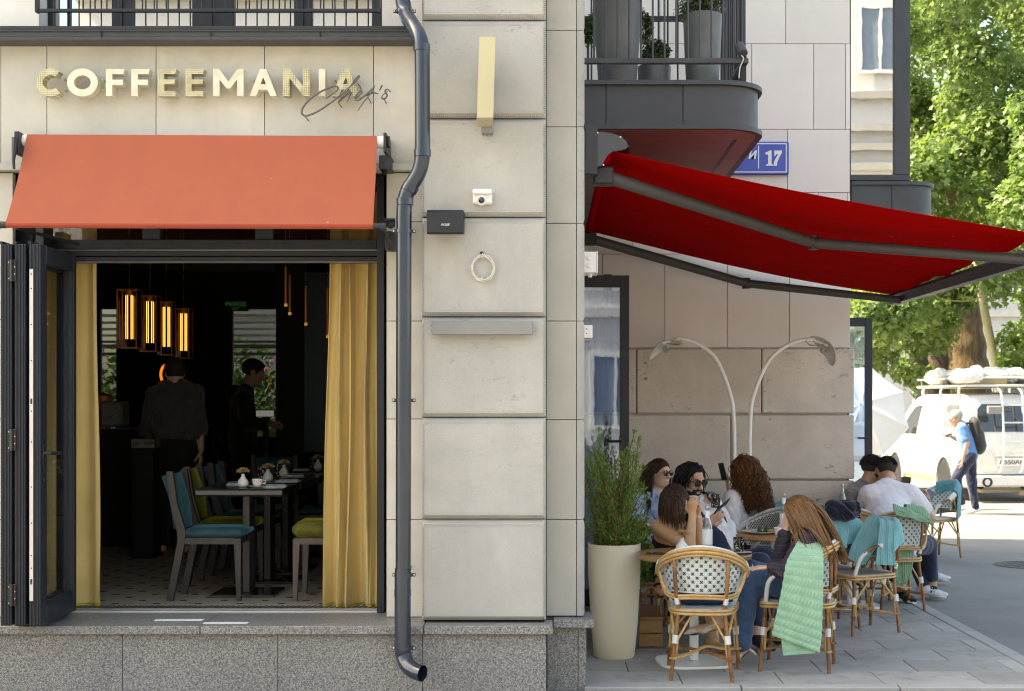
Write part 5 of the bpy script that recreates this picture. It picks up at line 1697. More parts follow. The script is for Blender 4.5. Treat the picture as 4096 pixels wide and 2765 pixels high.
 out = [(-.205, .15), (-.175, .195), (0, .205), (.175, .195), (.205, .15), (.185, -.09), (.13, -.205), (0, -.225), (-.13, -.205), (-.185, -.09)]
 ring = [Vector((p.x, p.y, 0)) for p in smooth_path([Vector((*p, 0)) for p in out + out[:1]], 3)][:-1]
 mm = MB(); mm.prism([(p.x, p.y) for p in ring], .412, .432, 'z'); mm.build('seat', M['weave_white'], o, 50)
 m1 = MB()
 from math import hypot
 for i in range(-13, 14):
  for j in range(-14, 14):
   x, y = i * .0155, j * .0155
   if (i + j) % 2 == 0 and (x / .195) ** 4 + (y / .20) ** 4 < .8:
    m1.add([(x - .0072, y - .0066, .4335), (x + .0072, y - .0066, .4335), (x + .0072, y + .0066, .4335), (x - .0072, y + .0066, .4335)], [(0, 1, 2, 3)])
 m1.build('seat_strands', M['weave_blue'] if kind == 'cross' else M['weave_black'], o, fix=False, kind='stuff')
 for dz in (.424, .404):
  mm = MB(); mm.tube([p * 1.04 + Vector((0, 0, dz)) for p in ring], .009, 7, closed=True); mm.build('seat_rim', M['cane'], o, 50)
 feet = {(-1, -1): ((.183, -.215), (.138, -.2)), (1, -1): ((.183, -.215), (.138, -.2)), (-1, 1): ((.218, .205), (.195, .172)), (1, 1): ((.218, .205), (.195, .172))}
 def legp(s, b, z):
  a, c_ = feet[(s, b)]
  f = z / .42
  return Vector((s * (a[0] + (c_[0] - a[0]) * f), a[1] + (c_[1] - a[1]) * f, z))
 mm = MB()
 for s in (-1, 1):
  for b in (-1, 1):
   p = legp(s, b, .25)
   mm.tube([legp(s, b, .13) + Vector((-s * .014, -b * .012, 0)), p + Vector((-s * .016, 0, 0)), Vector((s * .055, b * .19, .40))], .0075, 6)
   mm.tube([legp(s, b, .13) + Vector((0, -b * .018, 0)), p + Vector((0, -b * .017, 0)), Vector((s * .19, b * .04, .40))], .0075, 6)
 mm.build('brace', M['cane'], o, 50)
 for sg in (1, -1):
  mm = MB()
  a = legp(-1, -sg, .135); b = legp(1, sg, .135)
  for off in (.014, -.014):
   n = (b - a).normalized().cross(Vector((0, 0, 1))) * off
   mm.tube(smooth_path([a + n - (b - a).normalized() * .014, a * .75 + b * .25 + n * .8 + Vector((0, 0, .012)), (a + b) / 2 + n * .5 + Vector((0, 0, .03 + .012 * sg)), a * .25 + b * .75 + n * .8 + Vector((0, 0, .012)), b + n + (b - a).normalized() * .014], 3), .0075, 6)
  mm.tube([a + Vector((0, .016, 0)), a + Vector((-.016, 0, 0)), a + Vector((0, -.016, 0)), a + Vector((.016, 0, 0))], .006, 6, closed=True)
  mm.tube([b + Vector((0, .016, 0)), b + Vector((-.016, 0, 0)), b + Vector((0, -.016, 0)), b + Vector((.016, 0, 0))], .006, 6, closed=True)
  mm.build('stretcher', M['cane'] if sg == 1 else M['bamboo'], o, 50)
 return o
CH_ = {'cross': rattan_chair('cross'), 'check': rattan_chair('check')}
_used = set()
def place_chair(x, y, facing, label, kind='cross', s=1.0):
 """facing: unit direction the sitter looks"""
 rz = math.atan2(facing[1], facing[0]) - math.pi / 2
 if kind in _used: o = copy_tree(CH_[kind])
 else: o = CH_[kind]; _used.add(kind)
 o['label'] = label
 o.location = (x, y, 0)
 o.rotation_euler = (0, 0, rz)
 o.scale = (s, s, s)
 return o
place_chair(.955, 8.72, (.14, .99), 'empty rattan chair with its back to the street at the round wooden table')
place_chair(1.58, 8.98, (-.96, .28), 'rattan chair of the long haired blonde woman under a pale green blanket')
place_chair(.86, 9.92, (.75, -.6), 'rattan chair of the bare shouldered woman behind the round table')
place_chair(.80, 11.15, (.5, -.86), 'rattan chair of the woman in a light blue denim shirt', 'check')
place_chair(1.60, 10.93, (-.93, -.36), 'rattan chair tipped beside the curly haired woman, checked weave', 'check', 1.06)
place_chair(2.12, 11.95, (-.1, -1), 'rattan chair against the stone wall with a dark teal blanket on its rim', 'cross')
place_chair(2.10, 10.75, (-.25, .97), 'rattan chair with a teal blanket and a navy jacket thrown over its back', 'check')
place_chair(2.30, 10.45, (-.93, -.36), 'empty rattan chair, checked weave, with a turquoise blanket over one arm', 'check')
place_chair(2.83, 11.62, (-.12, .99), 'rattan chair of the man in a white T-shirt, back to the street')
place_chair(4.22, 15.5, (-.92, -.40), 'rattan chair farthest along the pavement edge with a teal blanket on it')
place_chair(2.62, 12.05, (.55, .83), 'rattan chair of the man in the grey shirt by the wall end')
place_chair(1.16, 10.62, (.8, -.6), 'rattan chair of the bearded man behind the round table', 'check')
# ---------------------------------------------------------------- terrace tables
M['oak'] = mat_wood('oak_tabletop', (.30, .155, .055), (.42, .235, .095), (.35, 1, 1), 14, .42, obj=False, coat=.2)
def bistro_table(x, y, z, r, label):
 o = thing('bistro_table', label, 'table', (x, y, 0), 'round wooden bistro tables')
 mm = MB(); mm.lathe([(0, z - .034), (r - .008, z - .034), (r, z - .026), (r, z - .006), (r - .006, z), (0, z)], (x, y, 0), 48); mm.build('tabletop', M['oak'], o, 40)
 mm = MB(); mm.tube([(x, y, .02), (x, y, z - .035)], .029, 16); mm.lathe([(0, z - .046), (.14, z - .046), (.14, z - .035), (0, z - .035)], (x, y, 0), 16); mm.build('column', M['white_metal'], o, 50)
 mm = MB()
 q = [Vector((x + .235 * c_, y + .235 * s_, 0)) for c_, s_ in [(math.copysign(abs(math.cos(a)) ** .55, math.cos(a)), math.copysign(abs(math.sin(a)) ** .55, math.sin(a))) for a in np.linspace(0, 2 * math.pi, 33)[:-1]]]
 R = Matrix.Rotation(.12, 3, 'Z')
 q = [Vector((x, y, 0)) + R @ (p - Vector((x, y, 0))) for p in q]
 mm.prism([(p.x, p.y) for p in q], .001, .016, 'z'); mm.build('base_plate', M['white_metal'], o, 30)
 return o
T1 = (.945, 9.13, .705)
bistro_table(T1[0], T1[1], T1[2], .370, 'round oak table behind the empty rattan chair, white pedestal base')
T2 = (1.66, 10.40, .72)
bistro_table(T2[0], T2[1], T2[2], .33, 'round oak table with the salad plate beside the curly haired woman')
T3 = (2.50, 11.72, .735)
bistro_table(T3[0], T3[1], T3[2], .33, 'round oak table between the two men at the wall end')
flower_vase(at(2728, 9.12, T1[2]), 'white bud vase with a straw coloured flower on the terrace table behind the empty chair', 1.15)
tumbler(at(2955, 9.13, T1[2] + .006), 'dark speckled tumbler on a tray at the edge of the round terrace table')
tr_ = thing('tray', 'small dark round tray under the speckled tumbler', 'tray', at(2962, 9.10, T1[2]))
b = Vector(tr_.location); b.x -= .01
mm = MB(); mm.lathe([(0, .0005), (.075, .0005), (.085, .008), (.083, .009), (.074, .004), (0, .004)], b, 26); mm.build('dish', M['black'], tr_, 40)
mm = MB(); mm.lathe([(.075, .0085), (.0845, .0105), (.0835, .0115), (.074, .0095)], b, 26); mm.build('rim', M['alu'], tr_, 40)
def phone(px, y, z, label, rot=None, name='phone'):
 o = thing(name, label, 'phone', at(px, y, z))
 b = Vector(o.location)
 R = rot or Matrix.Identity(3)
 mm = MB(); mm.box(b + Vector((-.036, -.073, 0)), b + Vector((.036, .073, .008)), .003, R, b); mm.build('case', M['black'], o)
 mm = MB(); mm.box(b + Vector((-.033, -.070, .0082)), b + Vector((.033, .070, .0088)), 0, R, b); mm.build('screen', mat_plain('phone_glass', (.012, .014, .022), .08, coat=1) if 'phone_glass' not in bpy.data.materials else bpy.data.materials['phone_glass'], o)
 mm = MB()
 for i in range(2): mm.box(b + Vector((-.03 + i * .018, .045, -.003)), b + Vector((-.016 + i * .018, .063, 0)), .002, R, b)
 mm.build('camera_bump', M['black_metal'], o)
 return o
phone(2632, 9.06, T1[2] + .001, 'dark phone lying on the round terrace table near the planter', Matrix.Rotation(1.35, 3, 'Z'))
M['bottle'] = mat_glass('bottle_glass', (.80, .88, .86), .10, edge=.8)
def bottle(loc, label, h=.25, r=.033, lab=True):
 o = thing('water_bottle', label, 'bottle', loc)
 b = Vector(loc)
 mm = MB(); mm.lathe([(0, 0), (r, .0), (r, h * .55), (r * .75, h * .66), (r * .42, h * .76), (r * .40, h * .93), (r * .45, h * .935), (r * .45, h * .95), (0, h * .955)], b, 20); mm.build('glass_body', M['bottle'], o, 50)
 mm = MB(); mm.lathe([(0, h * .956), (r * .46, h * .956), (r * .46, h), (0, h * 1.0)], b, 14); mm.build('cap', M['steel'], o, 40)
 if lab:
  mm = MB(); mm.lathe([(r * 1.03, h * .10), (r * 1.03, h * .50)], b, 20); mm.build('paper_label', M['paper'], o, 60); mm = MB(); mm.lathe([(r * .46, h * .74), (r * .44, h * .90)], b, 16); mm.build('neck_label', M['paper'], o, 60)
  mm = MB(); mm.lathe([(r * 1.04, h * .16), (r * 1.04, h * .175)], b, 20); mm.lathe([(r * 1.04, h * .05), (r * 1.04, h * .07)], b, 20); mm.build('label_band', M['plate_blue'], o, 60)
 else:
  mm = MB(); mm.lathe([(0, .004), (r * .93, .004), (r * .93, h * .36), (0, h * .36)], b, 18); mm.build('liquid', M['paper'], o, 50)
 return o
bottle(at(2829, 9.16, T1[2]), 'clear water bottle with white label standing on the round table behind the empty chair', .30, .033)
bottle(at(3135, 10.36, T2[2]), 'clear glass bottle beside the blonde head on the salad table', .29, .030)
bottle(at(3369, 11.70, T3[2]), 'clear bottle of white liquid beside the man in the grey shirt', .27, .032, False)
napkin(2880, 9.05, 'white paper napkin beside the water bottle on the round terrace table', .7, T1[2], .10)
flower_vase(at(3405, 11.60, T3[2]), 'white bud vase with a tan flower between the two men', 1.1)
tumbler(at(3428, 11.55, T3[2]), 'dark speckled tumbler beside the man in the white T-shirt')
pl_ = thing('salad_plate', 'white plate with green salad and cutlery on the wooden table', 'plate', at(3046, 10.34, T2[2]))
b = Vector(pl_.location)
mm = MB(); mm.lathe([(0, .002), (.08, .002), (.13, .018), (.132, .021), (.08, .009), (0, .008)], b, 32); mm.build('dish', M['ceramic'], pl_, 50)
leaf_cloud('salad', [(b.x + random.uniform(-.02, .05), b.y + random.uniform(-.04, .04), b.z + .025) for _ in range(6)], [.02] * 6, 90, .022, M['leaf'], pl_, seed=8)
mm = MB()
for i in range(10): mm.ball(b + Vector((.04 + random.uniform(0, .06), random.uniform(-.03, .03), .016)), random.uniform(.008, .014), 6, 4)
mm.build('garnish', mat_plain('golden_food', (.48, .26, .07), .5, var=.3), pl_)
mm = MB(); mm.tube([b + Vector((-.15, -.03, .024)), b + Vector((-.03, .02, .018))], .004, 6); mm.build('fork', M['steel'], pl_)
ec = thing('egg_cup', 'small white cup at the edge of the salad table beside the blonde hair', 'cup', at(3112, 10.24, T2[2]))
b = Vector(ec.location)
mm = MB(); mm.lathe([(0, 0), (.020, 0), (.028, .02), (.031, .055), (.028, .055), (.025, .02), (0, .01)], b, 18); mm.build('cup_body', M['ceramic'], ec, 50)
mm = MB(); mm.tube([b + Vector((.03, 0, .045)), b + Vector((.045, 0, .04)), b + Vector((.03, 0, .018))], .004, 6); mm.build('handle', M['ceramic'], ec, 50)
bg = thing('beer_glass', 'tall glass of amber beer behind the bearded man', 'glass', at(2829, 11.35, .735))
b = Vector(bg.location)
mm = MB(); mm.lathe([(0, 0), (.028, 0), (.03, .02), (.038, .16), (.036, .205), (.034, .205), (.036, .16), (.028, .02), (0, .012)], b, 18); mm.build('glass_body', M['glass'], bg, 50)
mm = MB(); mm.lathe([(0, .013), (.027, .021), (.0335, .12), (0, .12)], b, 18); mm.build('beer', mat_plain('amber_beer', (.45, .20, .03), .15), bg, 50)
bistro_table(1.25, 11.5, .733, .26, 'small round table behind the bearded man carrying the beer glass')
# ---------------------------------------------------------------- terrace floor lamps
def floor_lamp(base, tip, sgn, label):
 o = thing('floor_lamp', label, 'floor lamp', (base[0], base[1], 0))
 bx, by = base
 zt = tip[1]; xt = tip[0]
 pts = [Vector((bx, by, 0)), Vector((bx, by, 1.0)), Vector((bx + sgn * .006, by, 1.52)), Vector((bx + sgn * .035, by, 1.74)), Vector((bx + (xt - bx) * .28, by, zt - .20)), Vector((bx + (xt - bx) * .52, by, zt - .075)), Vector((bx + (xt - bx) * .78, by, zt - .012)), Vector((xt, by, zt))]
 mm = MB(); mm.tube(smooth_path(pts, 6), .0175, 14, up=(0, 1, 0)); mm.build('pole', M['white_metal'], o, 50)
 mm = MB(); mm.lathe([(0, 0), (.14, 0), (.14, .012), (.03, .02), (.022, .03), (0, .03)], (bx, by, 0), 24); mm.build('base_plate', M['white_metal'], o, 40)
 c_ = Vector((xt + sgn * .09, by - .03, zt - .085))
 mm = MB()
 tilt = Matrix.Rotation(sgn * math.radians(26 if sgn < 0 else 52), 3, 'Y') @ Matrix.Rotation(math.radians(-18), 3, 'X')
 def fn(u, w):
  a = 2 * math.pi * u
  rx, ry = .155 * w, .105 * w
  x = rx * math.cos(a); y = ry * math.sin(a)
  return c_ + tilt @ Vector((x, y, .055 * (1 - w * w) + .045 * w * w * math.cos(2 * a) * -.6))
 mm.sheet(fn, 28, 7, .004); mm.build('shade', mat_plain('white_shade', (.66, .62, .58), .45), o, 60, fix=False)
 mm = MB(); mm.lathe([(0, -.03), (.022, -.03), (.022, .02), (0, .03)], c_, 12, tilt); mm.build('bulb_socket', M['steel'], o, 40)
 mm = MB(); mm.tube([Vector((xt, by, zt)), c_ + tilt @ Vector((0, 0, .05))], .012, 8); mm.build('neck', M['white_metal'], o, 40)
 mm = MB(); mm.tube(smooth_path([Vector((xt - sgn * .06, by - .01, zt - .005)), Vector((xt - sgn * .02, by - .03, zt - .05)), c_ + tilt @ Vector((-sgn * .02, 0, .05))], 4), .005, 6); mm.build('cable', M['brass'], o)
 return o
yl_ = 11.95
floor_lamp((GX(2938, yl_), yl_), (GX(2702, yl_), GZ(1355, yl_)), -1, 'tall curved white floor lamp leaning its shade towards the glass door')
floor_lamp((GX(2998, yl_), yl_), (GX(3250, yl_), GZ(1358, yl_)), 1, 'tall curved white floor lamp bending its shade towards the wall end')
# ---------------------------------------------------------------- planters
M['cream'] = mat_plain('cream_planter', (.74, .66, .50), .45, var=.05, scale=2, bump=.05)
M['zinc'] = mat_plain('dark_zinc', (.125, .122, .117), .5, .15, var=.18, scale=5)
def planter(x, y, prof, name, label, mat, z=0.0, pleats=36):
 o = thing(name, label, 'planter', (x, y, z))
 mm = MB(); mm.lathe(prof, (x, y, z), pleats); mm.build('pot', mat, o, 40)
 top = max(p[1] for p in prof); rt = prof[-3][0]
 mm = MB(); mm.lathe([(0, top - .06), (rt - .012, top - .06), (rt - .012, top - .04), (0, top - .03)], (x, y, z), 20); mm.build('soil', mat_plain('soil', (.03, .022, .015), .95, bump=.6, bscale=60) if 'soil' not in bpy.data.materials else bpy.data.materials['soil'], o)
 return o
ypl = 9.36
PXc = GX(2457, ypl)
planter(PXc, ypl, [(0, 0), (.128, 0), (.134, .01), (.155, .22), (.172, .55), (.174, .74), (.176, .745), (.164, .745), (.160, .60), (.150, .5)][:8] + [(.160, .68), (0, .68)], 'tall_planter', 'tall tapered cream planter by the corner with a feathery green shrub', M['cream'])
t = NT('feathery_green')
ri = t.n('NewGeometry')
t.set(Base_Color=t.ramp(ri.outputs['Random Per Island'], [(0, (.07, .13, .022)), (.55, (.15, .25, .045)), (1, (.27, .38, .09))]), Roughness=.6)
tr = t.n('BsdfTranslucent'); tr.inputs[0].default_value = (.20, .33, .05, 1)
ms = t.n('MixShader'); ms.inputs[0].default_value = .3
t.l(t.b.outputs[0], ms.inputs[1]); t.l(tr.outputs[0], ms.inputs[2]); t.l(ms.outputs[0], t.out.inputs[0])
M['feather'] = t.m
sh = thing('feathery_shrub', 'feathery green shrub with upright plumes growing in the cream planter', 'shrub', (PXc, ypl, .68))
r_ = random.Random(21)
V_, mm = [], MB()
plumes = []
for tx, ty, tw in ((2395, 1705, 1), (2540, 1720, 1), (2560, 1742, 1), (2455, 1800, 1), (2370, 1790, .9), (2512, 1790, 1), (2578, 1860, .8), (2425, 1860, 1), (2488, 1900, 1)):
 plumes.append((P(tx, ty, ypl + r_.uniform(-.05, .08)), 1.0))
for k in range(84):
 px_, py_ = r_.uniform(2330, 2592), r_.uniform(1800, 2165)
 plumes.append((P(px_, py_, ypl + r_.uniform(-.16, .16)), .8))
rg = np.random.default_rng(2)
pos_, dirs_ = [], []
for tip, wgt in plumes:
 base = Vector((PXc + r_.uniform(-.09, .09), ypl + r_.uniform(-.09, .09), .70))
 mid = base.lerp(tip, .45) + Vector((r_.uniform(-.02, .02), 0, -.01))
 path = smooth_path([base, mid, tip], 14)
 L = (tip - base).length
 mm.tube(path[::3] + [path[-1]], [.005 - .0035 * i / (len(path[::3])) for i in range(len(path[::3]) + 1)], 5)
 n = int(360 * max(.35, L / .9))
 for i in range(n):
  u = r_.uniform(.18, 1.0)
  j = min(int(u * (len(path) - 1)), len(path) - 2)
  p = path[j].lerp(path[j + 1], r_.random())
  d = (path[j + 1] - path[j]).normalized()
  rad = .046 * (1.05 - u) ** .6 + .010
  off = Vector((r_.gauss(0, 1), r_.gauss(0, 1), r_.gauss(0, .7)))
  off = off.normalized() * rad * r_.uniform(.2, 1)
  pos_.append(p + off); dirs_.append((d * .9 + off.normalized() * .8).normalized())
pos_ = np.array(pos_); dirs_ = np.array(dirs_)
side_ = np.cross(dirs_, rg.normal(size=dirs_.shape)); side_ /= np.linalg.norm(side_, axis=1)[:, None]
ln_ = rg.uniform(.014, .027, len(pos_))[:, None]
q = np.stack([pos_ - dirs_ * ln_ * .5, pos_ + side_ * ln_ * .17, pos_ + dirs_ * ln_ * .6, pos_ - side_ * ln_ * .17], 1)
np_mesh('foliage', q.reshape(-1, 3), np.arange(len(pos_) * 4).reshape(-1, 4), M['feather'], sh, smooth=False)
mm.build('stem', mat_plain('reddish_stem', (.14, .06, .03), .8), sh)
tp = thing('trailing_plant', 'leafy trailing plant hanging beside the cream planter', 'plant', (GX(2572, 9.62), 9.62, 0))
xx = GX(2574, 9.62)
leaf_cloud('foliage', [(xx, 9.62, .80), (xx + .01, 9.60, .70), (xx + .012, 9.6, .60), (xx + .02, 9.62, .50)], [.055, .05, .055, .05], 420, .045, M['feather'], tp, seed=5, droop=.4)
mm = MB(); mm.lathe([(0, 0), (.06, 0), (.075, .40), (.07, .40), (0, .36)], (xx - .09, 9.68, 0), 16); mm.build('pot', M['zinc'], tp, 40)
st = thing('wooden_step', 'low step of brown planks on the paving beside the cream planter', 'step', (.62, 9.95, 0))
M['plank'] = mat_wood('brown_plank', (.30, .16, .06), (.45, .26, .11), (.3, 1, 1), 16, .55, obj=False)
for k in range(2): mm = MB(); mm.box((.40, 9.70, .006 + k * .094), (.79, 9.72, .094 + k * .094), .003); mm.build('plank', M['plank'], st)
for k in range(6): mm = MB(); mm.box((.40, 9.695 + k * .10, .189), (.795, 9.79 + k * .10, .209), .003); mm.build('plank', M['plank'], st)
for k in range(2): mm = MB(); mm.box((.77, 9.721, .006 + k * .094), (.789, 10.28, .094 + k * .094), .003); mm.build('plank', M['plank'], st)
# balcony pots
t = NT('boxwood')
ri = t.n('NewGeometry')
t.set(Base_Color=t.ramp(ri.outputs['Random Per Island'], [(0, (.018, .035, .010)), (.6, (.045, .075, .018)), (1, (.13, .16, .05))]), Roughness=.5)
M['boxwood'] = t.m
yb1 = 10.05
for (xl, xr, xbl, xbr, pyt, pyb, yy, lb) in ((2368, 2571, 2398, 2546, -95, 319, 9.85, 'tall dark grey tapered pot at the left of the balcony'), (2732, 2888, 2752, 2876, 62, 319, 10.0, 'medium dark grey tapered pot at the balcony end'), (2551, 2683, 2553, 2681, 268, 319, 10.1, 'low dark grey pot between two taller ones on the balcony')):
 xc = GX((xl + xr) / 2, yy); rt = (GX(xr, yy) - GX(xl, yy)) / 2; rb = (GX(xbr, yy) - GX(xbl, yy)) / 2
 zt = GZ(pyt, yy); z0 = ZCAP
 h = zt - z0
 planter(xc, yy, [(0, 0), (rb, 0), (rb + (rt - rb) * .6, h * .5), (rt, h), (rt - .012, h), (rt - .012, h - .03), (rt - .02, h - .05), (0, h - .05)], 'balcony_pot', lb, M['zinc'], z0)
for px, py, rx, rz, yy, n, lb in ((2805, 0, .20, .17, 10.0, 5600, 'round clipped boxwood growing in the medium balcony pot'), (2625, 218, .135, .10, 10.1, 2800, 'low round boxwood growing in the low balcony pot'), (2588, 110, .055, .13, 10.7, 1200, 'boxwood bush showing behind the tall balcony pot on its right side'), (2352, 120, .055, .13, 10.7, 1200, 'boxwood bush showing at the left edge of the tall balcony pot')):
 c_ = P(px, py, yy)
 bo = thing('boxwood_shrub', lb, 'shrub', (c_.x, yy, c_.z - rz))
 r2 = random.Random(px)
 cs = [(c_.x, c_.y, c_.z)] + [(c_.x + r2.gauss(0, 1) * rx * .45, c_.y + r2.gauss(0, 1) * rx * .4, c_.z + r2.gauss(0, 1) * rz * .45) for _ in range(14)]
 rr = [(rx * .8, rx * .8, rz * .8)] + [(rx * .42, rx * .42, rz * .42)] * 14
 leaf_cloud('foliage', cs, rr, n, .024, M['boxwood'], bo, seed=px)
 mm = MB(); mm.tube([(c_.x, yy, ZCAP + .02 if yy > 10.5 else c_.z - rz - .1), (c_.x, yy, c_.z)], .010, 6); mm.build('trunk', mat_plain('grey_bark', (.09, .075, .06), .9) if 'grey_bark' not in bpy.data.materials else bpy.data.materials['grey_bark'], bo)
sl = thing('spotlight', 'small grey spotlight with a loose cable at the balcony railing corner', 'spotlight', P(2962, 200, 9.6))
a = P(2958, 180, 9.55); b = P(2972, 215, 9.5)
mm = MB(); mm.tube([a, a.lerp(b, .3), b], [.03, .034, .034], 12); mm.build('housing', M['fascia'], sl, 40)
mm = MB(); mm.tube([a + Vector((0, .01, 0)), P(2975, 188, 9.6), P(2980, 230, 9.58)], .012, 8); mm.tube([P(2976, 215, 9.6), P(2972, 240, 9.58), P(2950, 290, 9.6), P(2930, 312, 9.62)], .006, 6); mm.build('bracket', M['black'], sl, 40)
mm = MB(); mm.tube(smooth_path([P(2966, 222, 9.5), P(2974, 236, 9.52), P(2960, 270, 9.55), P(2956, 312, 9.58)], 4), .004, 5); mm.build('cable', M['white'], sl)
# ---------------------------------------------------------------- bodies grown from blended limbs
class Field:
 """distance field on a grid; limbs are blended into one skin"""
 def __init__(s, prims, h, pad=.03):
  lo = np.full(3, 1e9); hi = np.full(3, -1e9)
  for p in prims:
   if p['op'] != 'u': continue
   for c, r in p['bb']:
    lo = np.minimum(lo, np.array(c) - r); hi = np.maximum(hi, np.array(c) + r)
  s.h = h
  s.lo = lo - pad
  s.n = np.ceil((hi - lo + 2 * pad) / h).astype(int) + 1
  s.F = np.full(tuple(s.n), .2, np.float32)
  for p in prims: s.apply(p)
 def axes(s, i0, i1):
  return [(s.lo[a] + s.h * np.arange(i0[a], i1[a])).astype(np.float32) for a in range(3)]
 def apply(s, p):
  k = p.get('k', .02)
  lo = np.full(3, 1e9); hi = np.full(3, -1e9)
  for c, r in p['bb']:
   lo = np.minimum(lo, np.array(c) - r - k - .012); hi = np.maximum(hi, np.array(c) + r + k + .012)
  i0 = np.clip(np.floor((lo - s.lo) / s.h).astype(int), 0, s.n); i1 = np.clip(np.ceil((hi - s.lo) / s.h).astype(int) + 1, 0, s.n)
  if (i1 <= i0).any(): return
  x, y, z = s.axes(i0, i1)
  X = x[:, None, None]; Y = y[None, :, None]; Z = z[None, None, :]
  d = p['f'](X, Y, Z)
  sl = (slice(i0[0], i1[0]), slice(i0[1], i1[1]), slice(i0[2], i1[2]))
  A = s.F[sl]
  if p['op'] == 'u':
   hh = np.maximum(k - np.abs(A - d), 0) / k
   s.F[sl] = np.minimum(A, d) - hh * hh * k * .25
  else:
   d = -d
   hh = np.maximum(k - np.abs(A - d), 0) / k
   s.F[sl] = np.maximum(A, d) + hh * hh * k * .25
 def cut(s, fn):
  x, y, z = s.axes(np.zeros(3, int), s.n)
  s.F = np.maximum(s.F, fn(x[:, None, None], y[None, :, None], z[None, None, :]).astype(np.float32))
 def displace(s, fn):
  x, y, z = s.axes(np.zeros(3, int), s.n)
  s.F = s.F + fn(x[:, None, None], y[None, :, None], z[None, None, :]).astype(np.float32)
 def mesh(s):
  F = s.F
  F[0] = F[-1] = .1; F[:, 0] = F[:, -1] = .1; F[:, :, 0] = F[:, :, -1] = .1
  S = (F < 0)
  c = np.zeros(tuple(s.n - 1), np.int8)
  corners = [(i, j, k) for i in (0, 1) for j in (0, 1) for k in (0, 1)]
  nx, ny, nz = s.n
  for i, j, k in corners: c += S[i:nx - 1 + i, j:ny - 1 + j, k:nz - 1 + k]
  act = (c > 0) & (c < 8)
  idx = np.argwhere(act)
  ids = np.full(act.shape, -1, np.int32); ids[act] = np.arange(len(idx))
  V = np.stack([F[idx[:, 0] + i, idx[:, 1] + j, idx[:, 2] + k] for i, j, k in corners], 1)
  acc = np.zeros((len(idx), 3)); cnt = np.zeros(len(idx))
  cc = np.array(corners, float)
  for a in range(8):
   for b in range(a + 1, 8):
    if np.abs(cc[a] - cc[b]).sum() != 1: continue
    va, vb = V[:, a], V[:, b]
    m = (va < 0) != (vb < 0)
    t_ = np.where(m, va / np.where(m, va - vb, 1), 0)
    acc += np.where(m[:, None], cc[a] + (cc[b] - cc[a]) * t_[:, None], 0); cnt += m
  verts = s.lo + s.h * (idx + acc / np.maximum(cnt, 1)[:, None])
  faces = []
  for ax in range(3):
   o = [x for x in range(3) if x != ax]
   sl0 = [slice(None)] * 3; sl1 = [slice(None)] * 3
   sl0[ax] = slice(0, -1); sl1[ax] = slice(1, None)
   e = np.argwhere(S[tuple(sl0)] != S[tuple(sl1)])
   e = e[(e[:, o[0]] > 0) & (e[:, o[1]] > 0) & (e[:, o[0]] < s.n[o[0]] - 1) & (e[:, o[1]] < s.n[o[1]] - 1)]
   q = []
   for da, db in ((1, 1), (0, 1), (0, 0), (1, 0)):
    t_ = e.copy(); t_[:, o[0]] -= da; t_[:, o[1]] -= db
    q.append(ids[t_[:, 0], t_[:, 1], t_[:, 2]])
   q = np.stack(q, 1)
   flip = S[e[:, 0], e[:, 1], e[:, 2]]
   if ax == 1: flip = ~flip
   q[~flip] = q[~flip][:, ::-1]
   faces.append(q)
  faces = np.concatenate(faces)
  faces = faces[(faces >= 0).all(1)]
  return verts, faces
V3 = lambda v: np.array(v, dtype=np.float32)
def rc(a, b, ra, rb, k=.02, flat=None, q=1.0, op='u'):
 """tapered limb from a to b; flat: direction along which it is squashed by q"""
 a, b = V3(a), V3(b)
 ba = b - a
 L2 = max(float(ba @ ba), 1e-9)
 fl = None if flat is None else V3(Vector(flat).normalized())
 def f(X, Y, Z):
  px, py, pz = X - a[0], Y - a[1], Z - a[2]
  t_ = np.clip((px * ba[0] + py * ba[1] + pz * ba[2]) / L2, 0, 1)
  vx, vy, vz = px - t_ * ba[0], py - t_ * ba[1], pz - t_ * ba[2]
  if fl is not None:
   m = (vx * fl[0] + vy * fl[1] + vz * fl[2]) * (1 / q - 1)
   vx, vy, vz = vx + fl[0] * m, vy + fl[1] * m, vz + fl[2] * m
  d = np.sqrt(vx * vx + vy * vy + vz * vz) - (ra + (rb - ra) * t_)
  return d * (q if fl is not None else 1)
 return dict(op=op, k=k, f=f, bb=[(a, ra), (b, rb)], rc=(a, b, ra, rb, k, flat, q))
def el(c, r, R=None, k=.015, op='u'):
 c = V3(c); r = V3(r)
 A = np.eye(3, dtype=np.float32) if R is None else V3([list(row) for row in R]).reshape(3, 3).T   # rows: local axes
 def f(X, Y, Z):
  px, py, pz = X - c[0], Y - c[1], Z - c[2]
  u = [A[i, 0] * px + A[i, 1] * py + A[i, 2] * pz for i in range(3)]
  k0 = np.sqrt(sum((u[i] / r[i]) ** 2 for i in range(3)))
  k1 = np.sqrt(sum((u[i] / (r[i] * r[i])) ** 2 for i in range(3)))
  return k0 * (k0 - 1) / np.maximum(k1, 1e-6)
 return dict(op=op, k=k, f=f, bb=[(c, float(r.max()))])
class Frame:
 """right, forward, up axes at a point"""
 def __init__(s, c, fwd, up=(0, 0, 1), sc_=1.0):
  s.c = Vector(c); s.f = Vector(fwd).normalized()
  s.r = s.f.cross(Vector(up)).normalized()
  s.u = s.r.cross(s.f)
  s.s = sc_
  s.R = Matrix((s.r, s.f, s.u)).transposed()    # columns: axes
 def p(s, r, f, u): return s.c + (s.r * r + s.f * f + s.u * u) * s.s
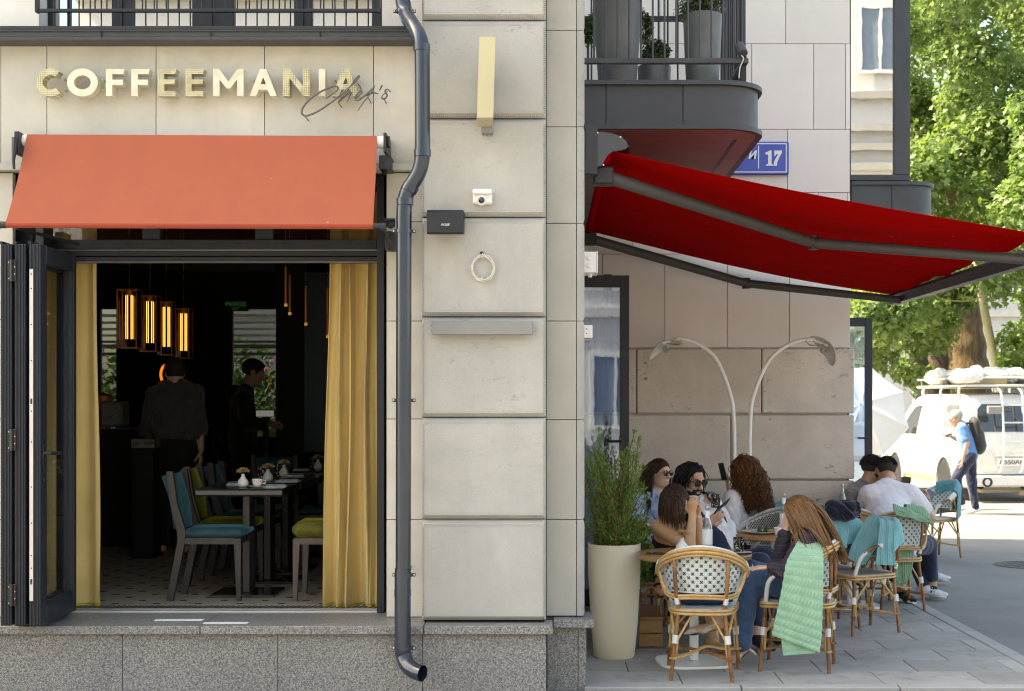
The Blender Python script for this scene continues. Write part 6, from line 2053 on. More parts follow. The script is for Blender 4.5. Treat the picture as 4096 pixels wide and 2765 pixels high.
def head_prims(H, fem=True):
 s = H.s
 E = lambda c, r, k=.015, op='u': el(H.p(*c), [x * s for x in r], H.R, k, op)
 C = lambda a, b, ra, rb, k=.01: rc(H.p(*a), H.p(*b), ra * s, rb * s, k)
 j = .9 if fem else 1.0
 pr = [E((0, -.014, .030), (.073, .093, .083)), E((0, .022, -.028), (.060, .068, .080), .03),
          E((0, .052, -.088), (.034 * j, .030, .026), .03), C((-.045, .0, -.065), (-.02, .05, -.092), .024 * j, .020, .03), C((.045, .0, -.065), (.02, .05, -.092), .024 * j, .020, .03),
          E((.036, .062, -.026), (.022, .018, .020), .02), E((-.036, .062, -.026), (.022, .018, .020), .02),
          C((-.034, .079, .024), (.034, .079, .024), .010 if fem else .0125, .010 if fem else .0125, .015),
          E((.031, .094, .003), (.017, .011, .012), .012, 's'), E((-.031, .094, .003), (.017, .011, .012), .012, 's'),
          C((0, .086, .014), (0, .108, -.030), .008, .0125 if fem else .014, .010), E((.010, .098, -.036), (.008, .010, .007), .008), E((-.010, .098, -.036), (.008, .010, .007), .008),
          E((0, .088, -.061), (.022, .010, .0065), .006), E((0, .086, -.072), (.019, .010, .0075), .006), E((0, .097, -.0665), (.020, .004, .0014), .003, 's')]
 for sg in (1, -1): pr.append(E((sg * .073, -.008, -.008), (.009, .020, .031), .008))
 return pr
def hand_prims(w, d, n, side, curl=(.35, .45, .5, .5), thumb=.3, s=1.0, spread=.03):
 """w wrist, d towards the fingers, n the way the palm faces, side: thumb towards side * (n x d)"""
 d = Vector(d).normalized(); n = Vector(n); n = (n - d * n.dot(d)).normalized()
 y = n.cross(d) * side
 w = Vector(w)
 pr = [rc(w + d * .010 * s, w + d * .078 * s, .026 * s, .036 * s, .012, n, .42)]
 for i, (off, L, r) in enumerate(((.027, .074, .0088), (.009, .082, .0090), (-.010, .076, .0086), (-.027, .060, .0076))):
  base = w + d * (.088 - abs(i - 1.2) * .006) * s + y * off * s
  a = 0.0
  p = base
  pr.append(rc(w + d * .05 * s + y * off * .8 * s, p, .010 * s, .0098 * s, .006))
  for sg, fr in enumerate((.45, .32, .26)):
   a += curl[i] * (1.0 if sg else .8)
   dd = (d * math.cos(a) + n * math.sin(a) + y * (1.2 - i) * spread).normalized()
   q = p + dd * L * fr * s
   pr.append(rc(p, q, r * s * (1 - .10 * sg), r * s * (1 - .10 * (sg + 1)), .0035))
   p = q
 b = w + d * .022 * s + y * .022 * s
 t1 = b + (d * .55 + y * .75 + n * .25).normalized() * .042 * s
 t2 = t1 + (d * .85 + y * (.45 - thumb) + n * (.3 + thumb)).normalized() * .033 * s
 t3 = t2 + (d * .9 + y * (.2 - thumb) + n * (.3 + thumb)).normalized() * .026 * s
 pr += [rc(b, t1, .015 * s, .0115 * s, .008), rc(t1, t2, .0112 * s, .0098 * s, .004), rc(t2, t3, .0098 * s, .0078 * s, .004)]
 return pr
def torso_prims(J, w=1.0, t=0.0, fem=True, belly=0.0):
 """torso from pelvis to shoulders; t grows it for clothes"""
 sl, sr = Vector(J['sh_l']), Vector(J['sh_r'])
 pel, chest = Vector(J['pelvis']), Vector(J['chest'])
 right = (sr - sl).normalized()
 up = (Vector(J['neck']) - pel).normalized()
 fwd = up.cross(right).normalized()
 waist = pel.lerp(chest, .45) + fwd * J.get('bend', -.01)
 pr = [rc(pel - right * .06 * w, pel + right * .06 * w, .112 * w + t, .112 * w + t, .05, fwd, .88),
          rc(pel + up * .03, waist, .135 * w + t, (.118 if fem else .135) * w + t, .06, fwd, .74),
          rc(waist, chest, (.118 if fem else .135) * w + t, .142 * w + t, .06, fwd, .72),
          rc(chest, chest.lerp(Vector(J['neck']), .62), .142 * w + t, .105 * w + t, .05, fwd, .66),
          rc(sl.lerp(sr, .06) - up * .008, sr.lerp(sl, .06) - up * .008, .050 * w + t, .050 * w + t, .05),
          rc(sl.lerp(Vector(J['neck']), .2), Vector(J['neck']) + up * .01, .044 * w + t, .042 * w + t * .7, .05), rc(sr.lerp(Vector(J['neck']), .2), Vector(J['neck']) + up * .01, .044 * w + t, .042 * w + t * .7, .05)]
 if fem:
  for sg in (-1, 1): pr.append(el(chest + right * sg * .072 * w + fwd * .078 * w - up * .015, [.055 * w + t * .8] * 3, None, .04))
 if belly: pr.append(el(waist + fwd * .05, [.12 + t, .11 + t, .12 + t], None, .06))
 return pr, fwd, right, up
def arm_prims(J, sd, m=1.0, t=0.0, upto=1.0, k=.02):
 s, e, w = (Vector(J[x + sd]) for x in ('sh_', 'el_', 'wr_'))
 pr = [rc(s, e, .047 * m + t, .037 * m + t, k)]
 if upto > 1: pr.append(rc(e, e.lerp(w, upto - 1), .038 * m + t, (.038 + (.025 - .038) * (upto - 1)) * m + t, k))
 elif upto < 1: pr = [rc(s, s.lerp(e, upto), .047 * m + t, (.047 - .010 * upto) * m + t, k)]
 return pr
def leg_prims(J, sd, m=1.0, t=0.0, upto=2.0, k=.03):
 h, kn, a = (Vector(J[x + sd]) for x in ('hip_', 'kn_', 'an_'))
 pr = [rc(h, kn, .085 * m + t, .055 * m + t, k)]
 if upto > 1:
  e = kn.lerp(a, upto - 1)
  calf = kn.lerp(a, .3)
  pr.append(rc(kn, e, .053 * m + t, (.053 - .019 * (upto - 1)) * m + t, k))
  if t == 0: pr.append(rc(kn.lerp(a, .12), kn.lerp(a, .5), .045 * m, .035 * m, k))
 return pr
def foot_prims(J, sd, t=0.0, m=1.0):
 a, to = Vector(J['an_' + sd]), Vector(J['toe_' + sd])
 d = (to - a).normalized()
 heel = a - d * .035 + Vector((0, 0, -.035))
 return [rc(a + Vector((0, 0, .02)), heel, .035 * m + t, .030 * m + t, .02), rc(heel, a.lerp(to, .62) + Vector((0, 0, -.02)), .031 * m + t, .036 * m + t, .02, (0, 0, 1), .8), rc(a.lerp(to, .6) + Vector((0, 0, -.018)), to, .036 * m + t, .026 * m + t, .02, (0, 0, 1), .6)]
def folds(amp, seed, stretch=(1, 1, .6), scale=1.0):
 r_ = np.random.default_rng(seed)
 K = [(r_.normal(size=3) * np.array(stretch) * s * scale, r_.uniform(0, 6.28), a) for s, a in ((14, 1), (22, .8), (34, .55), (55, .35))]
 W = [(r_.normal(size=3) * 9 * scale, r_.uniform(0, 6.28)) for _ in range(2)]
 def f(X, Y, Z):
  w = sum(np.sin(q[0] * X + q[1] * Y + q[2] * Z + ph) for q, ph in W)
  o = 0
  for q, ph, a in K:
   sn = np.sin(q[0] * X + q[1] * Y + q[2] * Z + ph + 1.6 * w)
   o = o + a * (1 - np.abs(sn) * 1.6)
  return amp * o
 return f
def plane_cut(pt, n):
 pt = Vector(pt); n = Vector(n).normalized()
 return lambda X, Y, Z: (X - pt.x) * n.x + (Y - pt.y) * n.y + (Z - pt.z) * n.z
def ball_cut(c, r):
 c = Vector(c)
 return lambda X, Y, Z: r - np.sqrt((X - c.x) ** 2 + (Y - c.y) ** 2 + (Z - c.z) ** 2)
def grow(name, prims, h, mat, parent, cuts=(), disp=None):
 F = Field(prims, h)
 if disp is not None: F.displace(disp)
 for c in cuts: F.cut(c)
 v_, f_ = F.mesh()
 return np_mesh(name, v_, f_, mat, parent, smooth=True)
def strands(name, mat, parent, H, roots, dirs, length, n_seg, rad, colliders, grav=.35, inertia=.75, curl=(0, 0), seed=1, wind=(0, 0, 0), jitter=.08, lenvar=.25, extra=None):
 """hair: thin tapering strands grown from roots, bent by gravity and pushed off the colliders (c, r) and capsules (a, b, r)"""
 r_ = np.random.default_rng(seed)
 N = len(roots)
 pos = np.array(roots, float); d = np.array(dirs, float)
 d += r_.normal(size=d.shape) * jitter
 d /= np.linalg.norm(d, axis=1)[:, None]
 L = length * (1 - lenvar * r_.random(N))
 ds = (L / n_seg)[:, None]
 pts = [pos.copy()]
 g = np.array([0, 0, -1.0]) * grav + np.array(wind)
 A = np.array(H.R).T
 c0 = np.array(H.p(0, -.014, .026)); rad_h = np.array([.079, .099, .089]) * H.s
 for i in range(n_seg):
  d = d * inertia + g + r_.normal(size=d.shape) * jitter * .25
  if extra is not None: d = d + extra(pos)
  d /= np.linalg.norm(d, axis=1)[:, None]
  new = pos + d * ds
  q = (new - c0) @ A.T / rad_h
  l = np.linalg.norm(q, axis=1)
  m = l < 1.0
  if m.any():
   qq = q[m] / l[m][:, None]
   new[m] = c0 + (qq * rad_h) @ A
  for col in colliders:
   if len(col) == 2: cpt = np.array(col[0])[None]; r0 = col[1]
   else:
    a, b = np.array(col[0]), np.array(col[1]); ba = b - a
    t_ = np.clip(((new - a) @ ba) / (ba @ ba), 0, 1); cpt = a + t_[:, None] * ba; r0 = col[2]
   v_ = new - cpt; l = np.linalg.norm(v_, axis=1)
   m = l < r0
   if m.any(): new[m] = (cpt[m] if len(cpt) > 1 else cpt) + v_[m] / l[m][:, None] * r0
  d = new - pos; d /= np.maximum(np.linalg.norm(d, axis=1), 1e-6)[:, None]
  pos = new
  pts.append(pos.copy())
 pts = np.stack(pts, 1)      # N, T, 3
 T = n_seg + 1
 u = np.linspace(0, 1, T)
 if curl[0]:
  ph = r_.uniform(0, 6.28, N)[:, None]; fr = curl[1] * r_.uniform(.75, 1.25, N)[:, None]
  amp = curl[0] * r_.uniform(.5, 1.3, N)[:, None] * np.clip(u * 2.2, 0, 1)[None]
  tg = np.gradient(pts, axis=1); tg /= np.maximum(np.linalg.norm(tg, axis=2), 1e-6)[..., None]
  e1 = np.cross(tg, np.array([.3, .9, .2])); e1 /= np.maximum(np.linalg.norm(e1, axis=2), 1e-6)[..., None]
  e2 = np.cross(tg, e1)
  an = ph + fr * u[None] * 6.28
  pts = pts + e1 * (amp * np.cos(an))[..., None] + e2 * (amp * np.sin(an))[..., None]
 tg = np.gradient(pts, axis=1); tg /= np.maximum(np.linalg.norm(tg, axis=2), 1e-6)[..., None]
 e1 = np.cross(tg, np.array([.21, .35, .91])); e1 /= np.maximum(np.linalg.norm(e1, axis=2), 1e-6)[..., None]
 e2 = np.cross(tg, e1)
 rr = rad * r_.uniform(.6, 1.3, N)[:, None] * (1 - .75 * u[None] ** 3)
 K = 3
 vs_ = np.stack([pts + e1 * (rr * math.cos(a))[..., None] + e2 * (rr * math.sin(a))[..., None] for a in (0, 2.094, 4.189)], 2)   # N,T,K,3
 base = (np.arange(N)[:, None, None] * T + np.arange(T - 1)[None, :, None]) * K
 k0 = np.arange(K)[None, None, :]; k1 = (np.arange(K) + 1)[None, None, :] % K
 f_ = np.stack([base + k0, base + k1, base + K + k1, base + K + k0], -1).reshape(-1, 4)
 return np_mesh(name, vs_.reshape(-1, 3), f_, mat, parent, smooth=True)
def scalp(H, n, seed, region):
 """roots on the skull where region(r, f, u) holds (unit coordinates), with outward normals"""
 r_ = np.random.default_rng(seed)
 out, nr = [], []
 while len(out) < n:
  q = r_.normal(size=3); q /= np.linalg.norm(q)
  if region(*q):
   p = H.p(q[0] * .074, q[1] * .094 - .014, q[2] * .084 + .028)
   nn = (H.r * q[0] / .074 + H.f * q[1] / .094 + H.u * q[2] / .084).normalized()
   out.append(p); nr.append(nn)
 return np.array(out), np.array(nr)
def hair_cap(H, mat, parent, grow_=.006, face=True, h=.005, lift=0.0):
 pr = [el(H.p(0, -.016, .030), [(.074 + grow_) * H.s, (.094 + grow_) * H.s, (.085 + grow_) * H.s], H.R)]
 cuts = []
 F = Field(pr, h)
 F.apply(el(H.p(0, .075, -.045 + lift), [.074 * H.s, .075 * H.s, .098 * H.s], H.R, .02, 's'))
 F.apply(el(H.p(0, .02, -.12), [.085 * H.s, .10 * H.s, .065 * H.s], H.R, .02, 's'))
 v_, f_ = F.mesh()
 return np_mesh('hair', v_, f_, bpy.data.materials.get(mat.name + '_scalp', mat), parent)
def mat_skin(name, col):
 t = NT(name)
 v = t.pos()
 f = t.ramp(t.noise(v, 26, 4), [(.35, 0), (.65, 1)])
 t.set(Base_Color=t.mix(f, mul(col, .92), (min(1, col[0] * 1.08), col[1] * 1.02, col[2])), Roughness=.48)
 t.b.inputs['Subsurface Weight'].default_value = .12
 t.b.inputs['Subsurface Radius'].default_value = (.02, .008, .004)
 t.b.inputs['Subsurface Scale'].default_value = .4
 t.bump(t.noise(v, 300, 3), .08, .002)
 return t.m
def mat_hair(name, col, rough=.5):
 t = NT(name)
 ri = t.n('NewGeometry')
 t.set(Base_Color=t.ramp(ri.outputs['Random Per Island'], [(0, mul(col, .55)), (.5, col), (1, mul(col, 1.5))]), Roughness=rough)
 t.b.inputs['Specular IOR Level'].default_value = .3
 t.m['cap'] = 1
 t2 = NT(name + '_scalp')
 v = t2.pos()
 t2.set(Base_Color=t2.mix(t2.ramp(t2.noise(v, 60, 4), [(.35, 0), (.65, 1)]), mul(col, .45), mul(col, .85)), Roughness=.7)
 t2.b.inputs['Specular IOR Level'].default_value = .15
 return t.m
M['skin_fair'] = mat_skin('fair_skin', (.64, .42, .31))
M['skin_tan'] = mat_skin('tanned_skin', (.60, .35, .19))
M['skin_olive'] = mat_skin('olive_skin', (.50, .30, .195))
M['hair_dark'] = mat_hair('dark_brown_hair', (.050, .026, .015))
M['hair_black'] = mat_hair('black_hair', (.014, .012, .012))
M['hair_brown'] = mat_hair('brown_bob_hair', (.062, .032, .018), .3)
M['hair_auburn'] = mat_hair('auburn_curls', (.15, .066, .026), .40)
M['hair_blonde'] = mat_hair('dark_blonde_hair', (.225, .12, .052), .32)
M['hair_grey'] = mat_hair('grey_hair', (.30, .28, .25), .5)
M['lens'] = mat_plain('dark_lens', (.010, .012, .010), .06, coat=1)
M['eye'] = mat_plain('eye_white', (.6, .58, .55), .2)
M['denim_shirt'] = mat_cloth('pale_denim', (.40, .53, .75), .85, var=.12, fold=.5, fscale=14)
M['white_linen'] = mat_cloth('white_linen', (.74, .72, .72), .85, var=.04, fold=.5, fscale=13)
M['white_tee'] = mat_cloth('white_cotton', (.76, .73, .77), .9, var=.03, fold=.35, fscale=9)
M['grey_shirt'] = mat_cloth('taupe_shirt', (.20, .17, .145), .6, var=.12, fold=.6, fscale=12)
M['navy'] = mat_cloth('navy_cloth', (.018, .024, .055), .85, var=.2, fold=.4)
M['black_cloth'] = mat_cloth('black_cloth', (.012, .012, .013), .9, var=.2)
M['jeans'] = mat_cloth('blue_jeans', (.055, .105, .20), .85, var=.25, fold=.5, fscale=12)
M['blue_tee'] = mat_cloth('blue_cotton', (.10, .22, .46), .9, var=.08, fold=.4)
M['shawl'] = mat_cloth('grey_shawl', (.075, .07, .06), .95, var=.15, fold=.4)
t = NT('dark_plaid')
v = t.pos()
sx_ = t.n('SeparateXYZ'); t.l(v, sx_.inputs[0])
ad = t.n('Math', operation='ADD'); t.l(sx_.outputs[0], ad.inputs[0]); t.l(sx_.outputs[1], ad.inputs[1])
c = t.mix(_grid(ad.outputs[0], .045, .10), (.034, .030, .042), (.14, .035, .045))
c = t.mix(_grid(sx_.outputs[2], .045, .10), c, (.075, .075, .13))
c = t.mix(_grid(sx_.outputs[2], .045, .5), c, t.mix(.35, c, (.012, .012, .016)))
t.set(Base_Color=c, Roughness=.85); t.bump(t.noise(v, 30, 3), .3, .006)
M['plaid'] = t.m
def person(label, J, skin, head=None, fem=True, m=1.0, w=1.0, hands=(), h=.0065, legs=True, feet=True, arms=True, base=None):
 """one continuous body; hands: list of prim lists"""
 pel = Vector(J['pelvis'])
 o = thing('person', label, 'person', base or (pel.x, pel.y, 0))
 pr, fwd, right, up = torso_prims(J, w, 0, fem)
 nk = Vector(J['neck'])
 hb = head.p(0, -.022, -.075)
 pr.append(rc(nk - up * .03, hb, .054 * (.9 if fem else 1.08), .050 * (.9 if fem else 1.08), .03))
 pr += head_prims(head, fem)
 for sd in 'lr':
  pr += arm_prims(J, sd, m, 0, 2.0)
  if legs: pr += leg_prims(J, sd, m)
  if feet: pr += foot_prims(J, sd)
 for hp in hands: pr += hp
 b = grow('body', pr, h, skin, o)
 mm = MB()
 for sg in (-1, 1): mm.ball(head.p(sg * .031, .078, .003), .0125 * head.s, 10, 7)
 mm.build('eyes', M['eye'], o, 60)
 return o, fwd, right, up
def seat_legs(J, fwd, splay=.10, knee=.42, width=.085, drop=None):
 pel = Vector(J['pelvis']); right = Vector((fwd[1], -fwd[0], 0)); f = Vector((fwd[0], fwd[1], 0)).normalized()
 for sd, sg in (('l', -1), ('r', 1)):
  J['hip_' + sd] = pel + right * sg * width
  J['kn_' + sd] = pel + right * sg * (width + splay) + f * knee + Vector((0, 0, .03))
  a = J['kn_' + sd] + f * .02; a = Vector((a.x, a.y, .085))
  J['an_' + sd] = a; J['toe_' + sd] = a + f * .15 + Vector((0, 0, -.055))
def glasses(H, parent, round_=True, name='sunglasses', lens=None):
 mm = MB()
 for sg in (-1, 1):
  c_ = H.p(sg * .032, .101, .004)
  R = Matrix((H.r, H.u, H.f)).transposed() @ Matrix.Rotation(-sg * .12, 3, 'Y')
  mm.lathe([(0, -.002), (.0235 * H.s, -.002), (.0235 * H.s, .001), (0, .0025)], c_, 18, R)
 l_ = mm.build(name, lens or M['lens'], parent, 40)
 mm = MB()
 for sg in (-1, 1):
  c_ = H.p(sg * .032, .1025, .004)
  pts = [c_ + (H.r * math.cos(a) * (.0245 if round_ else .027) + H.u * math.sin(a) * (.0245 if round_ else .021) - H.f * .10 * sg * math.cos(a) * .024 * (1 if sg > 0 else 1)) * H.s for a in np.linspace(0, 6.283, 17)[:-1]]
  mm.tube(pts, .0016 if round_ else .0030, 5, closed=True)
  mm.tube([H.p(sg * .056, .097, .010), H.p(sg * .074, .04, .012), H.p(sg * .080, -.01, .004)], .0016 if round_ else .0028, 5)
 mm.tube([H.p(-.010, .106, .009), H.p(0, .109, .011), H.p(.010, .106, .009)], .0018, 5)
 mm.build('glasses_frame', M['black'], l_)
 return l_
def shoes(J, sd, mat, sole, parent, name='shoe', m=1.0, h=.007):
 a, to = Vector(J['an_' + sd]), Vector(J['toe_' + sd])
 pr = foot_prims(J, sd, .008, m)
 pr[0] = rc(a + Vector((0, 0, .0)), a - (to - a).normalized() * .035 + Vector((0, 0, -.03)), .042, .037, .02)
 o = grow(name, pr, h, mat, parent, [plane_cut(a + Vector((0, 0, .018)), (0, 0, 1))])
 d = (to - a); d.z *= 1.0
 f = (to - a).normalized()
 heel = a - f * .05
 down = Vector((0, 0, -1))
 side = f.cross(Vector((0, 0, 1))).normalized()
 up = side.cross(f)
 L = (to - a).length + .075
 pts = []
 for u, w_ in ((0, .022), (.1, .036), (.35, .034), (.65, .044), (.85, .038), (1.0, .018)): pts.append((u, w_))
 ring = [(u, w_) for u, w_ in pts] + [(u, -w_) for u, w_ in pts[::-1]]
 b0 = heel + Vector((0, 0, -.055)) + up * -.004
 e0 = to + Vector((0, 0, -.018)) + f * .022
 mm = MB()
 lower = [b0.lerp(e0, u) + side * w_ * m for u, w_ in ring]
 n = len(ring)
 mm.add([p for p in lower] + [p + up * .020 for p in lower], [tuple(range(n))[::-1], tuple(range(n, 2 * n))] + [(i, (i + 1) % n, n + (i + 1) % n, n + i) for i in range(n)])
 mm.build('sole', sole, o, 50)
 return o
full_head = lambda r, f, u: (u > -.25 and f < .55 + .5 * max(0, u)) and not (f > .55 and u < .55) or (u > .62)
def px3(px, py, y): return P(px, py, y)
# ---- 1: woman in a pale denim shirt and round sunglasses
Yd = 11.15
H = Frame(P(2641, 1890, Yd), (.64, -.76, -.06), sc_=.93)
J = dict(neck=P(2633, 1962, Yd + .02), sh_r=P(2562, 1988, Yd - .02), sh_l=P(2702, 1985, Yd + .16), chest=P(2630, 2045, Yd + .06), pelvis=Vector((P(2630, 2200, Yd + .1).x, Yd + .1, .50)),
         el_r=P(2537, 2078, Yd - .2), wr_r=P(2612, 2092, Yd - .42), el_l=P(2700, 2090, Yd), wr_l=P(2665, 2120, Yd - .28))
seat_legs(J, (.5, -.86))
o, fwd, right, up = person('woman in a pale blue denim shirt and round sunglasses sitting behind the shrub', J, M['skin_fair'], H, True, .95, .92,
                           [hand_prims(J['wr_r'], J['wr_r'] - J['el_r'], (0, -.3, -1), -1, s=.9), hand_prims(J['wr_l'], J['wr_l'] - J['el_l'], (0, .3, -1), 1, s=.9)])
tp_, _, _, _ = torso_prims(J, .92, .013, True)
grow('shirt', tp_ + arm_prims(J, 'l', .95, .018, 1.85) + arm_prims(J, 'r', .95, .018, 1.85), .007, M['denim_shirt'], o,
     [ball_cut(Vector(J['neck']) + fwd * .075 - up * .0, .072), plane_cut(Vector(J['neck']) + up * .035, up)], folds(.0055, 3))
cm = []
for sg in (-1, 1):
 nk = Vector(J['neck'])
 cm += [rc(nk + right * sg * .062 + up * .03 - fwd * .02, nk + right * sg * .052 + fwd * .085 - up * .045, .013, .016, .01, right, .5), rc(nk + right * sg * .05 + fwd * .085 - up * .045, nk + right * sg * .075 + fwd * .085 - up * .075, .014, .006, .01, fwd, .5)]
grow('collar', cm, .005, M['denim_shirt'], o)
grow('trousers', leg_prims(J, 'l', 1, .014) + leg_prims(J, 'r', 1, .014) + [torso_prims(J, .92, .012, True)[0][0]], .01, M['black_cloth'], o)
hair_cap(H, M['hair_dark'], o, .007)
R_, N_ = scalp(H, 520, 4, lambda r, f, u: u > -.1 and f < .62)
D_ = np.array([np.array(H.r) * (1 if q @ np.array(H.r) > 0 else -1) * .6 - np.array(H.f) * .55 + np.array(H.u) * .05 for q in N_])
strands('long_hair', M['hair_dark'], o, H, R_, D_, .40, 14, .0042, [(J['sh_l'], J['sh_r'], .075), (J['chest'], .15), (J['neck'], .06)], .35, .7, seed=2, jitter=.05)
glasses(H, o)
mm = MB(); mm.ball(H.p(.080, -.004, -.040), .0055, 8, 6); mm.ball(H.p(-.080, -.004, -.040), .0055, 8, 6); mm.build('earring', M['ceramic'], o, 60)
# ---- 2: bearded man with sunglasses looking at his phone
Ym = 10.45
H = Frame(P(2768, 1918, Ym), (.58, -.76, -.28), sc_=1.02)
J = dict(neck=P(2788, 2008, Ym + .03), sh_r=P(2722, 2030, Ym - .14), sh_l=P(2846, 2012, Ym + .12), chest=P(2818, 2090, Ym - .08), pelvis=Vector((1.26, 10.12, .50)), bend=-.03,
         el_r=P(2768, 2135, 9.95), wr_r=P(2830, 2088, 9.72), el_l=P(2908, 2110, 10.42), wr_l=P(2938, 2185, 10.22))
J.update(hip_l=Vector((1.33, 10.22, .50)), hip_r=Vector((1.27, 10.02, .50)), kn_l=P(3058, 2228, 10.12), kn_r=P(3040, 2255, 9.90))
for sd, x, y in (('l', 1.56, 9.86), ('r', 1.42, 9.66)):
 J['an_' + sd] = Vector((x, y, .085)); J['toe_' + sd] = Vector((x + .09, y - .10, .03))
hd = hand_prims(J['wr_r'], (.62, .05, .35), (.35, .75, .35), 1, (.5, .55, .6, .65), .25)
o, fwd, right, up = person('bearded man with black hair and dark sunglasses looking at a phone', J, M['skin_olive'], H, False, 1.05, 1.0,
                           [hd, hand_prims(J['wr_l'], (.4, -.4, -.4), (0, 0, -1), 1)])
tp_, _, _, _ = torso_prims(J, 1.0, .015, False, .02)
grow('shirt', tp_ + arm_prims(J, 'l', 1.05, .020, 1.7) + arm_prims(J, 'r', 1.05, .020, 1.7), .007, M['white_linen'], o,
     [ball_cut(Vector(J['neck']) + fwd * .09 - up * .01, .070), ball_cut(Vector(J['neck']) + fwd * .13 - up * .09, .045), plane_cut(Vector(J['neck']) + up * .04, up)], folds(.004, 8))
nk = Vector(J['neck'])
cm = []
for sg in (-1, 1): cm += [rc(nk + right * sg * .068 + up * .04 - fwd * .02, nk + right * sg * .058 + fwd * .10 - up * .03, .016, .018, .01, right, .5), rc(nk + right * sg * .058 + fwd * .10 - up * .03, nk + right * sg * .10 + fwd * .10 - up * .07, .016, .006, .01, fwd, .5)]
grow('collar', cm, .005, M['white_linen'], o)
tv, _, _, _ = torso_prims(J, 1.02, .027, False, .02)
ch_ = Vector(J['chest'])
grow('waistcoat', tv, .008, M['navy'], o, [lambda X, Y, Z: .115 - np.abs((X - ch_.x) * right.x + (Y - ch_.y) * right.y + (Z - ch_.z) * right.z) - 10 * np.minimum((X - ch_.x) * fwd.x + (Y - ch_.y) * fwd.y + (Z - ch_.z) * fwd.z + .01, 0) * -1 if False else
                                           np.minimum(.10 - np.abs((X - ch_.x) * right.x + (Y - ch_.y) * right.y + (Z - ch_.z) * right.z), (X - ch_.x) * fwd.x + (Y - ch_.y) * fwd.y + (Z - ch_.z) * fwd.z + .02),
                                           ball_cut(nk + up * .02, .085), plane_cut(Vector(J['pelvis']) + up * .05, -up)], folds(.002, 9))
grow('trousers', leg_prims(J, 'l', 1.05, .016, 1.8) + leg_prims(J, 'r', 1.05, .016, 1.8) + [torso_prims(J, 1, .014, False)[0][0]], .009, M['navy'], o, (), folds(.003, 5))
for sd in 'lr': shoes(J, sd, M['black_cloth'], M['black'], o)
hair_cap(H, M['hair_black'], o, .010, lift=.028)
R_, N_ = scalp(H, 900, 14, lambda r, f, u: (u > -.15 and f < .35) or u > .55)
D_ = N_ * .55 + np.array(H.u) * .25 - np.array(H.f) * .75
strands('wavy_hair', M['hair_black'], o, H, R_, D_, .20, 12, .0048, [(J['neck'], .09)], .40, .70, (.007, 1.2), 5, jitter=.09)
# beard
bp = [el(H.p(0, .052, -.088), [x * H.s for x in (.044, .042, .036)], H.R, .03), rc(H.p(-.050, .0, -.055), H.p(-.024, .054, -.092), .026, .024, .03), rc(H.p(.050, .0, -.055), H.p(.024, .054, -.092), .026, .024, .03),
      rc(H.p(-.030, .078, -.060), H.p(-.004, .099, -.050), .009, .009, .01), rc(H.p(.030, .078, -.060), H.p(.004, .099, -.050), .009, .009, .01), rc(H.p(-.03, .078, -.06), H.p(-.03, .072, -.09), .010, .012, .01), rc(H.p(.03, .078, -.06), H.p(.03, .072, -.09), .010, .012, .01)]
F = Field(bp, .004)
F.apply(el(H.p(0, .100, -.066), [.020 * H.s, .018 * H.s, .010 * H.s], H.R, .006, 's'))
F.displace(folds(.0016, 12, (1, 1, 1), 4))
v_, f_ = F.mesh(); np_mesh('beard', v_, f_, M['hair_black'], o)
glasses(H, o, False)
mm = MB()
for sg in (-1, 1): mm.tube([H.p(sg * .014, .096, .022), H.p(sg * .034, .094, .030), H.p(sg * .052, .078, .024)], [.004, .005, .003], 6)
mm.build('eyebrow', M['hair_black'], o, 60)
wr = Vector(J['wr_r'])
R = Matrix.Rotation(.55, 3, 'Y') @ Matrix.Rotation(math.radians(50), 3, 'X')
def turned(Y, Z):
 Y = Vector(Y).normalized(); Z = Vector(Z); Z = (Z - Y * Z.dot(Y)).normalized()
 return Matrix((Y.cross(Z), Y, Z)).transposed()
phone(2890, 9.68, GZ(2026, 9.68), 'dark phone held up by the bearded man', turned((.62, .55, .42), (-.55, .35, .75)))
tumbler(P(2862, 2030, 10.30), 'dark speckled tumbler standing by the bearded man behind his phone')
# ---- 3: bare shouldered woman with a brown bob, elbows on the table
Yw = 9.72
H = Frame(P(2700, 2005, Yw - .06), (.72, -.50, -.50), sc_=.95)
J = dict(neck=P(2686, 2072, Yw + .04), sh_r=P(2627, 2112, Yw - .06), sh_l=P(2748, 2096, Yw + .16), chest=P(2684, 2150, Yw + .12), pelvis=Vector((.86, 10.0, .50)), bend=-.03,
         el_r=P(2758, 2190, 9.33), wr_r=P(2770, 2062, 9.40), el_l=P(2800, 2176, 9.48), wr_l=P(2792, 2070, 9.46))
J.update(hip_l=Vector((.93, 9.98, .50)), hip_r=Vector((.77, 9.92, .50)), kn_r=Vector((.98, 9.60, .54)), kn_l=Vector((1.08, 9.68, .53)), an_r=P(2640, 2300, 9.62), toe_r=P(2646, 2372, 9.56), an_l=Vector((1.12, 9.55, .085)), toe_l=Vector((1.2, 9.45, .03)))
o, fwd, right, up = person('woman with a brown bob and bare shoulders leaning her elbows on the round table', J, M['skin_tan'], H, True, 1.02, .90,
                           [hand_prims(J['wr_r'], (.02, .05, 1), (.5, .8, 0), -1, (.5, .6, .65, .7), .3, .92), hand_prims(J['wr_l'], (-.12, -.1, 1), (-.6, -.7, .1), 1, (.5, .6, .6, .7), .3, .92)], h=.006)
tp_, _, _, _ = torso_prims(J, .90, .009, True)
grow('bandeau_top', tp_, .007, M['black_cloth'], o, [plane_cut(Vector(J['chest']) + up * .035, up)], folds(.0015, 6))
grow('shorts', leg_prims(J, 'l', .95, .012, .75) + leg_prims(J, 'r', .95, .012, .75) + [torso_prims(J, .9, .012, True)[0][0]], .009, M['black_cloth'], o)
mm = MB()
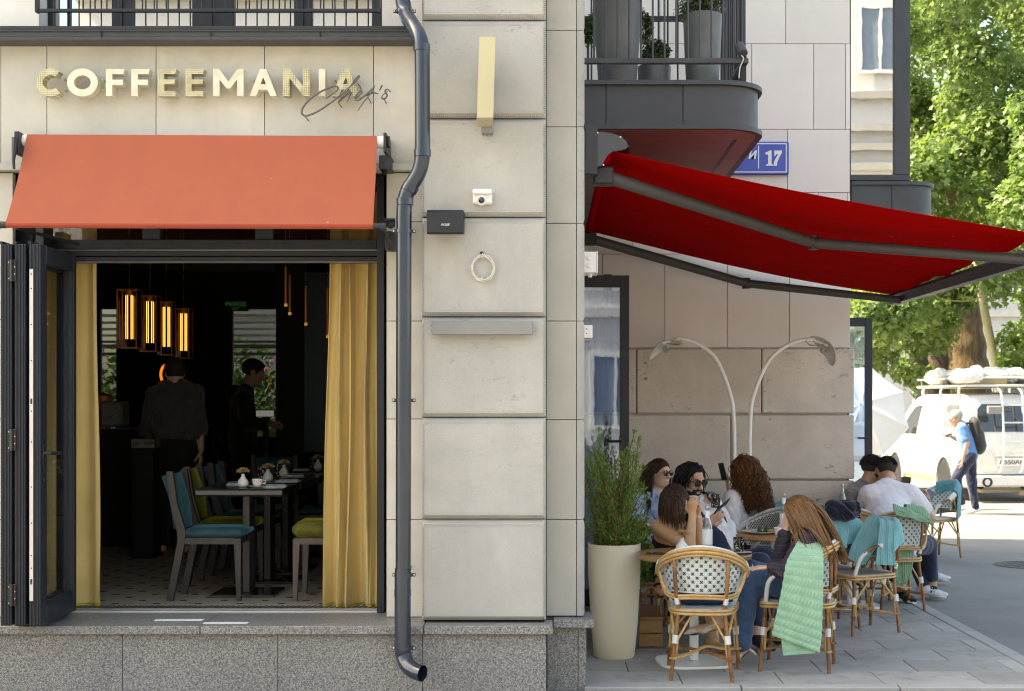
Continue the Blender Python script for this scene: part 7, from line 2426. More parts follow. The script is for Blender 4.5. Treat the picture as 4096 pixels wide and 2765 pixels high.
for z in (.0, .05):
 a = Vector(J['an_r']); b = Vector(J['toe_r']); c_ = a.lerp(b, .15 + z * 9)
 d = (b - a).normalized(); e1 = d.cross(Vector((1, 0, 0))).normalized(); e2 = d.cross(e1)
 mm.tube([c_ + (e1 * math.cos(q) + e2 * math.sin(q)) * .045 for q in np.linspace(0, 6.28, 13)[:-1]], .007, 5, closed=True)
sn = mm.build('sandal', M['black'], o)
nk = Vector(J['neck'])
mm = MB(); mm.tube(smooth_path([nk - right * .062 + up * .01, nk - right * .045 + fwd * .065 - up * .03, nk + fwd * .085 - up * .055, nk + right * .045 + fwd * .065 - up * .03, nk + right * .062 + up * .01], 4), .0022, 5); mm.build('necklace', M['brass'], o)
hair_cap(H, M['hair_brown'], o, .008, lift=.0)
R_, N_ = scalp(H, 900, 24, lambda r, f, u: u > -.2 and f < .80)
D_ = np.array([np.array(H.r) * (1 if q @ np.array(H.r) > 0 else -1) * .85 + np.array(H.f) * .35 * (q @ np.array(H.f)) + np.array(H.u) * .1 for q in N_])
strands('bob_hair', M['hair_brown'], o, H, R_, D_, .205, 12, .0036, [(J['neck'], .055)], .42, .66, (.003, .7), 25, jitter=.06, lenvar=.20)
mm = MB(); mm.tube([Vector(J['wr_l']) + Vector((0, 0, .005)) + Vector((math.cos(q) * .026, math.sin(q) * .026, 0)) for q in np.linspace(0, 6.28, 13)[:-1]], .003, 5, closed=True); mm.build('hair_tie', M['white'], o)
# ---- 4: woman with long auburn curls holding up a phone
Yc = 11.36
H = Frame(P(2968, 1886, Yc), (-.72, .68, -.08), sc_=.98)
J = dict(neck=P(2975, 1970, Yc - .02), sh_l=P(2925, 1998, Yc - .12), sh_r=P(3032, 1992, Yc + .14), chest=P(2982, 2055, Yc), pelvis=Vector((1.65, 11.36, .50)),
         el_l=P(2932, 2112, Yc - .22), wr_l=P(2960, 2165, Yc - .05), el_r=P(2940, 2030, Yc + .36), wr_r=P(2914, 1938, Yc + .34))
seat_legs(J, (-.8, .55))
o, fwd, right, up = person('woman with long auburn curls in a white top raising a phone', J, M['skin_fair'], H, True, .95, .93,
                           [hand_prims(J['wr_r'], (-.12, 0, 1), (-.9, -.1, .1), 1, (.45, .5, .5, .5), .2, .92), hand_prims(J['wr_l'], J['wr_l'] - J['el_l'], (0, 0, -1), 1, s=.92)])
tp_, _, _, _ = torso_prims(J, .95, .015, True)
grow('top', tp_ + arm_prims(J, 'l', .95, .022, 1.12) + arm_prims(J, 'r', .95, .022, 1.12), .007, M['white_linen'], o, [ball_cut(Vector(J['neck']) + up * .03 + fwd * .02, .062)], folds(.006, 18))
grow('trousers', leg_prims(J, 'l', 1, .014) + leg_prims(J, 'r', 1, .014) + [torso_prims(J, .93, .014, True)[0][0]], .01, M['navy'], o)
hair_cap(H, M['hair_auburn'], o, .014, lift=-.02)
R_, N_ = scalp(H, 820, 34, lambda r, f, u: u > -.35 and f < .7)
D_ = N_ * .55 - np.array(H.f) * .35 + np.array((.15, -.2, .0))
strands('curly_hair', M['hair_auburn'], o, H, R_, D_, .44, 26, .0040, [(J['sh_l'], J['sh_r'], .085), (Vector(J['chest']) - fwd * .0, .16), (J['neck'], .075)], .26, .80, (.018, 4.0), 35, jitter=.13, wind=(.05, -.02, 0))
mm = MB(); mm.tube(smooth_path([P(3025, 2000, Yc + .05), P(3036, 2040, Yc - .1), P(3030, 2110, Yc - .12)], 4), .006, 6); mm.build('bag_strap', M['black'], o)
phone(2889, 11.66, GZ(1887, 11.66), 'dark phone raised by the curly haired woman', turned((-.22, 0, 1), (.85, .5, .1)))
# ---- 5: blonde woman from behind in a plaid jacket and jeans
H = Frame(P(3192, 2056, 9.0), (-.66, .62, -.42), sc_=.96)
J = dict(neck=P(3216, 2128, 8.97), sh_l=P(3222, 2165, 8.82), sh_r=P(3262, 2150, 9.16), chest=P(3240, 2220, 9.02), pelvis=Vector((1.62, 9.04, .51)), bend=-.03,
         el_l=P(3148, 2290, 8.74), wr_l=P(3086, 2268, 8.80), el_r=P(3112, 2282, 9.06), wr_r=P(3140, 2128, 9.02))
J.update(hip_l=Vector((1.58, 8.98, .50)), hip_r=Vector((1.60, 9.12, .50)), kn_l=P(3000, 2315, 8.98), kn_r=P(2990, 2280, 9.12), an_l=P(2962, 2590, 8.96), toe_l=P(2918, 2648, 8.98), an_r=P(2872, 2480, 8.98), toe_r=P(2765, 2520, 8.98))
o, fwd, right, up = person('woman with long dark blonde hair, plaid jacket and jeans, back to the street', J, M['skin_fair'], H, True, .95, .93,
                           [hand_prims(J['wr_l'], (-.95, .1, -.05), (0, .1, -1), 1, (.08, .1, .12, .15), .05, .92, .10), hand_prims(J['wr_r'], (.1, .05, 1), (.8, .3, .1), -1, (.5, .6, .6, .6), .3, .92)], h=.006)
tp_, _, _, _ = torso_prims(J, .93, .017, True)
grow('jacket', tp_ + arm_prims(J, 'l', .95, .020, 1.88) + arm_prims(J, 'r', .95, .020, 1.9), .007, M['plaid'], o, [ball_cut(Vector(J['neck']) + up * .03 + fwd * .03, .066)], folds(.004, 28, (1, 1, 1), 1.2))
grow('jeans', leg_prims(J, 'l', 1.02, .014, 1.93) + leg_prims(J, 'r', 1.02, .014, 1.55) + [torso_prims(J, .95, .014, True)[0][0], rc(Vector(J['kn_l']).lerp(J['an_l'], .3), Vector(J['kn_l']).lerp(J['an_l'], .93), .058, .066, .02)], .008, M['jeans'], o, (), folds(.003, 29, (1, 1, 1), 1.2))
M['shoe_white'] = mat_plain('ivory_leather', (.62, .57, .50), .35, var=.05)
for sd in 'lr':
 a, to = Vector(J['an_' + sd]), Vector(J['toe_' + sd])
 f = (to - a).normalized()
 side = f.cross(Vector((0, 0, 1))).normalized(); dn = side.cross(f) * -1
 tip = to + f * .05
 pr = [rc(a.lerp(to, .55) + dn * .022, to + dn * .006, .038, .026, .02, dn, .62), rc(to + dn * .006, tip + dn * .008, .024, .006, .02, dn, .6), rc(a + dn * .040 - f * .02, a.lerp(to, .55) + dn * .03, .026, .030, .02, dn, .35)]
 so = grow('slingback_shoe', pr, .005, M['shoe_white'], o)
 mm = MB()
 hl = a + dn * .045 - f * .025
 mm.tube([hl, hl + dn * .035 - f * .004, hl + dn * (.075 if sd == 'r' else .06)], [.012, .008, .005], 8)
 hs = a - f * .038 + dn * .0
 mm.tube(smooth_path([a.lerp(to, .5) + side * .036 + dn * .01, a + side * .032 + dn * .012, hs + dn * .01, a - side * .032 + dn * .012, a.lerp(to, .5) - side * .036 + dn * .01], 4), .0055, 6)
 mm.build('heel_strap', M['shoe_white'], so, 50)
 mm = MB(); mm.add([a + dn * .062 - f * .03 + side * .02, a + dn * .062 - f * .03 - side * .02, to + dn * .032 - side * .032, tip + dn * .014, to + dn * .032 + side * .032], [(0, 1, 2, 3, 4)]); mm.build('sole', M['black'], so)
hair_cap(H, M['hair_blonde'], o, .008)
R_, N_ = scalp(H, 1500, 44, lambda r, f, u: u > -.35 and f < .75)
D_ = np.array([np.array(H.r) * (1 if q @ np.array(H.r) > .0 else -1) * .55 - np.array(H.f) * .75 + np.array(H.u) * .0 for q in N_])
strands('long_hair', M['hair_blonde'], o, H, R_, D_, .44, 18, .0034, [(J['sh_l'], J['sh_r'], .085), (Vector(J['chest']), .155), (Vector(J['neck']), .07)], .30, .74, (.002, .8), 45, jitter=.03, wind=(.12, -.08, 0), lenvar=.3)
mm = MB()
w_ = Vector(J['wr_l']) + Vector((-.115, .012, .004))
mm.tube([w_ + Vector((0, math.cos(q) * .0098, math.sin(q) * .0098)) for q in np.linspace(0, 6.28, 11)[:-1]], .002, 5, closed=True); mm.build('ring', M['alu'], o)
# ---- 6: man in a taupe shirt by the wall end, 7: broad man in a white T-shirt
H = Frame(P(3488, 1876, 12.36), (.82, .50, -.22), sc_=1.0)
J = dict(neck=P(3456, 1948, 12.34), sh_r=P(3404, 1986, 12.14), sh_l=P(3490, 1970, 12.55), chest=P(3430, 2045, 12.30), pelvis=Vector((2.64, 12.12, .50)),
         el_r=P(3392, 2085, 12.02), wr_r=P(3460, 2098, 11.95), el_l=P(3520, 2070, 12.7), wr_l=P(3520, 2085, 12.4))
J.update(hip_l=Vector((2.66, 12.20, .50)), hip_r=Vector((2.68, 12.04, .50)), kn_l=Vector((3.05, 12.55, .54)), kn_r=Vector((3.10, 12.30, .52)))
J['an_r'] = P(3700, 2370, 12.22); J['an_r'].z = .09; J['toe_r'] = J['an_r'] + Vector((.15, -.05, -.055))
J['an_l'] = P(3715, 2285, 13.3); J['an_l'].z = .10; J['toe_l'] = J['an_l'] + Vector((.155, -.06, -.055))
J['kn_l'] = Vector((3.12, 12.75, .54))
o, fwd, right, up = person('man with cropped dark hair in a taupe shirt leaning on the table', J, M['skin_olive'], H, False, 1.0, 1.0, [hand_prims(J['wr_r'], (.8, .3, 0), (0, 0, -1), 1), hand_prims(J['wr_l'], (0, -1, 0), (0, 0, -1), -1)])
tp_, _, _, _ = torso_prims(J, 1.02, .016, False)
grow('shirt', tp_ + arm_prims(J, 'l', 1.05, .022, 1.8) + arm_prims(J, 'r', 1.05, .022, 1.8), .008, M['grey_shirt'], o, [ball_cut(Vector(J['neck']) + up * .035 + fwd * .02, .066)], folds(.004, 38))
nk = Vector(J['neck'])
grow('collar', [rc(nk - fwd * .06 + up * .012 - right * .04, nk - fwd * .06 + up * .012 + right * .04, .022, .022, .01, fwd, .6), rc(nk - fwd * .05 + up * .01 + right * .05, nk + fwd * .05 - up * .0 + right * .066, .020, .018, .01, right, .6)], .006, M['grey_shirt'], o)
grow('trousers', leg_prims(J, 'l', 1.05, .017, 1.9) + leg_prims(J, 'r', 1.05, .017, 1.9) + [torso_prims(J, 1, .016, False)[0][0]], .009, M['navy'], o, (), folds(.003, 39))
M['mesh_grey'] = mat_plain('pale_grey_knit', (.58, .57, .60), .7, var=.1, scale=60, bump=.4, bscale=200)
for sd in 'lr':
 so = shoes(J, sd, M['mesh_grey'], M['white'], o, 'sneaker', 1.12)
 a, to = Vector(J['an_' + sd]), Vector(J['toe_' + sd])
 mm = MB()
 f = (to - a).normalized(); side = f.cross(Vector((0, 0, 1))).normalized()
 for u in (.25, .40, .55): mm.box(a.lerp(to, u) + Vector((-.006, -.050, -.038)), a.lerp(to, u) + Vector((.010, -.040, -.004)), .003)
 mm.ball(to + Vector((.016, 0, -.006)), (.022, .030, .014), 8, 5)
 mm.build('side_cage', M['black'], so)
 mm = MB()
 for u in (.28, .4, .52, .64): mm.tube([a.lerp(to, u) + side * .022 + Vector((0, 0, .028 - u * .016)), a.lerp(to, u) - side * .022 + Vector((0, 0, .028 - u * .016))], .004, 5)
 mm.build('lace', M['white'], so)
M['hair_crop'] = mat_plain('cropped_hair', (.028, .020, .016), .8, var=.3, scale=200, bump=.6, bscale=400)
def crop(H, parent, g=.005):
 F = Field([el(H.p(0, -.016, .032), [(.074 + g) * H.s, (.094 + g) * H.s, (.085 + g) * H.s], H.R)], .005)
 F.apply(el(H.p(0, .085, -.03), [.080 * H.s, .075 * H.s, .090 * H.s], H.R, .015, 's'))
 F.apply(el(H.p(0, .02, -.105), [.10 * H.s, .16 * H.s, .092 * H.s], H.R, .012, 's'))
 for sg in (-1, 1): F.apply(el(H.p(sg * .085, .0, -.012), [.032 * H.s, .030 * H.s, .042 * H.s], H.R, .008, 's'))
 F.displace(folds(.0008, 3, (1, 1, 1), 5))
 v_, f_ = F.mesh(); hc = np_mesh('hair', v_, f_, M['hair_crop'], parent)
 R_, N_ = scalp(H, 1100, 9, lambda r, f, u: ((u > -.08 and f < .40) or u > .6) and not (abs(r) > .85 and u < .25))
 strands('short_hair', M['hair_black'], parent, H, R_, N_ + np.array(H.f) * .3, .026, 3, .0026, [], .1, .8, seed=3, jitter=.3)
 return hc
crop(H, o)
F = Field([rc(H.p(-.052, .0, -.055), H.p(-.024, .052, -.090), .0245, .022, .03), rc(H.p(.052, .0, -.055), H.p(.024, .052, -.090), .0245, .022, .03), el(H.p(0, .054, -.090), [x * H.s for x in (.036, .033, .027)], H.R, .02)], .005)
v_, f_ = F.mesh(); np_mesh('stubble_beard', v_, f_, M['hair_crop'], o)
H = Frame(P(3548, 1886, 12.24), (.16, .86, -.52), sc_=1.04)
J = dict(neck=P(3545, 1950, 12.08), sh_l=P(3472, 1980, 12.02), sh_r=P(3642, 1976, 12.05), chest=P(3555, 2050, 11.95), pelvis=Vector((2.83, 11.66, .52)), bend=-.05,
         el_l=P(3446, 2090, 12.22), wr_l=P(3490, 2105, 12.42), el_r=P(3722, 2072, 12.18), wr_r=P(3716, 2022, 12.46))
seat_legs(J, (-.1, .99), .12, .44)
J['an_l'] = P(3612, 2372, 11.98); J['an_l'].z = .085; J['toe_l'] = J['an_l'] + Vector((.05, -.14, -.055)); J['kn_l'] = Vector((2.80, 12.08, .53)); J['hip_l'] = Vector((2.76, 11.7, .51))
J['kn_r'] = P(3712, 2180, 12.15); J['an_r'] = Vector((3.32, 12.25, .09)); J['toe_r'] = J['an_r'] + Vector((.02, .15, -.055))
o, fwd, right, up = person('broad man in a white T-shirt sitting with his back to the street', J, M['skin_olive'], H, False, 1.15, 1.15, [hand_prims(J['wr_r'], (-.1, .3, .9), (-.8, 0, .2), -1), hand_prims(J['wr_l'], (.6, .6, 0), (0, 0, -1), -1)])
tp_, _, _, _ = torso_prims(J, 1.16, .016, False)
grow('tee_shirt', tp_ + arm_prims(J, 'l', 1.2, .024, .62) + arm_prims(J, 'r', 1.2, .024, .62), .008, M['white_tee'], o, [ball_cut(Vector(J['neck']) + up * .035 + fwd * .03, .062)], folds(.006, 48, (1, 1, .8), .8))
grow('trousers', leg_prims(J, 'l', 1.12, .016, 1.72) + leg_prims(J, 'r', 1.12, .016, 1.75) + [torso_prims(J, 1.1, .016, False)[0][0]], .009, M['navy'], o, (), folds(.003, 49))
for sd in 'lr': shoes(J, sd, M['black_cloth'], M['paper'], o)
crop(H, o, .004)
phone(3714, 12.50, GZ(1992, 12.5), 'dark phone held up by the man in the white T-shirt', Matrix.Rotation(math.radians(25), 3, 'Y') @ Matrix.Rotation(math.radians(78), 3, 'X'))
# ---- pedestrian with a backpack on the sunlit road
Yp_ = 22.0
H = Frame(P(3824, 1672, Yp_), (-.93, -.05, -.35), sc_=1.04)
J = dict(neck=P(3848, 1700, Yp_), sh_l=P(3846, 1716, Yp_ - .17), sh_r=P(3858, 1714, Yp_ + .17), chest=P(3858, 1750, Yp_), pelvis=P(3876, 1818, Yp_),
         el_l=P(3868, 1772, Yp_ - .24), wr_l=P(3850, 1838, Yp_ - .22), el_r=P(3848, 1768, Yp_ + .2), wr_r=P(3806, 1748, Yp_ + .05),
         hip_l=P(3876, 1828, Yp_ - .09), hip_r=P(3876, 1828, Yp_ + .09), kn_l=P(3826, 1912, Yp_ - .09), an_l=P(3846, 2014, Yp_ - .09), kn_r=P(3886, 1930, Yp_ + .09), an_r=P(3902, 2032, Yp_ + .09))
for sd in 'lr': J['toe_' + sd] = Vector(J['an_' + sd]) + Vector((-.15, 0, -.055))
o, fwd, right, up = person('man in a blue T-shirt with a dark backpack walking left across the sunlit road', J, M['skin_olive'], H, False, 1.05, 1.0, [hand_prims(J['wr_l'], (-.1, 0, -1), (-.9, .3, 0), -1), hand_prims(J['wr_r'], (-.95, 0, .1), (0, 0, 1), 1)], h=.010)
tp_, _, _, _ = torso_prims(J, 1.03, .018, False)
grow('tee_shirt', tp_ + arm_prims(J, 'l', 1.1, .026, .72) + arm_prims(J, 'r', 1.1, .026, .72), .011, M['blue_tee'], o, [ball_cut(Vector(J['neck']) + up * .04, .06)], folds(.004, 58))
grow('trousers', leg_prims(J, 'l', 1.08, .02, 1.97) + leg_prims(J, 'r', 1.08, .02, 1.97) + torso_prims(J, 1, .014, False)[0][:1], .011, M['navy'], o, (), folds(.004, 59))
for sd in 'lr': shoes(J, sd, M['white'], M['white'], o, 'sneaker', 1.05, .010)
F = Field([el(H.p(0, -.016, .034), [.080 * H.s, .100 * H.s, .090 * H.s], H.R)], .008)
F.apply(el(H.p(0, .085, -.03), [.085 * H.s, .075 * H.s, .090 * H.s], H.R, .015, 's')); F.apply(el(H.p(0, .03, -.11), [.09 * H.s, .14 * H.s, .078 * H.s], H.R, .012, 's'))
v_, f_ = F.mesh(); np_mesh('hair', v_, f_, M['hair_grey'], o)
glasses(H, o, False, 'glasses', M['glass'])
bk_ = thing('backpack', 'dark backpack on the back of the man crossing the road', 'backpack', P(3908, 1740, Yp_))
c0 = P(3905, 1742, Yp_)
grow('bag', [rc(c0 + Vector((-.02, 0, .16)), c0 + Vector((.03, 0, -.15)), .14, .15, .03, (1, .0, .25), .62), rc(c0 + Vector((.07, 0, .02)), c0 + Vector((.09, 0, -.12)), .10, .11, .03, (1, 0, .25), .5)], .012, mat_cloth('charcoal_nylon', (.028, .028, .028), .6, var=.2, fold=.3), bk_)
mm = MB()
for sg in (-1, 1): mm.tube(smooth_path([c0 + Vector((-.05, sg * .09, .20)), P(3852, 1700, Yp_) + Vector((0, sg * .10, .01)), P(3836, 1728, Yp_) + Vector((0, sg * .13, 0)), c0 + Vector((-.10, sg * .12, -.12))], 4), .014, 6)
mm.build('strap', M['black_cloth'], bk_)
phone(3792, Yp_ + .03, GZ(1742, Yp_), 'dark phone in the hand of the man crossing the road', Matrix.Rotation(math.radians(-60), 3, 'Z') @ Matrix.Rotation(.3, 3, 'X'))
# ---- people inside the cafe, in the dark
Ys_ = 11.9
H = Frame(P(700, 1492, Ys_), (-.35, .93, -.1), sc_=1.0)
J = dict(neck=P(700, 1552, Ys_), sh_l=P(620, 1588, Ys_), sh_r=P(782, 1580, Ys_), chest=P(702, 1660, Ys_), pelvis=P(700, 1800, Ys_), el_l=P(588, 1720, Ys_ + .1), wr_l=P(600, 1820, Ys_ + .25), el_r=P(800, 1715, Ys_ + .05), wr_r=P(805, 1800, Ys_ - .02),
         hip_l=P(655, 1815, Ys_), hip_r=P(745, 1815, Ys_), kn_l=P(650, 1990, Ys_), kn_r=P(745, 1990, Ys_), an_l=P(650, 2170, Ys_), an_r=P(748, 2170, Ys_))
for sd in 'lr':
 J['an_' + sd].z = SILL + .085; J['toe_' + sd] = Vector(J['an_' + sd]) + Vector((-.03, .16, -.055))
o, fwd, right, up = person('person in a grey shawl standing inside with their back to the window', J, M['skin_fair'], H, True, 1, 1, [hand_prims(J['wr_r'], (0, 0, -1), (-1, 0, 0), 1), hand_prims(J['wr_l'], (.3, .4, -.8), (1, 0, 0), 1)], h=.010)
tp_, _, _, _ = torso_prims(J, 1.02, .03, True)
wv = Vector(J['el_l']); we = Vector(J['el_r'])
grow('shawl', tp_ + [rc(J['sh_l'], wv, .070, .062, .06), rc(J['sh_r'], we, .070, .058, .06), rc(Vector(J['neck']) - right * .07, Vector(J['neck']) + right * .07, .065, .065, .04), rc(wv, we, .055, .055, .06)], .010, M['shawl'], o, [plane_cut(P(640, 1752, Ys_), (-.05, 0, -1)), ball_cut(Vector(J['neck']) + up * .07, .06)], folds(.007, 68, (1, 1, 1), 1.1))
grow('trousers', leg_prims(J, 'l', 1.05, .02) + leg_prims(J, 'r', 1.05, .02) + torso_prims(J, 1, .016, True)[0][:2], .012, M['black_cloth'], o)
crop(H, o, .014)
Yv = 13.9
H = Frame(P(1016, 1490, Yv), (.93, .1, -.28), sc_=1.06)
J = dict(neck=P(985, 1560, Yv), sh_l=P(960, 1595, Yv + .18), sh_r=P(975, 1595, Yv - .18), chest=P(970, 1660, Yv), pelvis=P(970, 1790, Yv), el_r=P(985, 1700, Yv - .2), wr_r=P(1065, 1700, Yv - .15), el_l=P(1010, 1700, Yv + .2), wr_l=P(1075, 1690, Yv + .1),
         hip_l=P(970, 1805, Yv + .09), hip_r=P(970, 1805, Yv - .09), kn_l=P(975, 1960, Yv + .1), kn_r=P(970, 1960, Yv - .1), an_l=P(970, 2110, Yv + .1), an_r=P(965, 2110, Yv - .1))
for sd in 'lr':
 J['an_' + sd].z = SILL + .085; J['toe_' + sd] = Vector(J['an_' + sd]) + Vector((.16, 0, -.055))
o, fwd, right, up = person('waiter in dark clothes in profile against the rear window', J, M['skin_olive'], H, False, 1.05, 1.0, [hand_prims(J['wr_r'], (1, 0, 0), (0, 0, -1), -1), hand_prims(J['wr_l'], (1, 0, 0), (0, 0, -1), 1)], h=.010)
tp_, _, _, _ = torso_prims(J, 1.03, .018, False)
grow('shirt', tp_ + arm_prims(J, 'l', 1.1, .024, 1.8) + arm_prims(J, 'r', 1.1, .024, 1.8), .011, M['black_cloth'], o, [ball_cut(Vector(J['neck']) + up * .04 + fwd * .02, .06)], folds(.004, 78))
grow('trousers', leg_prims(J, 'l', 1.08, .02) + leg_prims(J, 'r', 1.08, .02) + torso_prims(J, 1, .016, False)[0][:2], .012, M['black_cloth'], o)
crop(H, o, .011)
Yv = 14.9
H = Frame(P(940, 1590, Yv), (.5, -.8, -.2), sc_=1.0)
J = dict(neck=P(940, 1650, Yv), sh_l=P(1000, 1685, Yv), sh_r=P(880, 1685, Yv), chest=P(940, 1740, Yv), pelvis=P(940, 1850, Yv), el_r=P(870, 1790, Yv), wr_r=P(900, 1860, Yv - .2), el_l=P(1010, 1790, Yv), wr_l=P(990, 1860, Yv - .2))
J['pelvis'].z = SILL + .75
for sd, sg in (('l', 1), ('r', -1)):
 b = Vector(J['pelvis']) + Vector((sg * .09, 0, 0))
 J['hip_' + sd] = b; J['kn_' + sd] = Vector((b.x, b.y - .02, SILL + .42)); J['an_' + sd] = Vector((b.x, b.y, SILL + .085)); J['toe_' + sd] = Vector((b.x, b.y - .15, SILL + .03))
o, fwd, right, up = person('woman in dark clothes half hidden behind the waiter indoors', J, M['skin_fair'], H, True, .95, .95, [], h=.012)
tp_, _, _, _ = torso_prims(J, .97, .018, True)
grow('dress', tp_ + arm_prims(J, 'l', 1, .024, 1.8) + arm_prims(J, 'r', 1, .024, 1.8), .012, M['black_cloth'], o, [ball_cut(Vector(J['neck']) + up * .04 + fwd * .02, .06)])
grow('trousers', leg_prims(J, 'l', 1.08, .02) + leg_prims(J, 'r', 1.08, .02) + torso_prims(J, 1, .016, True)[0][:2], .012, M['black_cloth'], o)
hair_cap(H, M['hair_dark'], o, .016)
# ---------------------------------------------------------------- blankets, jacket, bag
def mat_knit(name, col):
 t = NT(name)
 v = t.pos()
 f = t.ramp(t.noise(v, 12, 4), [(.3, 0), (.7, 1)])
 t.set(Base_Color=t.mix(f, mul(col, .88), mul(col, 1.1)), Roughness=.95)
 t.b.inputs['Sheen Weight'].default_value = .4
 t.bump(t.noise(v, 330, 3), .4, .003)
 return t.m
M['knit_green'] = mat_knit('pale_green_knit', (.30, .50, .33))
M['knit_green2'] = mat_knit('sage_green_knit', (.20, .36, .22))
M['knit_teal'] = mat_knit('teal_knit', (.085, .30, .325))
M['knit_turq'] = mat_knit('turquoise_knit', (.20, .45, .47))
def knit_sheet(rows, nu, nv, rib, kind='rib', seed=0, fold=.006, thick=.007, amp=.002):
 """cloth through rows of (left, right) points; ribs run along it (rib) or across it as cables (cable)"""
 Ls = smooth_path([r[0] for r in rows], 10); Rs = smooth_path([r[1] for r in rows], 10)
 n = len(Ls) - 1
 length = sum((Ls[i + 1] - Ls[i]).length for i in range(n)); width = max((a - b).length for a, b in zip(Ls, Rs))
 r_ = random.Random(seed); ph = [r_.uniform(0, 6.28) for _ in range(4)]
 def base(u, w):
  x = u * n; i = min(int(x), n - 1); f = x - i
  return Ls[i].lerp(Ls[i + 1], f).lerp(Rs[i].lerp(Rs[i + 1], f), w)
 def fn(u, w):
  p = base(u, w)
  du = base(min(u + .02, 1), w) - base(max(u - .02, 0), w); dw = base(u, min(w + .02, 1)) - base(u, max(w - .02, 0))
  nn = du.cross(dw)
  nn = nn.normalized() if nn.length > 1e-9 else Vector((0, -1, 0))
  d = fold * (math.sin(w * 9 + ph[0] + u * 2) * .6 + math.sin(w * 15 + ph[1] - u * 3) * .4) * (.3 + .7 * u)
  if kind == 'rib': d += amp * math.cos(w * width / rib * 6.283)
  else:
   s = u * length / rib
   fr = s - math.floor(s)
   d += amp * (-1.2 * math.exp(-((fr - .0) / .06) ** 2) - 1.2 * math.exp(-((fr - 1) / .06) ** 2))
   if .22 < fr < .78: d += amp * 1.6 * (1 - abs(fr - .5) / .28) ** .5 * (.55 + .45 * math.sin(w * width / .026 * 6.283 + (fr - .5) * 5))
  return p + nn * d
 mm = MB(); mm.sheet(fn, nu, nv, thick)
 return mm
def blanket(label, mb, mat, loc, extra=()):
 o = thing('blanket', label, 'blanket', loc)
 mb.build('knitted_cloth', mat, o, 70, fix=False)
 for e in extra: e.build('folded_end', mat, o, 70, fix=False)
 return o
def on_rim(cx, cy, facing, th0, th1, h_in, h_out, skew=0.0, nrow=13, lift=.03, flare=.02):
 """rows of points laid over a chair rim: inside hang, over the top, outside hang"""
 rz = math.atan2(facing[1], facing[0]) - math.pi / 2
 R = Matrix.Rotation(rz, 3, 'Z')
 rows = []
 for i in range(nrow):
  w = i / (nrow - 1)
  row = []
  for th in (th0, (th0 + th1) / 2, th1):
   th_ = math.radians(th)
   p = rim_pt(th_)
   rad = Vector((p.x, p.y, 0)).normalized()
   s = w * (h_in + h_out)
   if s < h_in: q = p - rad * (.032 + flare * (h_in - s)) + Vector((0, 0, lift - (h_in - s)))
   else: q = p + rad * (.045 + flare * (s - h_in) * 1.5) + Vector((0, 0, lift - (s - h_in)))
   if abs(s - h_in) < .03: q = p + rad * ((s - h_in) * 1.1) + Vector((0, 0, lift + .012))
   q = q + Vector((skew * (s - h_in), 0, 0))
   row.append(Vector((cx, cy, 0)) + R @ q)
  rows.append(row)
 return rows
def knit_on_rim(args, nu, nv, rib, seed, **kw):
 rows = on_rim(*args, **kw)
 cols = [smooth_path([r[k] for r in rows], 4) for k in range(3)]
 n = len(cols[0]) - 1
 width = (cols[0][n // 2] - cols[2][n // 2]).length
 r_ = random.Random(seed); ph = [r_.uniform(0, 6.28) for _ in range(4)]
 def base(u, w):
  x = u * n; i = min(int(x), n - 1); f = x - i
  a, b, c_ = (cols[k][i].lerp(cols[k][i + 1], f) for k in range(3))
  return a * (1 - w) * (1 - 2 * w) + b * 4 * w * (1 - w) + c_ * w * (2 * w - 1)
 def fn(u, w):
  p = base(u, w)
  du = base(min(u + .02, 1), w) - base(max(u - .02, 0), w); dw = base(u, min(w + .02, 1)) - base(u, max(w - .02, 0))
  nn = du.cross(dw); nn = nn.normalized() if nn.length > 1e-9 else Vector((0, 0, 1))
  e = abs(u - .5) * 2
  d = .012 * e * (math.sin(w * 11 + ph[0]) * .6 + math.sin(w * 19 + ph[1] + u * 4) * .4) + .0022 * math.cos(w * width / rib * 6.283)
  return p + nn * d
 mm = MB(); mm.sheet(fn, nu, nv, .007)
 return mm
rows = [(P(3210, 2128, 8.86), P(3262, 2146, 8.90)), (P(3180, 2185, 8.715), P(3290, 2192, 8.735)), (P(3146, 2250, 8.66), P(3294, 2262, 8.665)), (P(3128, 2350, 8.65), P(3292, 2390, 8.655)), (P(3105, 2460, 8.65), P(3288, 2520, 8.655)), (P(3086, 2542, 8.655), P(3279, 2612, 8.655))]
rows2 = [(P(3128, 2480, 8.68), P(3288, 2450, 8.69)), (P(3126, 2560, 8.675), P(3281, 2540, 8.685)), (P(3133, 2622, 8.675), P(3264, 2612, 8.68))]
blanket('pale green cable knit blanket hanging from the shoulders of the blonde woman', knit_sheet(rows, 170, 90, .0475, 'cable', 3, .004, .008, .0032), M['knit_green'], P(3190, 2600, 8.66), [knit_sheet(rows2, 30, 50, .0475, 'cable', 5, .003, .006, .003)])
blanket('dark teal knitted blanket over the chair rim in front of the stone wall', knit_on_rim((2.12, 11.95, (-.1, -1), -52, 52, .06, .12), 26, 90, .020, 2, lift=.045), M['knit_teal'], (2.1, 11.9, .8))
blanket('teal knitted blanket over the chair back under the navy jacket', knit_on_rim((2.10, 10.75, (-.25, .97), -58, 62, .10, .20), 26, 100, .020, 4, lift=.035), M['knit_turq'], (2.1, 10.7, .8), [knit_sheet([(P(3262, 2120, 10.62), P(3392, 2112, 10.62)), (P(3285, 2128, 10.44), P(3396, 2122, 10.42)), (P(3300, 2185, 10.40), P(3388, 2190, 10.38))], 20, 60, .018, 'rib', 6)])
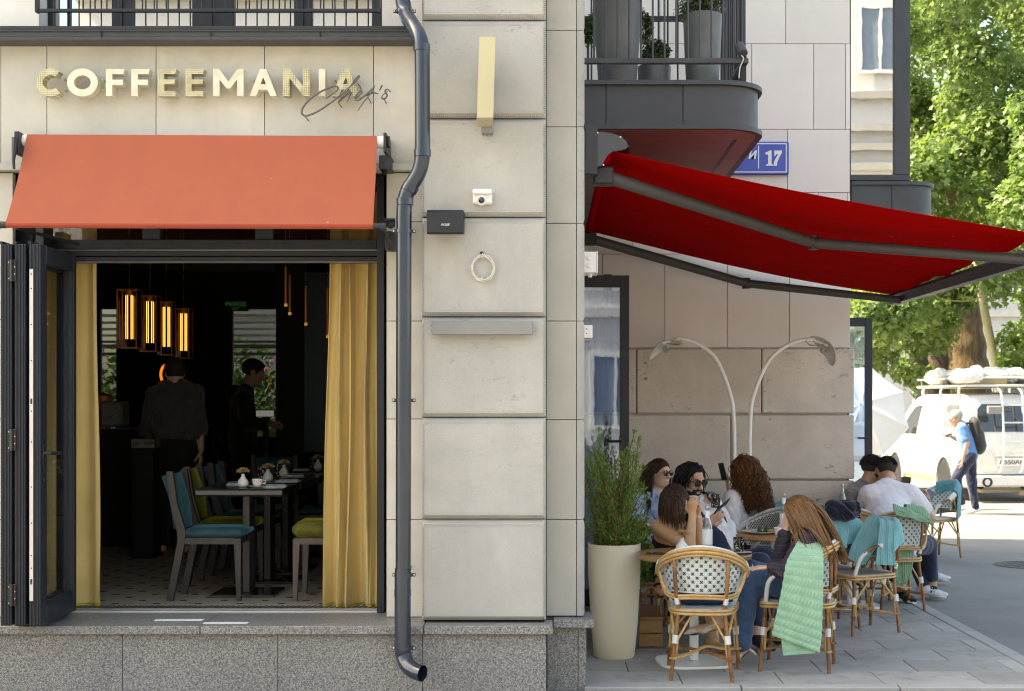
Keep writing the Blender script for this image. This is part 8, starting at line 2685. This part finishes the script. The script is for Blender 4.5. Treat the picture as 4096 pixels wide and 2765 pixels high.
blanket('bright turquoise ribbed blanket slung over the arm of the empty checked chair', knit_on_rim((2.30, 10.45, (-.93, -.36), -78, -22, .24, .12, -.25), 34, 80, .016, 7, lift=.035), M['knit_turq'], (2.4, 10.3, .8),
  [knit_sheet([(P(3516, 2072, 10.34), P(3572, 2082, 10.28)), (P(3520, 2100, 10.22), P(3578, 2112, 10.18)), (P(3512, 2180, 10.19), P(3576, 2190, 10.17)), (P(3506, 2258, 10.18), P(3580, 2262, 10.17))], 30, 40, .016, 'rib', 8, .010), knit_sheet([(P(3478, 2060, 10.43), P(3566, 2066, 10.30)), (P(3440, 2120, 10.42), P(3532, 2142, 10.33)), (P(3402, 2200, 10.41), P(3482, 2226, 10.36)), (P(3398, 2235, 10.40), P(3452, 2262, 10.37))], 34, 50, .016, 'rib', 18, .010)])
mm = knit_on_rim((2.83, 11.62, (-.12, .99), 2, 74, .05, .05), 14, 70, .020, 9, lift=.05)
rowsg = [(P(3580, 2038, 11.34), P(3700, 2072, 11.36)), (P(3575, 2028, 11.30), P(3715, 2078, 11.32)), (P(3582, 2055, 11.26), P(3722, 2092, 11.30))]
lay = []
for k in range(3):
 rw = [(a + Vector((0, -.012 * k, .028 - .016 * k)), b + Vector((.01 * k, -.012 * k, .02 - .014 * k))) for a, b in rowsg]
 lay.append(knit_sheet(rw, 20, 60, .018, 'rib', 10 + k, .012, .012))
lay.append(knit_sheet([(P(3552, 2196, 11.43), P(3656, 2192, 11.43)), (P(3556, 2260, 11.42), P(3652, 2252, 11.42)), (P(3575, 2315, 11.42), P(3640, 2310, 11.42)), (P(3592, 2342, 11.42), P(3618, 2336, 11.42))], 24, 60, .020, 'rib', 15, .008))
blanket('folded sage green blanket on the chair rim behind the man in white', mm, M['knit_green2'], (2.9, 11.4, .8), lay)
blanket('teal blanket hanging over the back of the farthest chair on the pavement', knit_on_rim((4.22, 15.5, (-.92, -.40), -72, 45, .12, .36, .10), 30, 80, .022, 12, lift=.04), M['knit_teal'], (4.4, 15.5, .8))
mm = knit_sheet([(P(3060, 2035, 11.30), P(3110, 2030, 11.38)), (P(3085, 2045, 11.22), P(3130, 2045, 11.25)), (P(3105, 2110, 11.15), P(3140, 2120, 11.18))], 20, 40, .018, 'rib', 14)
blanket('sage green blanket on the tipped chair behind the salad table', mm, M['knit_green2'], (1.85, 11.2, .8))
jk = thing('jacket', 'crumpled navy jacket thrown over a teal blanket on a chair back', 'jacket', (2.2, 10.5, .8))
r_ = random.Random(4)
pr = []
for k in range(16):
 c_ = P(r_.uniform(3330, 3408), r_.uniform(2022, 2064), 10.46 + r_.uniform(-.06, .05))
 pr.append(el(c_, (r_.uniform(.045, .08), r_.uniform(.04, .06), r_.uniform(.03, .05)), None, .03))
grow('crumpled_cloth', pr, .007, mat_cloth('dark_navy_cotton', (.008, .010, .024), .9, var=.2, fold=.4), jk, (), folds(.007, 7, (1, 1, 1), 1.6))
hb = thing('handbag', 'soft dark navy handbag lying on the seat of the empty front chair', 'handbag', (.96, 8.72, .44))
grow('bag', [el((.90, 8.74, .485), (.15, .10, .055), None, .03), el((1.02, 8.72, .475), (.10, .09, .045), None, .03)], .007, mat_plain('navy_leather', (.020, .035, .085), .4, var=.2, bump=.1), hb, (plane_cut((1, 8.7, .437), (0, 0, -1)),), folds(.004, 9))
mm = MB(); mm.tube(smooth_path([(1.0, 8.66, .50), (1.05, 8.60, .505), (1.12, 8.62, .47), (1.10, 8.72, .46)], 5), .010, 6); mm.build('strap', M['black'], hb, 50)
# ---------------------------------------------------------------- parked van
van = thing('parked_van', 'white off-road van with roof rack, rear ladder and loaded white bags', 'van', (7.29, 24.5, -.02))
VR = Matrix.Rotation(math.radians(4.3), 3, 'Z')
VO = Vector((7.18, 24.5, -.02))
W2 = .85
def hw(z):
 if z < 1.0: return W2 - .03 * max(0, (.45 - z) / .2) if z < .45 else W2
 return W2 - .17 * ((z - 1.0) / .86) ** 1.3
def vp(x, y, z):
 """x across from the left side, y forward from the tail"""
 return VO + VR @ Vector((x, y, z))
def side_x(z, sg=-1, off=0.0): return W2 + sg * (hw(z) + off)
M['van_white'] = mat_plain('van_paint', (.66, .655, .62), .28, var=.04, coat=.6)
M['van_glass'] = mat_plain('van_glass', (.03, .035, .038), .05, coat=1)
prof = [(.02, .36), (-.02, .60), (-.01, .98), (.04, 1.20), (.17, 1.72), (.28, 1.84), (.55, 1.875), (2.4, 1.88), (2.85, 1.83), (3.15, 1.70), (3.62, 1.22), (4.2, 1.10), (4.5, .98), (4.6, .74), (4.58, .42), (4.45, .34)]
rings = []
for s, shr in ((-1, .03), (-.965, .0), (-.6, 0), (0, 0), (.6, 0), (.965, 0), (1, .03)):
 ring = []
 for (y, z) in prof:
  cy, cz = 2.2, 1.0
  yy = y + (cy - y) * shr * .5; zz = z + (cz - z) * shr
  dome = .03 * (1 - s * s) if z > 1.7 else 0
  ring.append(vp(W2 + s * hw(z), yy, zz + dome))
 rings.append(ring)
mm = MB()
n = len(prof)
vs_ = [p for r in rings for p in r]
fs = []
for i in range(len(rings) - 1):
 for k in range(n):
  l = (k + 1) % n
  fs.append((i * n + k, i * n + l, (i + 1) * n + l, (i + 1) * n + k))
fs.append(tuple(range(n))); fs.append(tuple((len(rings) - 1) * n + k for k in range(n))[::-1])
mm.add(vs_, fs); mm.build('body', M['van_white'], van, 35)
def side_poly(pts, off, mat, name, th=.006, parent=van, sm=None):
 mm = MB()
 a = [vp(side_x(z, -1, off), y, z) for y, z in pts]; b = [vp(side_x(z, -1, off - th), y, z) for y, z in pts]
 k = len(pts)
 mm.add(a + b, [tuple(range(k)), tuple(range(2 * k - 1, k - 1, -1))] + [(i, (i + 1) % k, k + (i + 1) % k, k + i) for i in range(k)])
 return mm.build(name, mat, parent, sm)
M['van_side_glass'] = mat_plain('bright_side_glass', (.30, .31, .30), .06, coat=1)
side_poly([(.42, 1.14), (1.45, 1.14), (1.45, 1.68), (.55, 1.68)], .006, M['van_side_glass'], 'side_window')
side_poly([(1.52, 1.14), (2.40, 1.14), (2.40, 1.68), (1.52, 1.68)], .006, M['van_side_glass'], 'side_window')
side_poly([(2.48, 1.14), (3.38, 1.14), (3.10, 1.46), (2.80, 1.66), (2.48, 1.68)], .006, M['van_glass'], 'door_window')
side_poly([(2.44, .42), (2.455, .42), (2.455, 1.72), (2.44, 1.72)], .003, M['black'], 'door_gap')
side_poly([(1.48, .42), (1.492, .42), (1.492, 1.72), (1.48, 1.72)], .003, M['black'], 'door_gap')
side_poly([(.5, .40), (3.1, .40), (3.1, .30), (.5, .30)], .010, mat_plain('tan_lower_trim', (.36, .25, .12), .5), 'sill_trim')
mm = MB()
for y in (2.25, 1.30): mm.box((0, 0, 0), (.001, .001, .001))
for yw in (.90, 3.62):
 mm = MB()
 arc = [(yw + .43 * math.cos(a), .36 + .43 * math.sin(a)) for a in np.linspace(-.1, math.pi + .1, 16)]
 o = side_poly(arc, .004, M['black'], 'wheel_well')
 mm = MB()
 ring_o = [(yw + .47 * math.cos(a), .36 + .47 * math.sin(a)) for a in np.linspace(-.15, math.pi + .15, 18)]
 ring_i = [(yw + .40 * math.cos(a), .36 + .40 * math.sin(a)) for a in np.linspace(-.15, math.pi + .15, 18)]
 for i in range(17):
  q = [ring_o[i], ring_o[i + 1], ring_i[i + 1], ring_i[i]]
  mm.add([vp(W2 - W2 - .03, y, z) for y, z in q] + [vp(.02, y, z) for y, z in q], [(0, 1, 2, 3), (7, 6, 5, 4), (0, 4, 5, 1), (2, 6, 7, 3), (1, 5, 6, 2), (3, 7, 4, 0)])
 mm.build('wheel_flare', M['van_white'], van)
 for xs in (-.02, 1.50):
  wh = group_part('wheel', van)
  c_ = vp(xs, yw, .36)
  Rw = VR @ Matrix.Rotation(math.radians(90), 3, 'Y')
  mm = MB(); mm.lathe([(.22, 0), (.33, 0), (.36, .02), (.36, .20), (.33, .22), (.22, .22)], c_, 28, Rw); mm.build('tyre', M['black'], wh, 40)
  mm = MB(); mm.lathe([(0, .03), (.10, .02), (.21, .01), (.22, .0), (.22, .2), (0, .2)], c_, 20, Rw); mm.build('rim', M['alu'], wh, 40)
def rear_y(z):
 for (y0, z0), (y1, z1) in zip(prof[:5], prof[1:6]):
  if z0 <= z <= z1: return y0 + (y1 - y0) * (z - z0) / (z1 - z0)
 return .2
def rear_poly(pts, off, mat, name, th=.008, parent=van):
 mm = MB()
 a = [vp(x, rear_y(z) - off, z) for x, z in pts]; b = [vp(x, rear_y(z) - off + th, z) for x, z in pts]
 k = len(pts)
 mm.add(a + b, [tuple(range(k)), tuple(range(2 * k - 1, k - 1, -1))] + [(i, (i + 1) % k, k + (i + 1) % k, k + i) for i in range(k)])
 return mm.build(name, mat, parent)
rear_poly([(.26, 1.22), (1.44, 1.22), (1.40, 1.62), (1.32, 1.70), (.38, 1.70), (.30, 1.62)], .010, M['van_glass'], 'rear_window')
rear_poly([(.14, .47), (1.56, .47), (1.56, .485), (.14, .485)], .004, M['black'], 'hatch_gap')
rear_poly([(.14, .486), (.152, .486), (.20, 1.15), (.19, 1.15)], .004, M['black'], 'hatch_gap')
for x in (.36, 1.34):
 lm = group_part('tail_lamp', van)
 mm = MB()
 pts = [(x + .125 * math.cos(a) * (1 if math.cos(a) * (1 if x < 1 else -1) > 0 else .8), .985 + .085 * math.sin(a)) for a in np.linspace(0, 6.283, 15)[:-1]]
 rear_poly(pts, .022, M['paper'], 'lamp_body', .03, lm)
 pts = [(x + .04 * math.cos(a), .985 + .04 * math.sin(a)) for a in np.linspace(0, 6.283, 13)[:-1]]
 rear_poly(pts, .027, mat_plain('amber_red_lens', (.40, .10, .05), .2), 'lamp_lens', .006, lm)
bp_ = group_part('rear_bumper', van)
mm = MB()
mm.box((-.02, -.16, .28), (1.72, .06, .47), .03)
b_ = MB(); b_.add([vp(*v_) for v_ in mm.v], mm.f); b_.build('bumper_bar', M['van_white'], bp_)
for x in (.02, 1.58):
 mm = MB(); mm.box((x, -.166, .37), (x + .12, -.158, .41)); b_ = MB(); b_.add([vp(*v_) for v_ in mm.v], mm.f); b_.build('reflector', mat_plain('red_reflector', (.42, .03, .03), .2) if 'red_reflector' not in bpy.data.materials else bpy.data.materials['red_reflector'], bp_)
mm = MB()
mm.ring_prism([(.36 + .09 * math.cos(a), .36 + .085 * math.sin(a)) for a in np.linspace(0, 6.283, 17)[:-1]], [(.36 + .05 * math.cos(a), .36 + .055 * math.sin(a)) for a in np.linspace(0, 6.283, 17)[:-1]], -.168, -.158)
b_ = MB(); b_.add([vp(*v_) for v_ in mm.v], mm.f); b_.build('towing_eye', M['black'], bp_)
mm = MB(); mm.tube([(.3, .0, .20), (1.5, .0, .20)], .035, 8); mm.box((.95, -.1, .12), (1.12, .05, .22), .01); mm.tube([(.25, .3, .22), (.3, -.08, .2)], .03, 8)
b_ = MB(); b_.add([vp(*v_) for v_ in mm.v], mm.f); b_.build('tow_bar', mat_plain('dusty_tan_metal', (.30, .24, .15), .7), van)
rear_poly([(.52, .80), (1.30, .80), (1.30, .84), (.52, .84)], .05, M['van_white'], 'plate_garnish', .06)
pn = rear_poly([(.57, .63), (1.11, .63), (1.11, .765), (.57, .765)], .03, M['paper'], 'number_plate', .01)
tx = text_mesh('\u0410550\u0410\u041d', .115, M['black'], pn, vp(.84, rear_y(.7) - .036, .695), tuple(VR @ Vector((1, 0, 0))), depth=.001, bold=.0008, stretch=1.1)
rear_poly([(1.08, 1.56), (1.36, 1.56), (1.36, 1.66), (1.08, 1.66)], .014, M['paper'], 'window_sticker', .003)
mm = MB()
def vt(*pts): return [vp(*p) for p in pts]
mm.tube(vt((.50, .02, 1.62), (.46, -.10, 1.60), (.46, -.14, 1.66)), .012, 6)
mm.box(vp(.48, -.20, 1.60) - Vector((.14, .02, .07)), vp(.48, -.20, 1.60) + Vector((.12, .03, .07)), .02)
mm.build('rear_mirror', M['bar_grey'], van)
mm = MB(); c_ = vp(-.14, 3.05, 1.22); mm.box(c_ - Vector((.10, .05, .10)), c_ + Vector((.06, .05, .10)), .02); mm.build('wing_mirror', M['black'], van)
ld = group_part('ladder', van)
for x in (.66, 1.03):
 mm = MB(); mm.tube(smooth_path(vt((x, .20, 1.98), (x, .02, 1.92), (x, -.06, 1.75), (x, -.13, 1.20), (x + .0, -.15, .95), (x - .03, -.14, .62), (x - .08, -.12, .52)), 4), .020, 8); mm.build('ladder_rail', M['van_white'], ld, 50)
for z in (.75, 1.05, 1.38, 1.68):
 mm = MB(); mm.tube(vt((.66, -.13 + (z - 1.2) * .10, z), (1.03, -.13 + (z - 1.2) * .10, z)), .014, 8); mm.build('rung', M['van_white'], ld, 50)
rk = group_part('roof_rack', van)
mm = MB()
for x in (.12, 1.58): mm.tube(vt((x, .15, 2.02), (x, 2.7, 2.02)), .022, 8); mm.tube(vt((x, .15, 2.16), (x, 2.7, 2.16)), .018, 8)
for y in (.15, 2.7): mm.tube(vt((.12, y, 2.02), (1.58, y, 2.02)), .022, 8); mm.tube(vt((.12, y, 2.16), (1.58, y, 2.16)), .018, 8)
mm.build('rack_rail', M['van_white'], rk, 50)
for y in (.45, 1.35, 2.3):
 for x in (.08, 1.62):
  mm = MB(); mm.tube(vt((x + (.04 if x < 1 else -.04), y, 2.02), (x, y, 1.93), (x + (.02 if x < 1 else -.02), y, 1.80)), .026, 8); mm.build('rack_foot', M['van_white'], rk, 50)
mm = MB()
for k in range(9): mm.box(vp(.14, .22 + k * .29, 2.035) - Vector((0, 0, 0)), vp(1.56, .22 + k * .29, 2.035) + Vector((0, .10, .015)))
mm.build('rack_slat', M['bar_grey'], rk)
mm = MB(); mm.box((0.05, .2, 2.05), (.85, .24, 2.15)); b_ = MB(); b_.add([vp(*v_) for v_ in mm.v], mm.f); b_.build('rack_box', mat_plain('khaki_wood', (.33, .27, .15), .7), rk)
lg = thing('roof_luggage', 'heap of white wrapped bags tied on the roof rack of the van', 'luggage', vp(.85, 1.4, 2.05))
r_ = random.Random(31)
pr = []
for k in range(80):
 x, y = r_.uniform(.12, 1.60), r_.uniform(.15, 2.7)
 pr.append(el(vp(x, y, 2.17 + r_.uniform(-.04, .09)), (r_.uniform(.10, .2), r_.uniform(.14, .26), r_.uniform(.08, .13)), None, .06))
grow('wrapped_bags', pr, .02, mat_cloth('white_tarpaulin', (.72, .71, .68), .5, var=.05, fold=.4), lg, (plane_cut(vp(0, 0, 2.06), (0, 0, -1)),), folds(.012, 17, (1, 1, 1), .6))
mm = MB()
for y in (.5, 1.1, 1.8, 2.4): mm.tube(smooth_path(vt((.10, y, 2.03), (.13, y + .03, 2.20), (.5, y - .03, 2.31), (1.2, y + .04, 2.30), (1.58, y, 2.15), (1.6, y, 2.03)), 4), .010, 5)
mm.build('rope', M['bar_grey'], lg)
# ---------------------------------------------------------------- white parasol beyond the far door
pa = thing('tilted_parasol', 'big white parasol tipped towards the street beyond the far open door', 'parasol', (5.15, 23.0, -.02))
ax = Vector((.05, -.86, .44)).normalized()
c_ = P(3430, 1640, 23.0)
e1 = ax.cross(Vector((0, 0, 1))).normalized(); e2 = e1.cross(ax)
mm = MB()
Rp = .86
apex = c_ + ax * .20
ring = []
for k in range(8):
 a = 2 * math.pi * (k + .5) / 8
 ring.append(c_ + e1 * Rp * math.cos(a) + e2 * Rp * math.sin(a))
for k in range(8):
 a, b = ring[k], ring[(k + 1) % 8]
 def fn(u, w, a=a, b=b):
  p = apex.lerp(a.lerp(b, w), u)
  return p - ax * (.05 * math.sin(math.pi * w) * u) + ax * .04 * math.sin(math.pi * u)
 q = MB(); q.sheet(fn, 8, 6, .003); q.build('canopy_panel', mat_cloth('white_canopy', (.76, .75, .73), .85, var=.03, trans=.3) if 'white_canopy' not in bpy.data.materials else bpy.data.materials['white_canopy'], pa, 60, fix=False)
for k in range(8): mm.tube([apex - ax * .02, ring[k] - ax * .012], .008, 5)
mm.build('rib', M['bar_grey'], pa)
mm = MB(); mm.tube([apex, c_ - ax * .5, Vector((c_.x - .1, c_.y + .75, .9)), Vector((c_.x - .1, c_.y + .75, 0))], .022, 8); mm.lathe([(0, 0), (.25, 0), (.25, .07), (0, .09)], (c_.x - .1, c_.y + .75, -.02), 16); mm.build('pole', M['bar_grey'], pa, 40)
# ---------------------------------------------------------------- trees
def mat_bark(name, a, b):
 t = NT(name)
 v = t.pos((1, 1, .18))
 w = t.noise(v, 7, 7, .75, 1.0)
 t.set(Base_Color=t.mix(t.ramp(w, [(.35, 0), (.65, 1)]), a, b), Roughness=.95)
 t.bump(w, 1.0, .05)
 return t.m
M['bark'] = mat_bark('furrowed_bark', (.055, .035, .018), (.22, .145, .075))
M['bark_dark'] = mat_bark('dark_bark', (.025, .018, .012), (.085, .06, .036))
def mat_leaves(name, cols, tr_col, f=.45):
 t = NT(name)
 ri = t.n('NewGeometry')
 t.set(Base_Color=t.ramp(ri.outputs['Random Per Island'], [(0, cols[0]), (.5, cols[1]), (1, cols[2])]), Roughness=.42)
 tr = t.n('BsdfTranslucent'); tr.inputs[0].default_value = (*tr_col, 1)
 ms = t.n('MixShader'); ms.inputs[0].default_value = f
 t.l(t.b.outputs[0], ms.inputs[1]); t.l(tr.outputs[0], ms.inputs[2]); t.l(ms.outputs[0], t.out.inputs[0])
 return t.m
M['maple'] = mat_leaves('maple_leaf', [(.05, .10, .02), (.11, .18, .045), (.22, .29, .11)], (.20, .29, .06))  # leaf colours paled to stand in for haze over the trees
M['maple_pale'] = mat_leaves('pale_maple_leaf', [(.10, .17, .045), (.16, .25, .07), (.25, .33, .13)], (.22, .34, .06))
def tree(label, base, trunks, clumps, n, size, leafmat, bark, seed, droop=.35):
 o = thing('tree', label, 'tree', base)
 for pts, rr in trunks:
  pts = smooth_path(pts, 6)
  k = len(pts)
  r_ = random.Random(seed)
  rs = [rr[0] + (rr[1] - rr[0]) * (i / (k - 1)) ** .8 for i in range(k)]
  rs = [r * (1 + .07 * math.sin(i * 1.7 + seed)) for i, r in enumerate(rs)]
  mm = MB(); mm.tube(pts, rs, 14); mm.build('trunk' if rr[0] > .12 else 'limb', bark, o, 60)
 leaf_cloud('crown', [c[:3] for c in clumps], [c[3] for c in clumps], n, size, leafmat, o, True, seed, .3, droop)
 return o
r_ = random.Random(77)
YT = 33.0
base = P(3875, 1910, YT); base.z = -.02
clA = []
for k in range(120):
 y = r_.uniform(25.5, 36)
 px, py = r_.uniform(3560, 4250), r_.uniform(-160, 1180)
 c_ = P(px, py, y); rad = r_.uniform(.4, .8)
 if 3690 < px < 4040 and py + rad * FOC / y > 1270: continue
 clA.append((c_.x, c_.y, c_.z, rad))
for k in range(26):      # lower skirt of hanging boughs
 y = r_.uniform(25, 31)
 px, py = r_.uniform(3440, 3960), r_.uniform(1120, 1300)
 if px > 3690 and py > 1150: continue
 c_ = P(px, py, y)
 clA.append((c_.x, c_.y, c_.z, r_.uniform(.35, .6)))
tree('old leafy maple with a thick furrowed trunk behind the van', base,
     [([P(3890, 1900, YT), P(3885, 1600, YT), P(3868, 1400, YT), P(3858, 1250, YT), P(3862, 1080, YT), P(3850, 800, YT), P(3830, 500, YT)], (.60, .22)),
      ([P(3870, 1150, YT), P(3930, 900, YT - 1), P(4010, 600, YT - 2)], (.26, .06)), ([P(3862, 1000, YT), P(3800, 800, YT - 1.5), P(3720, 560, YT - 3)], (.11, .04)), ([P(3845, 700, YT), P(3900, 420, YT - 1), P(3960, 150, YT - 2)], (.11, .04)),
      ([P(3855, 1200, YT), P(3780, 1120, YT - 1.5), P(3690, 1080, YT - 3)], (.10, .03))], clA, 60000, .125, M['maple'], M['bark'], 5)
base = P(3770, 1880, 35.5); base.z = -.02
clB = [(*P(r_.uniform(3400, 3800), r_.uniform(1180, 1420), r_.uniform(29, 36))[:], r_.uniform(.35, .65)) for _ in range(26)]
clB += [(*P(r_.uniform(3590, 3740), r_.uniform(1450, 1580), r_.uniform(30, 34))[:], r_.uniform(.22, .36)) for _ in range(8)]
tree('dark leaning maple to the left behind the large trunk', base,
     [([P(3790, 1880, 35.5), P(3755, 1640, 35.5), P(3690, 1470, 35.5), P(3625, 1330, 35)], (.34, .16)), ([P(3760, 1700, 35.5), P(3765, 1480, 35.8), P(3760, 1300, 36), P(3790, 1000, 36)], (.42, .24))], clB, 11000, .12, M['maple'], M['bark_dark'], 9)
base = Vector((12.6, 28.5, -.02))
clC = [(*P(r_.uniform(4060, 4330), r_.uniform(1130, 1480), r_.uniform(26, 29))[:], r_.uniform(.28, .5)) for _ in range(22)]
clC += [(*P(r_.uniform(4040, 4400), r_.uniform(250, 1150), r_.uniform(25, 28))[:], r_.uniform(.35, .6)) for _ in range(30)]
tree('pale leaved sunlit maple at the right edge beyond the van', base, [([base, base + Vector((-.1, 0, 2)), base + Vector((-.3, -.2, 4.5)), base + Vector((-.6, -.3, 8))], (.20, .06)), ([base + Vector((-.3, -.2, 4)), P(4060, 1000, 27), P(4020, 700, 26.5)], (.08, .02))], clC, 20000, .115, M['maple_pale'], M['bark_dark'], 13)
lp = thing('leaning_pole', 'pale leaning wooden pole in front of the large tree trunk', 'pole', (9.5, 29.0, -.02))
mm = MB(); mm.tube([P(4040, 1960, 29), P(3985, 1480, 29), P(3940, 1250, 29), P(3912, 1090, 29), P(3900, 1010, 29)], [.10, .095, .088, .08, .075], 10); mm.build('shaft', mat_wood('pale_pole', (.40, .36, .24), (.52, .48, .34), (1, 1, .2), 20, .8, obj=False), lp, 60)
mm = MB(); mm.tube([P(3905, 1060, 29) + Vector((-.09, 0, 0)), P(3905, 1060, 29) + Vector((.09, 0, 0))], .03, 6); mm.build('pole_cap', M['black_metal'], lp)
wc = thing('overhead_cable', 'slack pale cable strung past the leaves to the leaning pole', 'cable', P(3700, 1200, 28))
mm = MB(); mm.tube(smooth_path([P(3300, 1330, 27), P(3460, 1268, 27), P(3560, 1235, 27.5), P(3640, 1210, 28), P(3722, 1178, 28), P(3760, 1192, 28.3), P(3812, 1203, 28.6), P(3880, 1202, 28.8), P(3935, 1182, 29)], 5), .013, 6); mm.build('cable', mat_plain('straw_rope', (.42, .36, .22), .8), wc, 60)
# ---------------------------------------------------------------- buildings beyond and across the street
fb_ = thing('far_building', 'pale building wall glimpsed behind the trees and the van', 'building', (14, 44, 0))
M['far_wall'] = mat_stone('pale_far_wall', (.58, .57, .57), marks=0, grain=.1)
mm = MB(); mm.box((-10, 44, -.1), (40, 52, 8.6)); mm.build('wall', M['far_wall'], fb_)
mm = MB(); mm.box((-10.2, 43.7, 8.601), (40.2, 52.2, 8.9)); mm.build('cornice', M['lintel'], fb_)
mm = MB(); mm.box((-10.1, 43.85, 4.4), (40.1, 43.998, 4.6)); mm.build('string_course', M['lintel'], fb_)
w0 = None
for i in range(13):
 for zz in (1.2, 5.2):
  x = 6.5 + i * 2.4
  if w0 is None:
   w0 = group_part('window', fb_)
   mm = MB()
   mm.box((x, 43.93, zz), (x + .08, 44.02, zz + 2.2)); mm.box((x + 1.12, 43.93, zz), (x + 1.2, 44.02, zz + 2.2)); mm.box((x + .081, 43.93, zz), (x + 1.119, 44.02, zz + .08)); mm.box((x + .081, 43.93, zz + 2.12), (x + 1.119, 44.02, zz + 2.2)); mm.box((x + .56, 43.94, zz + .081), (x + .63, 44.01, zz + 2.119))
   mm.build('frame', M['white_metal'], w0)
   mm = MB(); mm.box((x + .081, 43.97, zz + .081), (x + 1.119, 43.99, zz + 2.119)); mm.build('pane', M['van_glass'], w0)
   fx, fz = x, zz
  else:
   c_ = copy_tree(w0, fb_); c_.location = (x - fx, 0, zz - fz)
ob = thing('opposite_building', 'cream building across the street mirrored in the upper windows', 'building', (0, -16, 0))
M['cream_wall'] = mat_plain('cream_wall', (.72, .70, .68), .9, var=.05, scale=1)
mm = MB(); mm.box((-42, -26, -.1), (42, -16, 8.0)); mm.build('wall', M['cream_wall'], ob)
mm = MB(); mm.box((-11, -26, 8.41), (14, -16.1, 14.5)); mm.build('upper_wall', M['cream_wall'], ob)
for z_ in (8.9, 9.5, 10.1, 11.1): mm = MB(); mm.box((-11, -16.099, z_), (14, -15.8, z_ + .22)); mm.build('ledge', M['lintel'], ob)
mm = MB(); mm.box((-42.2, -16.0, 8.001), (42.2, -15.5, 8.4)); mm.box((-42.1, -15.999, 4.1), (42.1, -15.85, 4.35)); mm.build('cornice', M['plaster'], ob)
w0 = None
for i in range(18):
 for zz in (1.0, 5.0, 11.9):
  x = -24 + i * 2.8
  if zz > 8 and not -10.5 < x < 12: continue
  if w0 is None:
   w0 = group_part('window', ob)
   mm = MB()
   for a, b, c_, d in ((0, .1, 0, 2.1), (1.3, 1.4, 0, 2.1), (.101, 1.299, 0, .1), (.101, 1.299, 2.0, 2.1), (.66, .74, .101, 1.999)): mm.box((x + a, -16.02, zz + c_), (x + b, -15.92, zz + d))
   mm.build('frame', M['white_metal'], w0)
   mm = MB(); mm.box((x + .1, -16.01, zz + .1), (x + 1.3, -15.98, zz + 2.0)); mm.build('pane', mat_plain('pale_pane', (.22, .27, .33), .1, coat=.5), w0)
   fx, fz = x, zz
  else:
   c_ = copy_tree(w0, ob); c_.location = (x - fx, 0, zz - fz)
